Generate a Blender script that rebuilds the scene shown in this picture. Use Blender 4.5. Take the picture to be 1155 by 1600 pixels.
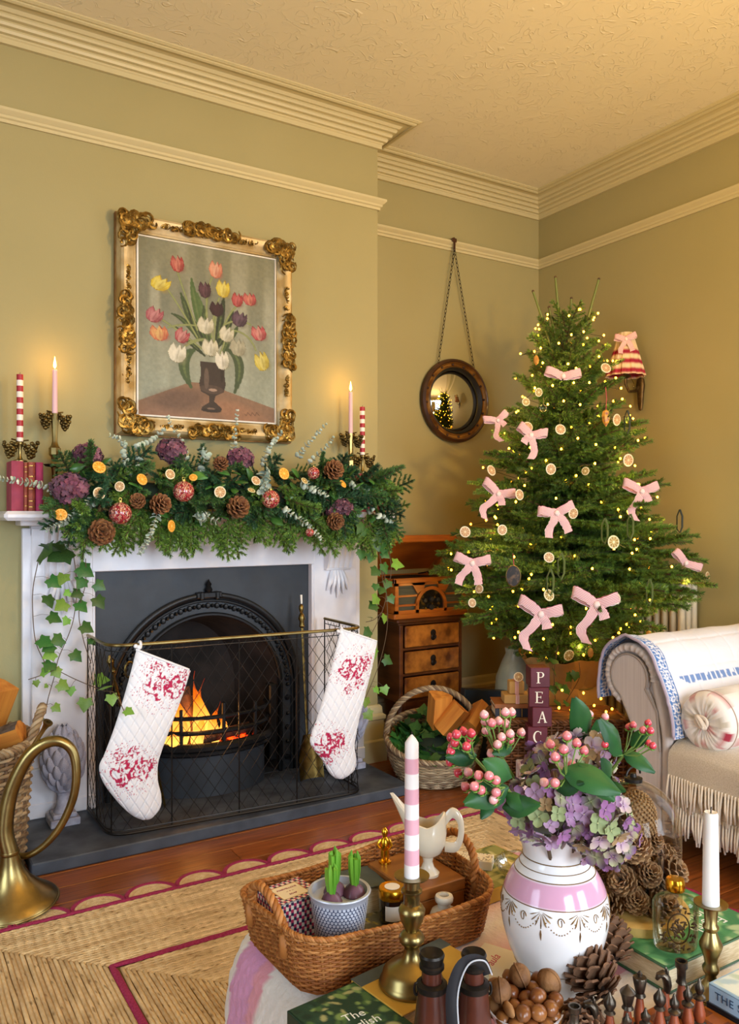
import bpy, math, random
import numpy as np
from mathutils import Vector, Matrix, Euler

for _o in list(bpy.data.objects):
    bpy.data.objects.remove(_o)
SC = bpy.context.scene
COL = SC.collection
PI = math.pi
rng = random.Random(7)
nrg = np.random.default_rng(7)

# ------------------------------------------------------------------ camera
CAM_H, FPX, HOR = 1.2, 1270.0, 805.0
HEAD = math.radians(31.8)
cam_d = bpy.data.cameras.new('camera')
cam_d.sensor_fit = 'HORIZONTAL'; cam_d.sensor_width = 36.0
cam_d.lens = 36.0 * FPX / 1155.0
cam_d.shift_y = (HOR - 800.0) / 1155.0
cam_d.clip_start = 0.05
cam = bpy.data.objects.new('camera', cam_d); COL.objects.link(cam)
cam.location = (0, 0, CAM_H); cam.rotation_euler = (PI / 2, 0, -HEAD)
SC.camera = cam

# ------------------------------------------------------------------ world, lights, exposure
SC.view_settings.view_transform = 'Standard'
SC.view_settings.look = 'None'
SC.view_settings.gamma = 1.0
SC.view_settings.use_curve_mapping = False
SC.view_settings.exposure = 0.0
w = bpy.data.worlds.new('world'); SC.world = w; w.use_nodes = True
bg = w.node_tree.nodes['Background']
bg.inputs['Color'].default_value = (0.75, 0.86, 1.0, 1); bg.inputs['Strength'].default_value = 1.2
SC.cycles.max_bounces = 7; SC.cycles.diffuse_bounces = 4; SC.cycles.glossy_bounces = 4
SC.cycles.transmission_bounces = 7; SC.cycles.transparent_max_bounces = 8
SC.cycles.sample_clamp_indirect = 4.0
SC.cycles.caustics_reflective = False; SC.cycles.caustics_refractive = False

def area_light(name, loc, target, sx, sy, power, color):
    d = bpy.data.lights.new(name, 'AREA'); d.shape = 'RECTANGLE'; d.size = sx; d.size_y = sy
    d.energy = power; d.color = color; d.spread = math.radians(115)
    o = bpy.data.objects.new(name, d); COL.objects.link(o); o.location = loc
    o.rotation_euler = (Vector(target) - Vector(loc)).to_track_quat('-Z', 'Y').to_euler()
    return o
def point_light(name, loc, power, color, r=0.02):
    d = bpy.data.lights.new(name, 'POINT'); d.energy = power; d.color = color; d.shadow_soft_size = r
    o = bpy.data.objects.new(name, d); COL.objects.link(o); o.location = loc
    return o
DAY = (0.76, 0.87, 1.0)
# daylight in the two tall windows behind the camera and one in the right wall
area_light('window_daylight_a', (0.2, -2.58, 1.45), (0.9, 3.3, -0.3), 1.2, 2.1, 53, DAY)
area_light('window_daylight_b', (2.3, -2.58, 1.45), (1.9, 3.3, -0.3), 1.2, 2.1, 53, DAY)
area_light('window_daylight_c', (3.47, 0.35, 1.55), (1.2, 1.6, 0.4), 1.3, 1.9, 12, DAY)
area_light('window_daylight_d', (-2.18, 0.9, 1.4), (0.7, 3.2, 0.1), 1.2, 1.9, 24, (0.66, 0.82, 1.0))  # light added on the left to cool the lower left wall and marble
# warm ceiling pendant out of frame
point_light('pendant_glow', (1.9, 0.3, 2.08), 195, (1.0, 0.58, 0.12), 0.09)

# ------------------------------------------------------------------ helpers
def lin(c):
    if isinstance(c, str):
        c = c.lstrip('#'); c = [int(c[i:i + 2], 16) / 255 for i in (0, 2, 4)]
    return tuple((v / 12.92 if v <= 0.04045 else ((v + 0.055) / 1.055) ** 2.4) for v in c[:3])
CH, SH = math.cos(HEAD), math.sin(HEAD)
def ray(px, py):
    r = (px - 577.5) / FPX; u = (HOR - py) / FPX
    return Vector((CH * r + SH, -SH * r + CH, u))
def at_y(px, py, y): d = ray(px, py); return Vector((0, 0, CAM_H)) + d * (y / d.y)
def at_x(px, py, x): d = ray(px, py); return Vector((0, 0, CAM_H)) + d * (x / d.x)
def at_z(px, py, z): d = ray(px, py); return Vector((0, 0, CAM_H)) + d * ((z - CAM_H) / d.z)
def at_d(px, py, depth): return Vector((0, 0, CAM_H)) + ray(px, py) * depth

def tag(o, label=None, cat=None, group=None, kind=None):
    if label: o['label'] = label
    if cat: o['category'] = cat
    if group: o['group'] = group
    if kind: o['kind'] = kind
    return o
def thing(name, label, cat, loc=(0, 0, 0), rz=0.0, group=None, rot=None):
    o = bpy.data.objects.new(name, None); COL.objects.link(o)
    o.empty_display_size = 0.05
    o.location = loc; o.rotation_euler = rot if rot is not None else (0, 0, rz)
    return tag(o, label, cat, group)
def copy_tree(o, parent=None):
    c = o.copy(); COL.objects.link(c); c.parent = parent
    for ch in list(o.children):
        copy_tree(ch, c)
    return c
def inst(me, name, parent=None, loc=(0, 0, 0), rot=(0, 0, 0), scale=(1, 1, 1), M=None):
    o = bpy.data.objects.new(name, me); COL.objects.link(o); o.parent = parent
    if M is not None: o.matrix_local = M
    else:
        o.location = loc; o.rotation_euler = rot
        o.scale = scale if hasattr(scale, '__len__') else (scale,) * 3
    return o

def TRS(loc=(0, 0, 0), rot=(0, 0, 0), s=(1, 1, 1)):
    if not hasattr(s, '__len__'): s = (s, s, s)
    return Matrix.LocRotScale(Vector(loc), Euler(rot), Vector(s))
def frame_dir(loc, d, up=(0, 0, 1), s=1.0, roll=0.0):
    """matrix whose local +Z points along d"""
    d = Vector(d).normalized(); up = Vector(up)
    if abs(d.dot(up.normalized())) > 0.98: up = Vector((1, 0, 0.1))
    x = up.cross(d).normalized(); y = d.cross(x)
    M = Matrix((x, y, d)).transposed().to_4x4()
    return Matrix.Translation(Vector(loc)) @ M @ Matrix.Rotation(roll, 4, 'Z') @ Matrix.Diagonal((s, s, s, 1))

class MB:
    """collects shapes and links them as ONE mesh object"""
    def __init__(self):
        self.V = []; self.F = []; self.C = []; self.n = 0; self.hascol = False; self.Mi = []
    def add(self, V, F, M=None, col=None, mi=0):
        V = np.asarray(V, dtype=float).reshape(-1, 3)
        if M is not None:
            A = np.array(M); V = V @ A[:3, :3].T + A[:3, 3]
        self.V.append(V)
        for f in F:
            f = np.asarray(f)
            if f.ndim == 1: f = f[None, :]
            if len(f): self.F.append(f + self.n); self.Mi.append(mi)
        if col is not None:
            self.hascol = True
            c = np.asarray(col, dtype=float)
            if c.ndim == 1: c = np.tile(c, (len(V), 1))
            self.C.append(c[:, :3])
        else: self.C.append(np.ones((len(V), 3)))
        self.n += len(V)
        return self
    def box(self, c, s, M=None, col=None, bev=0.0, mi=0):
        """box centred at c with full size s, optionally with chamfered edges"""
        h = np.array(s, float) / 2; c = np.array(c, float)
        if bev <= 0:
            V = np.array([[x, y, z] for x in (-1, 1) for y in (-1, 1) for z in (-1, 1)]) * h + c
            F = [np.array([[0, 1, 3, 2], [4, 6, 7, 5], [0, 4, 5, 1], [2, 3, 7, 6], [0, 2, 6, 4], [1, 5, 7, 3]])]
            return self.add(V, F, M, col, mi)
        b = min(bev, h.min() * 0.95)
        V = []; idx = {}
        for sx in (-1, 1):
            for sy in (-1, 1):
                for sz in (-1, 1):
                    for a in range(3):
                        p = np.array([sx, sy, sz]) * (h - b); p[a] += [sx, sy, sz][a] * b
                        idx[(sx, sy, sz, a)] = len(V); V.append(p)
        Q = []; T = []
        S = (-1, 1)
        for a in range(3):
            o = [i for i in range(3) if i != a]
            for s_ in S:
                q = []
                for (u, v) in ((-1, -1), (1, -1), (1, 1), (-1, 1)):
                    k = [0, 0, 0]; k[a] = s_; k[o[0]] = u; k[o[1]] = v
                    q.append(idx[(k[0], k[1], k[2], a)])
                if (s_ > 0) != (a != 1): q = q[::-1]
                Q.append(q)
            for u in S:
                for v in S:
                    k1 = [0, 0, 0]; k1[o[0]] = u; k1[o[1]] = v; k1[a] = -1
                    k2 = list(k1); k2[a] = 1
                    Q.append([idx[(*k1, o[0])], idx[(*k2, o[0])], idx[(*k2, o[1])], idx[(*k1, o[1])]])
        for sx in S:
            for sy in S:
                for sz in S:
                    T.append([idx[(sx, sy, sz, a)] for a in range(3)])
        return self.add(np.array(V) + c, [np.array(Q), np.array(T)], M, col, mi)
    def lathe(self, prof, n=24, M=None, col=None, mi=0, cap=True):
        """prof: list of (r, z) bottom to top"""
        prof = np.array(prof, float); m = len(prof)
        a = np.arange(n) * 2 * PI / n
        V = np.empty((m, n, 3))
        V[:, :, 0] = prof[:, 0:1] * np.cos(a); V[:, :, 1] = prof[:, 0:1] * np.sin(a); V[:, :, 2] = prof[:, 1:2]
        i, j = np.meshgrid(np.arange(m - 1), np.arange(n), indexing='ij'); i = i.ravel(); j = j.ravel(); k = (j + 1) % n
        F = [np.stack([i * n + j, i * n + k, (i + 1) * n + k, (i + 1) * n + j], 1)]
        if cap:
            if prof[0, 0] > 1e-5: F.append(np.arange(n)[::-1])
            if prof[-1, 0] > 1e-5: F.append(np.arange(n) + (m - 1) * n)
        if col is not None and np.asarray(col).ndim == 2 and len(col) == m: col = np.repeat(np.asarray(col), n, axis=0)
        return self.add(V.reshape(-1, 3), F, M, col, mi)
    def tube(self, pts, r, n=6, closed=False, M=None, col=None, mi=0, cap=True, flat=1.0, up=None):
        P = np.asarray([tuple(p) for p in pts], float); m = len(P)
        R = np.full(m, r) if np.isscalar(r) else np.asarray(r, float)
        T = (np.roll(P, -1, 0) - np.roll(P, 1, 0)) if closed else np.gradient(P, axis=0)
        T /= np.maximum(np.linalg.norm(T, axis=1, keepdims=True), 1e-9)
        N = np.empty_like(P)
        u = np.array(up if up is not None else ((0, 0, 1) if abs(T[0, 2]) < 0.9 else (1, 0, 0)), float)
        nv = u - T[0] * u.dot(T[0]); nv /= max(np.linalg.norm(nv), 1e-9)
        for i in range(m):
            src = np.array(up, float) if up is not None else nv
            nv2 = src - T[i] * src.dot(T[i]); l = np.linalg.norm(nv2)
            if l > 1e-6: nv = nv2 / l
            N[i] = nv
        B = np.cross(T, N)
        a = np.arange(n) * 2 * PI / n + PI / n
        V = P[:, None, :] + R[:, None, None] * (np.cos(a)[None, :, None] * N[:, None, :] * flat + np.sin(a)[None, :, None] * B[:, None, :])
        mm = m if closed else m - 1
        i, j = np.meshgrid(np.arange(mm), np.arange(n), indexing='ij'); i = i.ravel(); j = j.ravel(); k = (j + 1) % n; i2 = (i + 1) % m
        F = [np.stack([i * n + j, i * n + k, i2 * n + k, i2 * n + j], 1)]
        if cap and not closed:
            F.append(np.arange(n)[::-1]); F.append(np.arange(n) + (m - 1) * n)
        if col is not None and np.asarray(col).ndim == 2 and len(col) == m: col = np.repeat(np.asarray(col), n, axis=0)
        return self.add(V.reshape(-1, 3), F, M, col, mi)
    def grid(self, P, M=None, col=None, mi=0, closeu=False, closev=False):
        P = np.asarray(P, float); a, b = P.shape[:2]
        i, j = np.meshgrid(np.arange(a if closeu else a - 1), np.arange(b if closev else b - 1), indexing='ij')
        i = i.ravel(); j = j.ravel(); i2 = (i + 1) % a; j2 = (j + 1) % b
        F = [np.stack([i * b + j, i2 * b + j, i2 * b + j2, i * b + j2], 1)]
        if col is not None: col = np.asarray(col, float); col = col.reshape(-1, col.shape[-1]) if col.ndim == 3 else col
        return self.add(P.reshape(-1, 3), F, M, col, mi)
    def sphere(self, c, r, nu=12, nv=8, M=None, col=None, mi=0):
        r = np.array(r if hasattr(r, '__len__') else (r, r, r), float)
        V = [[0, 0, -1]]
        for i in range(1, nv):
            t = -PI / 2 + PI * i / nv
            for j in range(nu):
                p = 2 * PI * j / nu; V.append([math.cos(t) * math.cos(p), math.cos(t) * math.sin(p), math.sin(t)])
        V.append([0, 0, 1]); V = np.array(V) * r + np.array(tuple(c), float)
        Q = []; T = []
        for j in range(nu):
            k = (j + 1) % nu
            T.append([0, 1 + k, 1 + j]); L = 1 + (nv - 2) * nu
            T.append([len(V) - 1, L + j, L + k])
            for i in range(nv - 2):
                Q.append([1 + i * nu + j, 1 + i * nu + k, 1 + (i + 1) * nu + k, 1 + (i + 1) * nu + j])
        return self.add(V, [np.array(T)] + ([np.array(Q)] if Q else []), M, col, mi)
    def prism(self, poly, z0, z1, M=None, col=None, mi=0):
        p = np.array(poly, float); n = len(p)
        V = np.vstack([np.c_[p, np.full(n, z0)], np.c_[p, np.full(n, z1)]])
        i = np.arange(n); k = (i + 1) % n
        return self.add(V, [np.stack([i, k, k + n, i + n], 1), i[::-1], i + n], M, col, mi)
    def sweep(self, prof, path, closed=False, M=None, col=None, mi=0):
        """prof: (out, z) closed outline; path: xy polyline, 'out' is to the right of travel; mitred"""
        path = np.array(path, float); m = len(path); O = np.empty((m, 2))
        for i in range(m):
            d1 = path[i] - path[i - 1] if (i > 0 or closed) else path[1] - path[0]
            d2 = path[(i + 1) % m] - path[i] if (i < m - 1 or closed) else path[-1] - path[-2]
            d1 = d1 / np.linalg.norm(d1); d2 = d2 / np.linalg.norm(d2)
            n1 = np.array([d1[1], -d1[0]]); n2 = np.array([d2[1], -d2[0]])
            b = n1 + n2; O[i] = b / max(0.2, 1 + n1.dot(n2))
        prof = np.array(prof, float); k = len(prof)
        V = np.empty((m, k, 3))
        V[:, :, 0] = path[:, 0:1] + O[:, 0:1] * prof[:, 0]; V[:, :, 1] = path[:, 1:2] + O[:, 1:2] * prof[:, 0]
        V[:, :, 2] = prof[:, 1]
        self.grid(V, M, col, mi, closeu=closed, closev=True)
        if not closed:
            F = [np.arange(k), np.arange(k)[::-1] + (m - 1) * k]
            self.F += [F[0][None, :] + self.n - m * k, F[1][None, :] + self.n - m * k]; self.Mi += [mi, mi]
        return self
    def mesh(self, name, mat, smooth=True, angle=40):
        V = np.vstack(self.V).astype(np.float32)
        tot = [f.reshape(-1) for f in self.F]
        lv = np.concatenate(tot).astype(np.int32)
        cnt = np.concatenate([np.full(len(f), f.shape[1], np.int32) for f in self.F])
        mi = np.concatenate([np.full(len(f), m, np.int32) for f, m in zip(self.F, self.Mi)])
        st = np.concatenate([[0], np.cumsum(cnt)[:-1]]).astype(np.int32)
        me = bpy.data.meshes.new(name)
        me.vertices.add(len(V)); me.vertices.foreach_set('co', V.ravel())
        me.loops.add(len(lv)); me.loops.foreach_set('vertex_index', lv)
        me.polygons.add(len(cnt)); me.polygons.foreach_set('loop_start', st); me.polygons.foreach_set('loop_total', cnt)
        mats = mat if isinstance(mat, (list, tuple)) else [mat]
        for m in mats: me.materials.append(MAT(m))
        if len(mats) > 1: me.polygons.foreach_set('material_index', mi)
        me.update(calc_edges=True)
        if self.hascol:
            at = me.attributes.new('col', 'FLOAT_COLOR', 'POINT')
            C = np.vstack(self.C); at.data.foreach_set('color', np.c_[C, np.ones(len(C))].astype(np.float32).ravel())
        me.polygons.foreach_set('use_smooth', np.full(len(cnt), bool(smooth)))
        if smooth:
            if angle < 180: me.set_sharp_from_angle(angle=math.radians(angle))
        return me
    def build(self, name, mat, parent=None, smooth=True, angle=40, label=None, kind=None, **kw):
        o = inst(self.mesh(name, mat, smooth, angle), name, parent, **kw)
        if label: o['label'] = label
        if kind: o['kind'] = kind
        return o

# ------------------------------------------------------------------ materials
_M = {}
def MAT(m):
    return _M[m] if isinstance(m, str) else m
def make(name, color=(0.8, 0.8, 0.8), rough=0.5, metal=0.0, color2=None, nscale=8.0, ndetail=4.0, stretch=(1, 1, 1),
         bump=0.0, bscale=40.0, bstretch=None, vcol=False, coat=0.0, spec=0.5, trans=0.0, ior=1.45, emit=None, estr=0.0,
         sheen=0.0, sss=0.0, rand=0.0, nmin=0.35, nmax=0.65, hue=0.0, bdist=0.002, kind='noise', alpha=1.0, rough2=None, wavedir=None):
    m = bpy.data.materials.new(name); m.use_nodes = True; _M[name] = m
    nt = m.node_tree; N = nt.nodes; L = nt.links
    b = N['Principled BSDF']
    c = lin(color); b.inputs['Base Color'].default_value = (*c, 1)
    b.inputs['Roughness'].default_value = rough; b.inputs['Metallic'].default_value = metal
    b.inputs['Coat Weight'].default_value = coat; b.inputs['Coat Roughness'].default_value = 0.1
    b.inputs['Specular IOR Level'].default_value = spec; b.inputs['Transmission Weight'].default_value = trans
    b.inputs['IOR'].default_value = ior; b.inputs['Sheen Weight'].default_value = sheen
    if sss: b.inputs['Subsurface Weight'].default_value = sss; b.inputs['Subsurface Radius'].default_value = (0.02, 0.01, 0.006)
    if emit is not None:
        b.inputs['Emission Color'].default_value = (*lin(emit), 1); b.inputs['Emission Strength'].default_value = estr
    src = None
    if vcol:
        a = N.new('ShaderNodeAttribute'); a.attribute_name = 'col'; src = a.outputs['Color']
    tc = N.new('ShaderNodeTexCoord')
    def coords(st):
        mp = N.new('ShaderNodeMapping'); mp.inputs['Scale'].default_value = st
        L.new(tc.outputs['Object'], mp.inputs['Vector'])
        if rand:
            oi = N.new('ShaderNodeObjectInfo'); vm = N.new('ShaderNodeVectorMath'); vm.operation = 'SCALE'
            vm.inputs[0].default_value = (13, 7, 19); L.new(oi.outputs['Random'], vm.inputs['Scale'])
            L.new(vm.outputs[0], mp.inputs['Location'])
        return mp.outputs['Vector']
    def tex(scale, st, detail):
        if kind == 'voronoi':
            t = N.new('ShaderNodeTexVoronoi'); t.inputs['Scale'].default_value = scale
        elif kind == 'wave':
            t = N.new('ShaderNodeTexWave'); t.inputs['Scale'].default_value = scale; t.inputs['Distortion'].default_value = 6.0
            t.inputs['Detail'].default_value = 3.0
            if wavedir: t.bands_direction = wavedir
        else:
            t = N.new('ShaderNodeTexNoise'); t.inputs['Scale'].default_value = scale; t.inputs['Detail'].default_value = detail
        L.new(coords(st), t.inputs['Vector'])
        return t.outputs['Distance'] if kind == 'voronoi' else t.outputs[0] if kind == 'wave' else t.outputs['Fac']
    if color2 is not None:
        f = tex(nscale, stretch, ndetail)
        mr = N.new('ShaderNodeMapRange'); mr.inputs['From Min'].default_value = nmin; mr.inputs['From Max'].default_value = nmax
        L.new(f, mr.inputs['Value'])
        mx = N.new('ShaderNodeMix'); mx.data_type = 'RGBA'
        L.new(mr.outputs[0], mx.inputs['Factor'])
        if vcol:
            mx.blend_type = 'MULTIPLY'; L.new(src, mx.inputs['A']); mx.inputs['B'].default_value = (*lin(color2), 1)
        else:
            mx.inputs['A'].default_value = (*c, 1); mx.inputs['B'].default_value = (*lin(color2), 1)
        src = mx.outputs['Result']
        if rough2 is not None:
            rr = N.new('ShaderNodeMapRange'); rr.inputs['To Min'].default_value = rough; rr.inputs['To Max'].default_value = rough2
            L.new(mr.outputs[0], rr.inputs['Value']); L.new(rr.outputs[0], b.inputs['Roughness'])
    if rand:
        oi = N.new('ShaderNodeObjectInfo'); hs = N.new('ShaderNodeHueSaturation')
        mr = N.new('ShaderNodeMapRange'); mr.inputs['To Min'].default_value = 1 - rand; mr.inputs['To Max'].default_value = 1 + rand
        L.new(oi.outputs['Random'], mr.inputs['Value']); L.new(mr.outputs[0], hs.inputs['Value'])
        if hue:
            m2 = N.new('ShaderNodeMapRange'); m2.inputs['To Min'].default_value = 0.5 - hue; m2.inputs['To Max'].default_value = 0.5 + hue
            L.new(oi.outputs['Random'], m2.inputs['Value']); L.new(m2.outputs[0], hs.inputs['Hue'])
        if src is not None: L.new(src, hs.inputs['Color'])
        else: hs.inputs['Color'].default_value = (*c, 1)
        src = hs.outputs['Color']
    if src is not None: L.new(src, b.inputs['Base Color'])
    if bump:
        t = N.new('ShaderNodeTexNoise'); t.inputs['Scale'].default_value = bscale; t.inputs['Detail'].default_value = 3.0
        L.new(coords(bstretch or stretch), t.inputs['Vector'])
        bp = N.new('ShaderNodeBump'); bp.inputs['Strength'].default_value = bump; bp.inputs['Distance'].default_value = bdist
        L.new(t.outputs['Fac'], bp.inputs['Height']); L.new(bp.outputs['Normal'], b.inputs['Normal'])
    return m

# flat print: a numpy picture carried by the vertices of a dense grid
class Pic:
    def __init__(s, w, h, bgc):
        s.w, s.h = w, h; s.a = np.empty((h, w, 3)); s.a[:] = lin(bgc)
        s.x, s.y = np.meshgrid((np.arange(w) + .5) / w, (np.arange(h) + .5) / h)   # 0..1, y down
    def blend(s, m, c):
        c = np.array(lin(c)) if not isinstance(c, np.ndarray) else c
        s.a = s.a * (1 - m[..., None]) + c * m[..., None]
    def poly(s, pts, c, op=1.0):
        pts = list(pts); ins = np.zeros(s.x.shape, bool); n = len(pts)
        for i in range(n):
            (x0, y0), (x1, y1) = pts[i], pts[(i + 1) % n]
            if y0 == y1: continue
            cond = ((y0 > s.y) != (y1 > s.y)) & (s.x < (x1 - x0) * (s.y - y0) / (y1 - y0) + x0)
            ins ^= cond
        s.blend(ins * op, c)
    def ell(s, cx, cy, rx, ry, c, rot=0.0, op=1.0, soft=0.15):
        ca, sa = math.cos(rot), math.sin(rot); asp = s.w / s.h
        dx = (s.x - cx) * asp; dy = s.y - cy
        u = (dx * ca + dy * sa) / (rx * asp); v = (-dx * sa + dy * ca) / ry
        d = np.sqrt(u * u + v * v); s.blend(np.clip((1 - d) / soft + .5, 0, 1) * op, c)
    def line(s, pts, wd, c, op=1.0, w2=None):
        asp = s.w / s.h
        for k in range(len(pts) - 1):
            (x0, y0), (x1, y1) = pts[k], pts[k + 1]
            dx, dy = (x1 - x0) * asp, y1 - y0; l2 = max(dx * dx + dy * dy, 1e-9)
            t = np.clip((((s.x - x0) * asp) * dx + (s.y - y0) * dy) / l2, 0, 1)
            d = np.hypot((s.x - x0) * asp - t * dx, s.y - y0 - t * dy)
            ww = wd if w2 is None else wd + (w2 - wd) * (k + t) / (len(pts) - 1)
            s.blend(np.clip((ww - d) / (0.7 / s.h) + .5, 0, 1) * op, c)
    def rect(s, x0, y0, x1, y1, c, op=1.0):
        s.blend(((s.x >= x0) & (s.x < x1) & (s.y >= y0) & (s.y < y1)) * op, c)
def bez(p0, p1, p2, n=10):
    t = np.linspace(0, 1, n)[:, None]; p0, p1, p2 = map(np.array, (p0, p1, p2))
    return (1 - t) ** 2 * p0 + 2 * t * (1 - t) * p1 + t * t * p2
def smooth_path(pts, n=8, closed=False):
    """Catmull-Rom through pts"""
    P = [np.array(tuple(p), float) for p in pts]; m = len(P); out = []
    for i in range(m if closed else m - 1):
        if closed: a, b, c, d = P[i - 1], P[i], P[(i + 1) % m], P[(i + 2) % m]
        else: a, b, c, d = P[max(i - 1, 0)], P[i], P[i + 1], P[min(i + 2, m - 1)]
        for k in range(n):
            t = k / n
            out.append(0.5 * ((2 * b) + (c - a) * t + (2 * a - 5 * b + 4 * c - d) * t * t + (3 * b - a - 3 * c + d) * t ** 3))
    if not closed: out.append(P[-1])
    return np.array(out)
def noise2(x, y, seed=0):
    """cheap smooth value noise for numpy arrays"""
    g = np.random.default_rng(seed).random((64, 64))
    xi = np.floor(x).astype(int); yi = np.floor(y).astype(int); fx = x - xi; fy = y - yi
    fx = fx * fx * (3 - 2 * fx); fy = fy * fy * (3 - 2 * fy)
    a = g[yi % 64, xi % 64]; b = g[yi % 64, (xi + 1) % 64]; c = g[(yi + 1) % 64, xi % 64]; d = g[(yi + 1) % 64, (xi + 1) % 64]
    return (a * (1 - fx) + b * fx) * (1 - fy) + (c * (1 - fx) + d * fx) * fy
def thin_glass(name, tint=(1, 1, 1), rough=0.0, ior=1.45):
    m = bpy.data.materials.new(name); m.use_nodes = True; _M[name] = m; N = m.node_tree.nodes; L = m.node_tree.links; N.clear()
    tr = N.new('ShaderNodeBsdfTransparent'); tr.inputs[0].default_value = (*tint, 1); gl = N.new('ShaderNodeBsdfGlossy'); gl.inputs['Roughness'].default_value = rough
    f0 = N.new('ShaderNodeFresnel'); f0.inputs[0].default_value = ior; f = N.new('ShaderNodeMath'); f.operation = 'MULTIPLY'; f.inputs[1].default_value = 0.55; L.new(f0.outputs[0], f.inputs[0]); mx = N.new('ShaderNodeMixShader'); o = N.new('ShaderNodeOutputMaterial')
    L.new(f.outputs[0], mx.inputs[0]); L.new(tr.outputs[0], mx.inputs[1]); L.new(gl.outputs[0], mx.inputs[2]); L.new(mx.outputs[0], o.inputs[0])
def text_mesh(body, size, depth=0.0005, align='CENTER', shear=0.0, name='lettering', space=1.0):
    cu = bpy.data.curves.new(name, 'FONT'); cu.body = body; cu.size = size; cu.extrude = depth
    cu.align_x = align; cu.align_y = 'CENTER'; cu.shear = shear; cu.resolution_u = 3; cu.space_character = space
    o = bpy.data.objects.new('tmp', cu); COL.objects.link(o)
    dg = bpy.context.evaluated_depsgraph_get()
    me = bpy.data.meshes.new_from_object(o.evaluated_get(dg)); me.name = name
    bpy.data.objects.remove(o)
    return me
def text(body, size, mat, parent, M, depth=0.0005, align='CENTER', shear=0.0, name='lettering', space=1.0):
    me = text_mesh(body, size, depth, align, shear, name, space); me.materials.clear(); me.materials.append(MAT(mat))
    return inst(me, name, parent, M=M)

# ---- palette
make('wall_paint', '#a0976a', 0.75, color2='#9b9264', nscale=1.2, bump=0.12, bscale=220)
make('trim_paint', '#c3b88e', 0.45, bump=0.05, bscale=60)
make('ceiling_paper', '#e4dcc0', 0.8)
make('gold', '#a98a45', 0.28, 1.0, color2='#7d6230', nscale=25, bump=0.1, bscale=90)
make('brass', '#a08c58', 0.32, 1.0, color2='#746440', nscale=14, nmin=0.4, nmax=0.75)
make('old_brass', '#8a7340', 0.36, 1.0, color2='#5c4a26', nscale=30)
make('iron', '#1d2024', 0.55, 0.3, color2='#121315', nscale=12, bump=0.3, bscale=70)
make('soot', '#12100f', 0.9, color2='#2a2421', nscale=9, bump=0.6, bscale=25, bdist=0.006)
make('red_cloth', '#9d2f45', 0.75, bump=0.2, bscale=300)
make('white_card', '#efe9dc', 0.8)
make('black_metal', '#2a2622', 0.4, 0.7)
# ================================================================== THE ROOM
XL, XR, YB, YA, YC, CEIL = -2.2, 3.49, -2.6, 3.67, 3.37, 3.108
CX0, CX1 = 0.385, 2.136           # chimney breast
def struct(o): o['kind'] = 'structure'; return o
def ceiling_relief():
    m = _M['ceiling_paper']; nt = m.node_tree; N = nt.nodes; L = nt.links; b = N['Principled BSDF']
    tc = N.new('ShaderNodeTexCoord'); ns = N.new('ShaderNodeTexNoise'); ns.inputs['Scale'].default_value = 9; ns.inputs['Detail'].default_value = 1
    L.new(tc.outputs['Object'], ns.inputs['Vector'])
    mx = N.new('ShaderNodeVectorMath'); mx.operation = 'MULTIPLY_ADD'; mx.inputs[1].default_value = (0.35, 0.35, 0)
    L.new(ns.outputs['Color'], mx.inputs[0]); L.new(tc.outputs['Object'], mx.inputs[2])
    n2 = N.new('ShaderNodeTexNoise'); n2.inputs['Scale'].default_value = 21; n2.inputs['Detail'].default_value = 0.5
    L.new(mx.outputs[0], n2.inputs['Vector'])
    ab = N.new('ShaderNodeMath'); ab.operation = 'SUBTRACT'; ab.inputs[1].default_value = 0.5; L.new(n2.outputs['Fac'], ab.inputs[0])
    a2 = N.new('ShaderNodeMath'); a2.operation = 'ABSOLUTE'; L.new(ab.outputs[0], a2.inputs[0])
    mr = N.new('ShaderNodeMapRange'); mr.inputs['From Min'].default_value = 0.0; mr.inputs['From Max'].default_value = 0.03
    mr.inputs['To Min'].default_value = 1; mr.inputs['To Max'].default_value = 0; L.new(a2.outputs[0], mr.inputs['Value'])
    # keep the raised scrolls only in patches
    n3 = N.new('ShaderNodeTexNoise'); n3.inputs['Scale'].default_value = 16; L.new(tc.outputs['Object'], n3.inputs['Vector'])
    m3 = N.new('ShaderNodeMapRange'); m3.inputs['From Min'].default_value = 0.38; m3.inputs['From Max'].default_value = 0.55; L.new(n3.outputs['Fac'], m3.inputs['Value'])
    mu = N.new('ShaderNodeMath'); mu.operation = 'MULTIPLY'; L.new(mr.outputs[0], mu.inputs[0]); L.new(m3.outputs[0], mu.inputs[1])
    bp = N.new('ShaderNodeBump'); bp.inputs['Strength'].default_value = 0.55; bp.inputs['Distance'].default_value = 0.004
    L.new(mu.outputs[0], bp.inputs['Height']); L.new(bp.outputs['Normal'], b.inputs['Normal'])
ceiling_relief()

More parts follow.
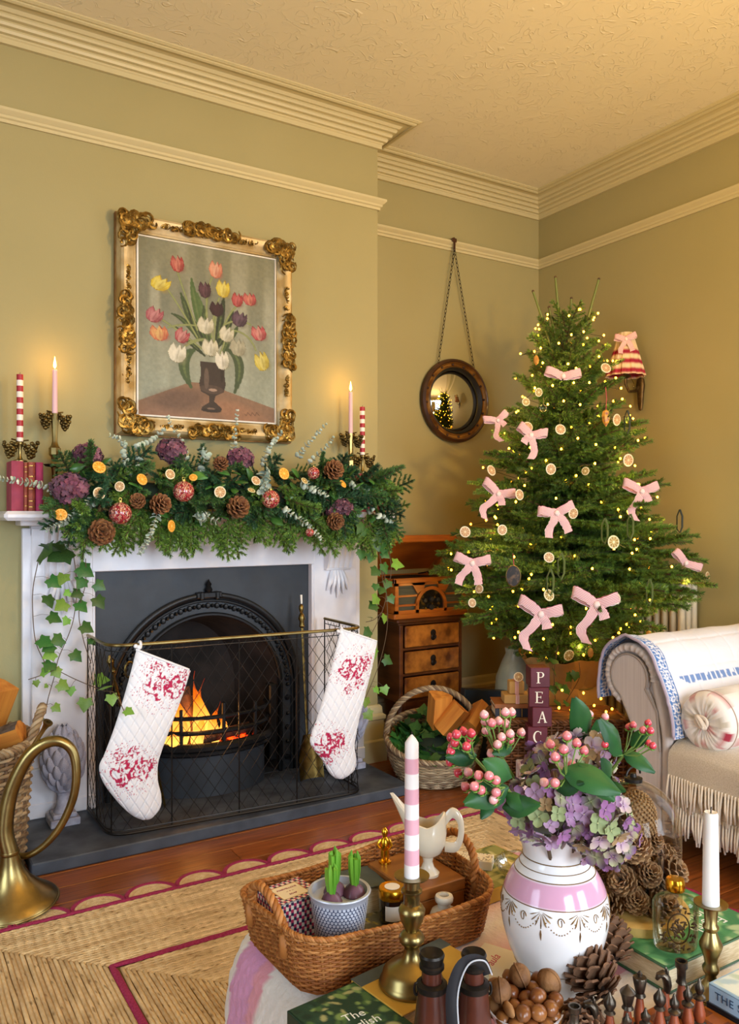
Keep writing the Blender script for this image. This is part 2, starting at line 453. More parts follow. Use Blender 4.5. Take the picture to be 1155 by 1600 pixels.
struct(MB().box(((XL + XR) / 2, (YB + YA) / 2, CEIL + 0.05), (XR - XL + .4, YA - YB + .4, 0.1)).build('ceiling', 'ceiling_paper', smooth=False))
T = 0.16
def wall(name, boxes):
    b = MB()
    for (x0, x1, y0, y1, z0, z1) in boxes:
        b.box(((x0 + x1) / 2, (y0 + y1) / 2, (z0 + z1) / 2), (x1 - x0, y1 - y0, z1 - z0))
    return struct(b.build(name, 'wall_paint', smooth=False))
wall('wall_alcove', [(XL, XR + T, YA + 0.12, YA + 0.3, 0, CEIL), (XL, CX0, YA, YA + 0.12, 0, CEIL), (CX1, XR + T, YA, YA + .12, 0, CEIL)])
wall('wall_chimney', [(CX0, 0.80, YC, YA + .12, 0, CEIL), (1.72, CX1, YC, YA + .12, 0, CEIL), (0.80, 1.72, YC, YA + .12, 0.93, CEIL)])
WR0, WR1, WZ0, WZ1 = -0.35, 1.05, 0.55, 2.6
wall('wall_right', [(XR, XR + T, YB, WR0, 0, CEIL), (XR, XR + T, WR1, YA, 0, CEIL), (XR, XR + T, WR0, WR1, 0, WZ0), (XR, XR + T, WR0, WR1, WZ1, CEIL)])
wall('wall_left', [(XL - T, XL, YB, .25, 0, CEIL), (XL - T, XL, 1.55, YA + .3, 0, CEIL), (XL - T, XL, .25, 1.55, 0, .4), (XL - T, XL, .25, 1.55, 2.4, CEIL)])  # opening cut for the added left-hand light
wall('wall_window', [(XL, -0.45, YB - T, YB, 0, CEIL), (0.85, 1.65, YB - T, YB, 0, CEIL), (2.95, XR + T, YB - T, YB, 0, CEIL),
     (-0.45, 0.85, YB - T, YB, 0, .35), (-0.45, 0.85, YB - T, YB, 2.6, CEIL), (1.65, 2.95, YB - T, YB, 0, .35), (1.65, 2.95, YB - T, YB, 2.6, CEIL)])
def window(n, c, wd, ht, axis):
    r = bpy.data.objects.new(f'window_{n}', None); COL.objects.link(r); r.location = c; struct(r)
    if axis == 'x': r.rotation_euler = (0, 0, PI / 2)
    f = MB()
    for s in (-1, 1):
        f.box((s * (wd / 2 - .03), 0, 0), (.06, .05, ht)); f.box((0, 0, s * (ht / 2 - .03)), (wd, .05, .06))
    f.box((0, 0, 0), (wd, .05, .05)); f.box((0, 0, 0), (.03, .04, ht)); f.build('window_frame', 'trim_paint', r, smooth=False)
window(1, (0.2, YB - 0.1, 1.475), 1.3, 2.25, 'y'); window(2, (2.3, YB - 0.1, 1.475), 1.3, 2.25, 'y')
window(4, (XL - 0.1, 0.9, 1.4), 1.3, 2.0, 'x')  # unseen window added around the cool left fill light
window(3, (XR + 0.1, 0.35, 1.575), 1.4, 2.05, 'x')

ROOM = [(XL, YA), (CX0, YA), (CX0, YC), (CX1, YC), (CX1, YA), (XR, YA), (XR, YB), (XL, YB)]
cp = [(0, .115), (.016, .115), (.016, .096), (.021, .092), (.021, .086), (.034, .084), (.038, .074), (.036, .066), (.050, .064), (.054, .054), (.051, .046),
      (.066, .044), (.071, .036), (.069, .028), (.078, .027), (.088, .016), (.108, .011), (.122, .011), (.122, .018), (.130, .020), (.138, .016), (.138, .010), (.146, .010), (.156, .004), (.156, -.004), (0, -.004)]
struct(MB().sweep([(o, CEIL - d) for o, d in cp], ROOM, closed=True).build('trim_1', 'trim_paint', angle=25))['label'] = 'moulded plaster cornice around the ceiling'
RZ = 2.695
rp = [(0, 0), (.010, 0), (.010, .012), (.018, .016), (.018, .026), (.024, .030), (.034, .040), (.034, .050), (.026, .054), (0, .054)]
struct(MB().sweep([(o, RZ + z) for o, z in rp], ROOM, closed=True).build('trim_2', 'trim_paint', angle=25))['label'] = 'picture rail running below the cornice'
sk = [(0, 0), (.034, 0), (.034, .10), (.024, .108), (.022, .20), (.030, .206), (.030, .222), (.018, .232), (.016, .262), (.008, .272), (0, .272)]
for nm, pth in (('baseboard_left', [(XL, YB), (XL, YA), (CX0, YA), (CX0, YC), (0.50, YC)]), ('baseboard_right', [(2.03, YC), (CX1, YC), (CX1, YA), (XR, YA), (XR, YB), (XL, YB)])):
    struct(MB().sweep(sk, pth).build(nm, 'trim_paint', angle=25))

# ---- unseen pendant; bowl added to keep the lamplight on the upper walls and ceiling
pl = thing('pendant_lamp', 'brass uplighter bowl pendant hanging from the ceiling', 'ceiling lamp', (1.9, 0.3, 1.95))
MB().lathe([(.02, 0), (.10, .01), (.16, .04), (.195, .085), (.20, .085), (.165, .035), (.10, .004), (.02, -.006)], 40).build('bowl', 'brass', pl)
for k in range(3): a = k * 2.094; MB().tube([(.19 * math.cos(a), .19 * math.sin(a), .085), (0, 0, 1.0)], .003, 5).build('hanging_rod', 'brass', pl)
MB().tube([(0, 0, 1.0), (0, 0, 1.155)], .006, 6).build('stem', 'brass', pl)
# ---- floorboards
make('plank', '#9c5624', 0.32, color2='#6a3514', nscale=5, stretch=(1.2, 22, 1), rand=0.22, bump=0.25, bscale=14, bstretch=(1, 25, 1), coat=0.25, nmin=0.3, nmax=0.75)
floor = struct(MB().box(((XL + XR) / 2, (YB + YA) / 2, -0.06), (XR - XL + .3, YA - YB + .3, 0.08)).build('floor', 'soot', smooth=False))
PW = 0.115
y = YA
while y > YB:
    cut = rng.uniform(XL + 1.0, XR - 1.0); cut2 = cut + rng.uniform(-0.3, 0.3)
    for (a, b) in ((XL, cut), (cut, XR)):
        me = MB().box((0, 0, -.01), (b - a - .002, PW - .0034, .02), bev=.0016).mesh('plank', 'plank', False)
        inst(me, 'plank', floor, ((a + b) / 2, y - PW / 2, 0))
    y -= PW

# ---- jute rug
make('jute', (1, 1, 1), 0.95, vcol=True, bump=1.0, bscale=420, bdist=0.005)
make('jute_red', '#8f1d42', 0.95, color2='#a73059', nscale=200, bump=0.8, bscale=700, bdist=0.003)
RX0, RX1, RY0, RY1 = 0.20, 2.15, 0.3, 2.53
rug = thing('jute_rug', 'large braided jute rug with raspberry scalloped border on the floorboards', 'rug', (0, 0, 0))
MB().box(((RX0 + RX1) / 2, (RY0 + RY1) / 2, .003), (RX1 - RX0, RY1 - RY0, .006), col=lin('#8d6a38')).build('backing', 'jute', rug, smooth=False)
STEP = 0.0118
b = MB(); k = 0
base = np.array(lin('#d8b078')); dark = np.array(lin('#96703e')); lite = np.array(lin('#ecd09c'))
while True:
    o = (k + .5) * STEP + 0.012
    x0, x1, y0, y1 = RX0 + o, RX1 - o, RY0 + o, RY1 - o
    if x1 - x0 < 0.03: break
    k += 1
    if abs(o - 0.352) < STEP * 0.9: continue
    per = [(x0, y1), (x1, y1), (x1, max(y0, .9)), ] ; tail = [(x0, max(y0, .9)), (x0, y1)]
    pts = []
    for (p, q) in ((tail[0], tail[1]), (per[0], per[1]), (per[1], per[2])):
        L_ = math.dist(p, q); n_ = max(2, int(L_ / .0125))
        for i in range(n_): pts.append((p[0] + (q[0] - p[0]) * i / n_, p[1] + (q[1] - p[1]) * i / n_))
    pts = np.array(pts); m = len(pts)
    d = np.gradient(pts, axis=0); d /= np.maximum(np.linalg.norm(d, axis=1, keepdims=True), 1e-9); nn = np.c_[-d[:, 1], d[:, 0]]
    wob = (noise2(np.arange(m) * .12, np.full(m, k * 3.1), 3) - .5) * .003
    prof = [(-.5, .28), (-.3, .85), (0, 1.0), (.3, .85), (.5, .28)]
    G = np.empty((m, 5, 3)); Cc = np.empty((m, 5, 3))
    tone = noise2(np.arange(m) * .22, np.full(m, k * 1.7), 5); row = nrg.random()
    alt = (np.arange(m) % 2)
    for j, (u, h) in enumerate(prof):
        hh = .006 + h * (.0058 + .0024 * (alt if j in (1, 2) else 1 - alt))
        off = u * STEP + wob
        G[:, j, 0] = pts[:, 0] + nn[:, 0] * off + d[:, 0] * (-.004 * abs(u)); G[:, j, 1] = pts[:, 1] + nn[:, 1] * off + d[:, 1] * (-.004 * abs(u)); G[:, j, 2] = hh
        t = np.clip(tone * .7 + .3 * (alt if j < 2 else 1 - alt) + .25 * (nrg.random(m) - .5) + .25 * (row - .5), 0, 1)[:, None]
        Cc[:, j] = (base * (1 - t) + lite * t) * (.82 + .36 * tone[:, None])
        dk = (nrg.random(m) < .025)[:, None]; Cc[:, j] = np.where(dk, dark, Cc[:, j])
    b.grid(G, col=Cc)
b.build('braid', 'jute', rug, angle=180, kind='stuff')
def red_cord(pts, r=.009, name='red_braid', closed=False):
    P = smooth_path(pts, 1, closed) if False else np.array(pts)
    b = MB(); b.tube(P, r, 6, closed=closed, flat=.55, up=(0, 0, 1)); b.build(name, 'jute_red', rug)
def seg(p, q, s=.03):
    n_ = max(2, int(math.dist(p, q) / s)); return [(p[0] + (q[0] - p[0]) * i / n_, p[1] + (q[1] - p[1]) * i / n_, .010 + .0012 * (i % 2)) for i in range(n_ + 1)]
red_cord(seg((RX0, .9), (RX0, RY1))); red_cord(seg((RX0, RY1), (RX1, RY1))); red_cord(seg((RX1, RY1), (RX1, .9)))
i0 = .352
red_cord(seg((RX0 + i0, .9), (RX0 + i0, RY1 - i0)) + seg((RX0 + i0, RY1 - i0), (RX1 - i0, RY1 - i0))[1:] + seg((RX1 - i0, RY1 - i0), (RX1 - i0, .9))[1:], .010, 'red_braid')
SR = 0.08
def scallop(cx, cy, ang):
    a = np.linspace(0, PI, 15)
    disc = MB()
    for q in range(5):
        ra, rb = SR * q / 5, SR * (q + 1) / 5
        G = np.zeros((15, 3, 3)); Cc = np.zeros((15, 3, 3))
        for j, (rr, h) in enumerate(((ra, .004), ((ra + rb) / 2, .0095), (rb, .004))):
            G[:, j] = np.c_[np.cos(a) * rr, np.sin(a) * rr, np.full(15, h)]
            Cc[:, j] = base + (lite - base) * nrg.random((15, 1))
        disc.grid(G[:, ::-1], col=Cc)
    M = Matrix.Translation((cx, cy, 0)) @ Matrix.Rotation(ang, 4, 'Z')
    disc.build('scallop', 'jute', rug, angle=180, M=M)
    MB().tube([(math.cos(t) * SR, math.sin(t) * SR, .008) for t in a], .0085, 6, flat=.6, up=(0, 0, 1)).build('scallop_edge', 'jute_red', rug, M=M)
n_ = 12; sp = (RX1 - RX0) / n_
for i in range(n_): scallop(RX0 + sp * (i + .5) - .002, RY1, 0)
for i in range(9): scallop(RX1, RY1 - .082 - sp * i, -PI / 2)
for i in range(9): scallop(RX0, RY1 - .082 - sp * i, PI / 2)
# ================================================================== FIREPLACE
make('marble', '#e9e7ea', 0.28, color2='#bdbcc4', nscale=3.2, ndetail=9, nmin=0.42, nmax=0.8, coat=0.1)
make('slate', '#4c525a', 0.42, color2='#34383f', nscale=9, bump=0.25, bscale=30, rough2=0.6)
FX0, FX1, FC = 0.508, 2.014, 1.258
OX0, OX1, OZ = 0.766, 1.755, 0.975
HZ = 0.043
hearth = tag(MB().box(((.468 + 1.99) / 2, (2.87 + 3.66) / 2 - .14, HZ / 2), (1.99 - .468, 3.37 - 2.87, HZ), bev=.004).build('hearth_slab', 'slate', smooth=False),
             'dark slate hearth slab in front of the marble fireplace', 'hearth')
fs = thing('fireplace_surround', 'white marble fireplace surround with carved corbels around the black iron arch', 'fireplace', (FC, 3.345, 0))
def L3(b, x0, x1, y0, y1, z0, z1, bev=.003): b.box(((x0 + x1) / 2 - FC, (y0 + y1) / 2 - 3.345, (z0 + z1) / 2), (x1 - x0, y1 - y0, z1 - z0), bev=bev); return b
for x0, x1, s in ((FX0, OX0, -1), (OX1, FX1, 1)):
    b = MB(); L3(b, x0 + (.03 if s < 0 else 0), x1 - (.03 if s > 0 else 0), 3.315, 3.368, .23, 1.15)
    L3(b, x0 + (0 if s < 0 else .20), x1 - (.20 if s < 0 else 0) , 3.335, 3.368, .23, 1.15)
    b.build('pilaster', 'marble', fs, smooth=False)
    MB_ = MB(); L3(MB_, x0 - .006, x1 + .004, 3.300, 3.368, HZ, .232, .005); L3(MB_, x0 - .012, x1 + .006, 3.294, 3.368, HZ, .10, .004); MB_.build('plinth', 'marble', fs, smooth=False)
    # carved corbel: reeded S-curve block
    c = (x0 + x1) / 2 + (.012 if s < 0 else -.012); n = 21; zs = np.linspace(0, 1, 16)
    G = np.zeros((n + 2, 16, 3))
    for i in range(n):
        u = -1 + 2 * i / (n - 1); fl = .006 * abs(math.sin(u * 2.5 * PI)) 
        for j, t in enumerate(zs):
            out = .075 * (t ** 1.6) + .026 + .010 * math.sin(t * PI * 1.6)
            G[i + 1, j] = (c + u * .066 - FC, 3.315 - out - fl - 3.345, .955 + t * .2)
    G[0] = G[1]; G[0, :, 1] = -.03; G[-1] = G[-2]; G[-1, :, 1] = -.03
    b = MB(); b.grid(G[::-1]); L3(b, c - .07, c + .07, 3.215, 3.34, 1.15, 1.168); L3(b, c - .066, c + .066, 3.29, 3.335, .945, .958); b.build('corbel', 'marble', fs, angle=50)
    b = MB()
    for k in range(5):
        a = (k - 2) * .17; L_ = .13 - abs(k - 2) * .018
        P_ = [(c - FC + math.sin(a) * L_ * t + (k - 2) * .012, 3.31 - .014 * math.sin(t * PI * .9) - 3.345, .945 - L_ * t) for t in np.linspace(0, 1, 8)]
        b.tube(P_, [.011, .0125, .0135, .013, .012, .010, .007, .003], 7, flat=.8)
    b.build('acanthus_drop', 'marble', fs)
b = MB(); L3(b, OX0 - .01, OX1 + .01, 3.318, 3.368, OZ, 1.15); L3(b, FX0 + .03, FX1 - .03, 3.322, 3.368, 1.12, 1.16); b.build('frieze', 'marble', fs, smooth=False)
b = MB(); L3(b, FX0 - .02, FX1 + .02, 3.24, 3.368, 1.16, 1.182, .004); L3(b, .42, 2.10, 3.145, 3.369, 1.180, 1.215, .012); b.build('mantel_shelf', 'marble', fs, angle=30)
for jx in (OX0 - .002, OX1 - .01): L3(MB(), jx, jx + .012, 3.318, 3.366, HZ, OZ).build('jamb', 'marble', fs, smooth=False)

# ---- cast-iron insert
make('cast_iron', '#34393f', 0.5, 0.15, color2='#2a2e33', nscale=6, bump=0.15, bscale=90)
make('cast_iron_black', '#17181a', 0.38, 0.4, bump=0.15, bscale=60)
AC, AZ, RI, RO, YP = 1.255, 0.43, 0.335, 0.425, 3.352
ins = thing('cast_iron_insert', 'black cast-iron arched fireplace insert set inside the marble', 'fireplace', (AC, YP, 0))
def arch(R, n=36):
    pts = [(-R, HZ)] + [(-R, HZ + (AZ - HZ) * t) for t in (.33, .66)]
    pts += [(-R * math.cos(a), AZ + R * math.sin(a)) for a in np.linspace(0, PI, n)]
    return pts + [(R, HZ + (AZ - HZ) * t) for t in (.66, .33)] + [(R, HZ)]
inner = arch(RI); w0, w1 = OX0 - AC, OX1 - AC
outer = []
for (x, z) in inner:
    if z <= AZ: outer.append((w0 if x < 0 else w1, z))
    else:
        a = math.atan2(z - AZ, x); ca, sa = math.cos(a), math.sin(a)
        t = min((w1 / ca) if ca > 1e-6 else 9, (w0 / ca) if ca < -1e-6 else 9, (OZ - AZ) / max(sa, 1e-6)); outer.append((ca * t, AZ + sa * t))
G = np.array([[(x, 0, z) for x, z in inner], [(x, 0, z) for x, z in outer]])
b = MB(); b.grid(G)
for cx, o in ((w0, 1), (w1, -1)):
    b.add([(cx, 0, AZ), (cx, 0, OZ), (o * -.0 + cx, 0, OZ)], [])
# close the two top corners of the plate
oa = np.array(outer)
for sgn in (-1, 1):
    ww = w0 if sgn < 0 else w1
    side = [p for p in outer if abs(p[0] - ww) < 1e-6]; top = [p for p in outer if abs(p[1] - OZ) < 1e-6]
    zs_ = max(p[1] for p in side); xt = (min if sgn < 0 else max)(p[0] for p in top)
    b.add([(ww, 0, zs_), (ww, 0, OZ), (xt, 0, OZ)], [np.array([[0, 1, 2]])])
b.build('plate', 'cast_iron', ins, smooth=False)
def arch3(R, y): return [(x, y, z) for x, z in arch(R)]
for nm, R, r, y, fl in (('outer_moulding', RO, .014, -.012, .7), ('outer_moulding', RO - .022, .007, -.008, 1), ('inner_moulding', RI + .008, .010, -.010, .9)):
    MB().tube(arch3(R, y), r, 8, flat=fl, up=(0, 1, 0)).build(nm, 'cast_iron_black', ins)
b = MB()
for k, (x, z) in enumerate(smooth_path(arch(RI + .045, 30), 2)[::1]):
    b.sphere((x, -.004, z), (.013, .009, .013) if k % 2 else (.009, .013, .009), 6, 4)
b.build('leaf_ornament', 'cast_iron_black', ins, kind='stuff')
b = MB(); b.box((0, -.014, AZ + RO + .002), (.115, .028, .026), bev=.004); b.box((-.035, -.02, AZ + RO), (.018, .03, .034), bev=.004); b.box((.035, -.02, AZ + RO), (.018, .03, .034), bev=.004)
b.lathe([(.001, 0), (.014, .008), (.018, .02), (.010, .034), (.014, .044), (.004, .058), (.001, .066)], 8, Matrix.Translation((0, -.014, AZ + RO + .005)))
b.build('keystone', 'cast_iron_black', ins)
a0 = np.array([(x, 0.002, z) for x, z in arch(RI + .003)]); a1 = a0.copy(); a1[:, 0] *= .72; a1[:, 1] = .29; a1[:, 2] = HZ + (a1[:, 2] - HZ) * .92
b = MB(); b.grid(np.array([a0, a1])); b.add(a1, [np.arange(len(a1))]); b.build('fire_chamber', 'soot', ins, angle=60)
MB().box((0, .15, HZ - .006), (.68, .32, .016)).build('back_hearth', 'slate', ins, smooth=False)

# ---- grate
gr = thing('fire_grate', 'bow-fronted iron fire grate holding the burning logs', 'fire grate', (AC, 3.34, 0))
def bow(w, d, z, n=25): return [(w * math.cos(a), -d * math.sin(a) , z) for a in np.linspace(0, PI, n)]
for z, r, nm in ((.252, .020, 'rim_moulding'), (.228, .012, 'rim_moulding'), (.312, .010, 'bar'), (.372, .009, 'bar')):
    MB().tube(bow(.27 if z < .3 else .262, .185 if z < .3 else .175, z), r, 8).build(nm, 'cast_iron_black', gr)
G = np.array([[(x * .93, y * .92, z) for x, y, _ in bow(.27, .18, 0)] for z in (HZ + .002, .235)])
MB().grid(G).build('apron', 'cast_iron', gr)
for u in (.3, .5, .72):
    a = u * PI; MB().box((.262 * math.cos(a), -.176 * math.sin(a), .335), (.014, .014, .15 if u != .5 else .19), bev=.003).build('upright', 'cast_iron_black', gr, smooth=False)
b = MB()
for k in range(9): b.box(((k - 4) * .05, -.03, .235), (.018, .20 - .002 * (k - 4) ** 2 * 3, .02))
b.build('basket_floor', 'cast_iron_black', gr, smooth=False)
for s in (-1, 1): MB().box((s * .285, -.02, .28), (.035, .05, .34), bev=.006).build('cheek', 'cast_iron_black', gr, smooth=False)

# ---- fire
def flame_material():
    m = bpy.data.materials.new('flame'); m.use_nodes = True; _M['flame'] = m; nt = m.node_tree; N = nt.nodes; L = nt.links; N.clear()
    at = N.new('ShaderNodeAttribute'); at.attribute_name = 'col'; em = N.new('ShaderNodeEmission'); em.inputs['Strength'].default_value = 2.4
    tr = N.new('ShaderNodeBsdfTransparent'); mx = N.new('ShaderNodeMixShader'); o = N.new('ShaderNodeOutputMaterial')
    tc = N.new('ShaderNodeTexCoord'); sp = N.new('ShaderNodeSeparateXYZ'); L.new(tc.outputs['Generated'], sp.inputs[0])
    ns = N.new('ShaderNodeTexNoise'); ns.inputs['Scale'].default_value = 5; L.new(tc.outputs['Generated'], ns.inputs['Vector'])
    mr = N.new('ShaderNodeMapRange'); mr.inputs['From Min'].default_value = 0.35; mr.inputs['From Max'].default_value = 1.1
    mr.inputs['To Min'].default_value = 0.9; mr.inputs['To Max'].default_value = 0.1
    ad = N.new('ShaderNodeMath'); ad.inputs[1].default_value = -0.3; L.new(sp.outputs['Z'], ad.inputs[0])
    a2 = N.new('ShaderNodeMath'); L.new(ad.outputs[0], a2.inputs[0]); L.new(ns.outputs['Fac'], a2.inputs[1]); L.new(a2.outputs[0], mr.inputs['Value'])
    L.new(at.outputs['Color'], em.inputs['Color']); L.new(mr.outputs[0], mx.inputs[0]); L.new(tr.outputs[0], mx.inputs[1]); L.new(em.outputs[0], mx.inputs[2]); L.new(mx.outputs[0], o.inputs['Surface'])
flame_material()
make('charred_log', '#5d3a22', 0.9, color2='#1a1210', nscale=14, bump=0.9, bscale=40, bdist=0.01)
make('ember', '#1b0f0b', 0.9, emit='#ff3a08', estr=0.0)
def ember_glow():
    m = _M['ember']; N = m.node_tree.nodes; L = m.node_tree.links; b = N['Principled BSDF']
    tc = N.new('ShaderNodeTexCoord'); t = N.new('ShaderNodeTexNoise'); t.inputs['Scale'].default_value = 25; L.new(tc.outputs['Object'], t.inputs['Vector'])
    mr = N.new('ShaderNodeMapRange'); mr.inputs['From Min'].default_value = .5; mr.inputs['From Max'].default_value = .68; mr.inputs['To Max'].default_value = 5
    L.new(t.outputs['Fac'], mr.inputs['Value']); L.new(mr.outputs[0], b.inputs['Emission Strength'])
ember_glow()
fl = thing('fire_flames', 'orange and yellow flames leaping above the grate', 'flames', (1.15, 3.30, .25))
fy, fo, fr = np.array(lin('#ffc458')), np.array(lin('#ff7410')), np.array(lin('#d23404'))
for (dx, dy, h, wd, ph) in ((-.11, .0, .20, .035, 0), (-.05, -.04, .27, .045, 1.1), (-.02, .04, .22, .035, 2.5), (.035, -.03, .30, .04, .7), (.07, .02, .25, .045, 1.9), (.10, -.05, .16, .03, 3.1), (-.08, -.08, .13, .03, 4.2), (.01, -.09, .15, .032, 5), (.15, 0, .12, .02, .3)):
    prof_t = np.linspace(0, 1, 14); P_ = [(dx + .03 * math.sin(t * 5 + ph) * t, dy + .02 * math.cos(t * 4 + ph) * t, h * t) for t in prof_t]
    R_ = [max(.0008, wd * (math.sin(PI * min(1, t * .9 + .22)) ** 1.1) * (1 - t * .55)) for t in prof_t]
    C_ = np.array([fy + (fo - fy) * min(1, t * 1.6) if t < .6 else fo + (fr - fo) * (t - .6) / .4 for t in prof_t])
    MB().tube(P_, R_, 10, col=C_).build('flame', 'flame', fl, angle=180)
def log_mesh(name, L_, r, mat, seed, n=12):
    rg = np.random.default_rng(seed); b = MB(); zs = np.linspace(0, L_, 9); V = []
    prof = 1 + .14 * (rg.random(n) - .5)
    P_ = np.array([[(math.cos(a) * r * prof[i] * (1 + .06 * (rg.random() - .5)), math.sin(a) * r * prof[i] * (1 + .06 * (rg.random() - .5)), z) for i, a in enumerate(np.arange(n) * 2 * PI / n)] for z in zs])
    b.grid(P_, closev=True); b.F.append(np.arange(n)[None, :]); b.Mi.append(0); b.F.append((np.arange(n) + 8 * n)[None, ::-1]); b.Mi.append(0)
    return b.mesh(name, mat, True, 50)
for k, (p, d, L_, r, lab) in enumerate((((1.08, 3.33, .25), (.12, .1, 1), .22, .032, 'charred upright log at the left of the fire'), ((1.15, 3.28, .25), (-.05, .25, 1), .23, .030, 'glowing upright log in the middle of the flames'),
        ((1.22, 3.37, .25), (-.2, -.15, 1), .20, .03, 'charred log leaning at the back of the fire'), ((1.16, 3.22, .272), (1, .22, .04), .26, .022, 'burnt log lying along the front grate bars'))):
    o = inst(log_mesh('burning_log', L_, r, 'charred_log', k), 'burning_log', M=frame_dir(p, d)); tag(o, lab, 'log', 'logs burning in the grate')
em = thing('ember_bed', 'bed of glowing embers and ash in the fire grate', 'embers', (AC, 3.26, .245))
for k in range(34):
    r = rng.uniform(.012, .024); MB().sphere((rng.uniform(-.2, .2), rng.uniform(-.06, .08), .008), (r, r * .9, r * .7), 7, 5).build('ember', 'ember', em)
point_light('fire_glow', (1.16, 3.2, .36), 3.0, (1.0, 0.42, 0.1), .05)

# ---- fire guard
gd = thing('fire_guard', 'wire mesh fire guard with a brass top rail standing on the hearth', 'fire guard', (1.25, 2.93, HZ))
def rounded(pts, rad, n=8):
    out = [np.array(pts[0], float)]
    for i in range(1, len(pts) - 1):
        p = np.array(pts[i], float); a = np.array(pts[i - 1], float) - p; c = np.array(pts[i + 1], float) - p
        a /= np.linalg.norm(a); c /= np.linalg.norm(c); out += list(bez(p + a * rad, p, p + c * rad, n))
    return np.array(out + [np.array(pts[-1], float)])
foot = rounded([(.738, 3.28), (.738, 2.955), (1.765, 2.885), (1.772, 3.245)], .085) - np.array([1.25, 2.93])
sl = np.concatenate([[0], np.cumsum(np.linalg.norm(np.diff(foot, axis=0), axis=1))]); SLEN = sl[-1]
def fp(s): return (np.interp(s, sl, foot[:, 0]), np.interp(s, sl, foot[:, 1]))
GH = .688
ring = [(*fp(s), 0) for s in np.linspace(0, SLEN, 90)]
MB().tube([(x, y, GH) for x, y, _ in ring], .0065, 8).build('top_rail', 'brass', gd)
MB().tube([(x, y, GH - .022) for x, y, _ in ring], .002, 5).build('upper_wire', 'black_metal', gd)
MB().tube([(x, y, .008) for x, y, _ in ring], .005, 6).build('bottom_rail', 'black_metal', gd)
MB().tube([(x, y, .022) for x, y, _ in ring], .003, 5).build('lower_wire', 'black_metal', gd)
for s in (.0, .14, .30, .52, .78, 1.02, 1.25, 1.40, SLEN - .14, SLEN):
    x, y = fp(s); MB().tube([(x, y, 0.005), (x, y, GH)], .0028, 6).build('upright', 'black_metal', gd)
b = MB(); dw, dh = .054, .076; k_ = dh / dw; z0, z1 = .02, GH - .01; span = (z1 - z0) / k_
for fam in (1, -1):
    s0 = -span
    while s0 < SLEN + span:
        sa, sb = s0, s0 + span
        ts = np.linspace(0, 1, 15); ss = sa + (sb - sa) * ts; zz = z0 + (z1 - z0) * (ts if fam > 0 else 1 - ts)
        ok = (ss >= 0) & (ss <= SLEN)
        if ok.sum() >= 2: b.tube([(*fp(s), z) for s, z in zip(ss[ok], zz[ok])], .0013, 3, cap=False)
        s0 += dw
b.build('wire_mesh', 'black_metal', gd, angle=180, kind='stuff')

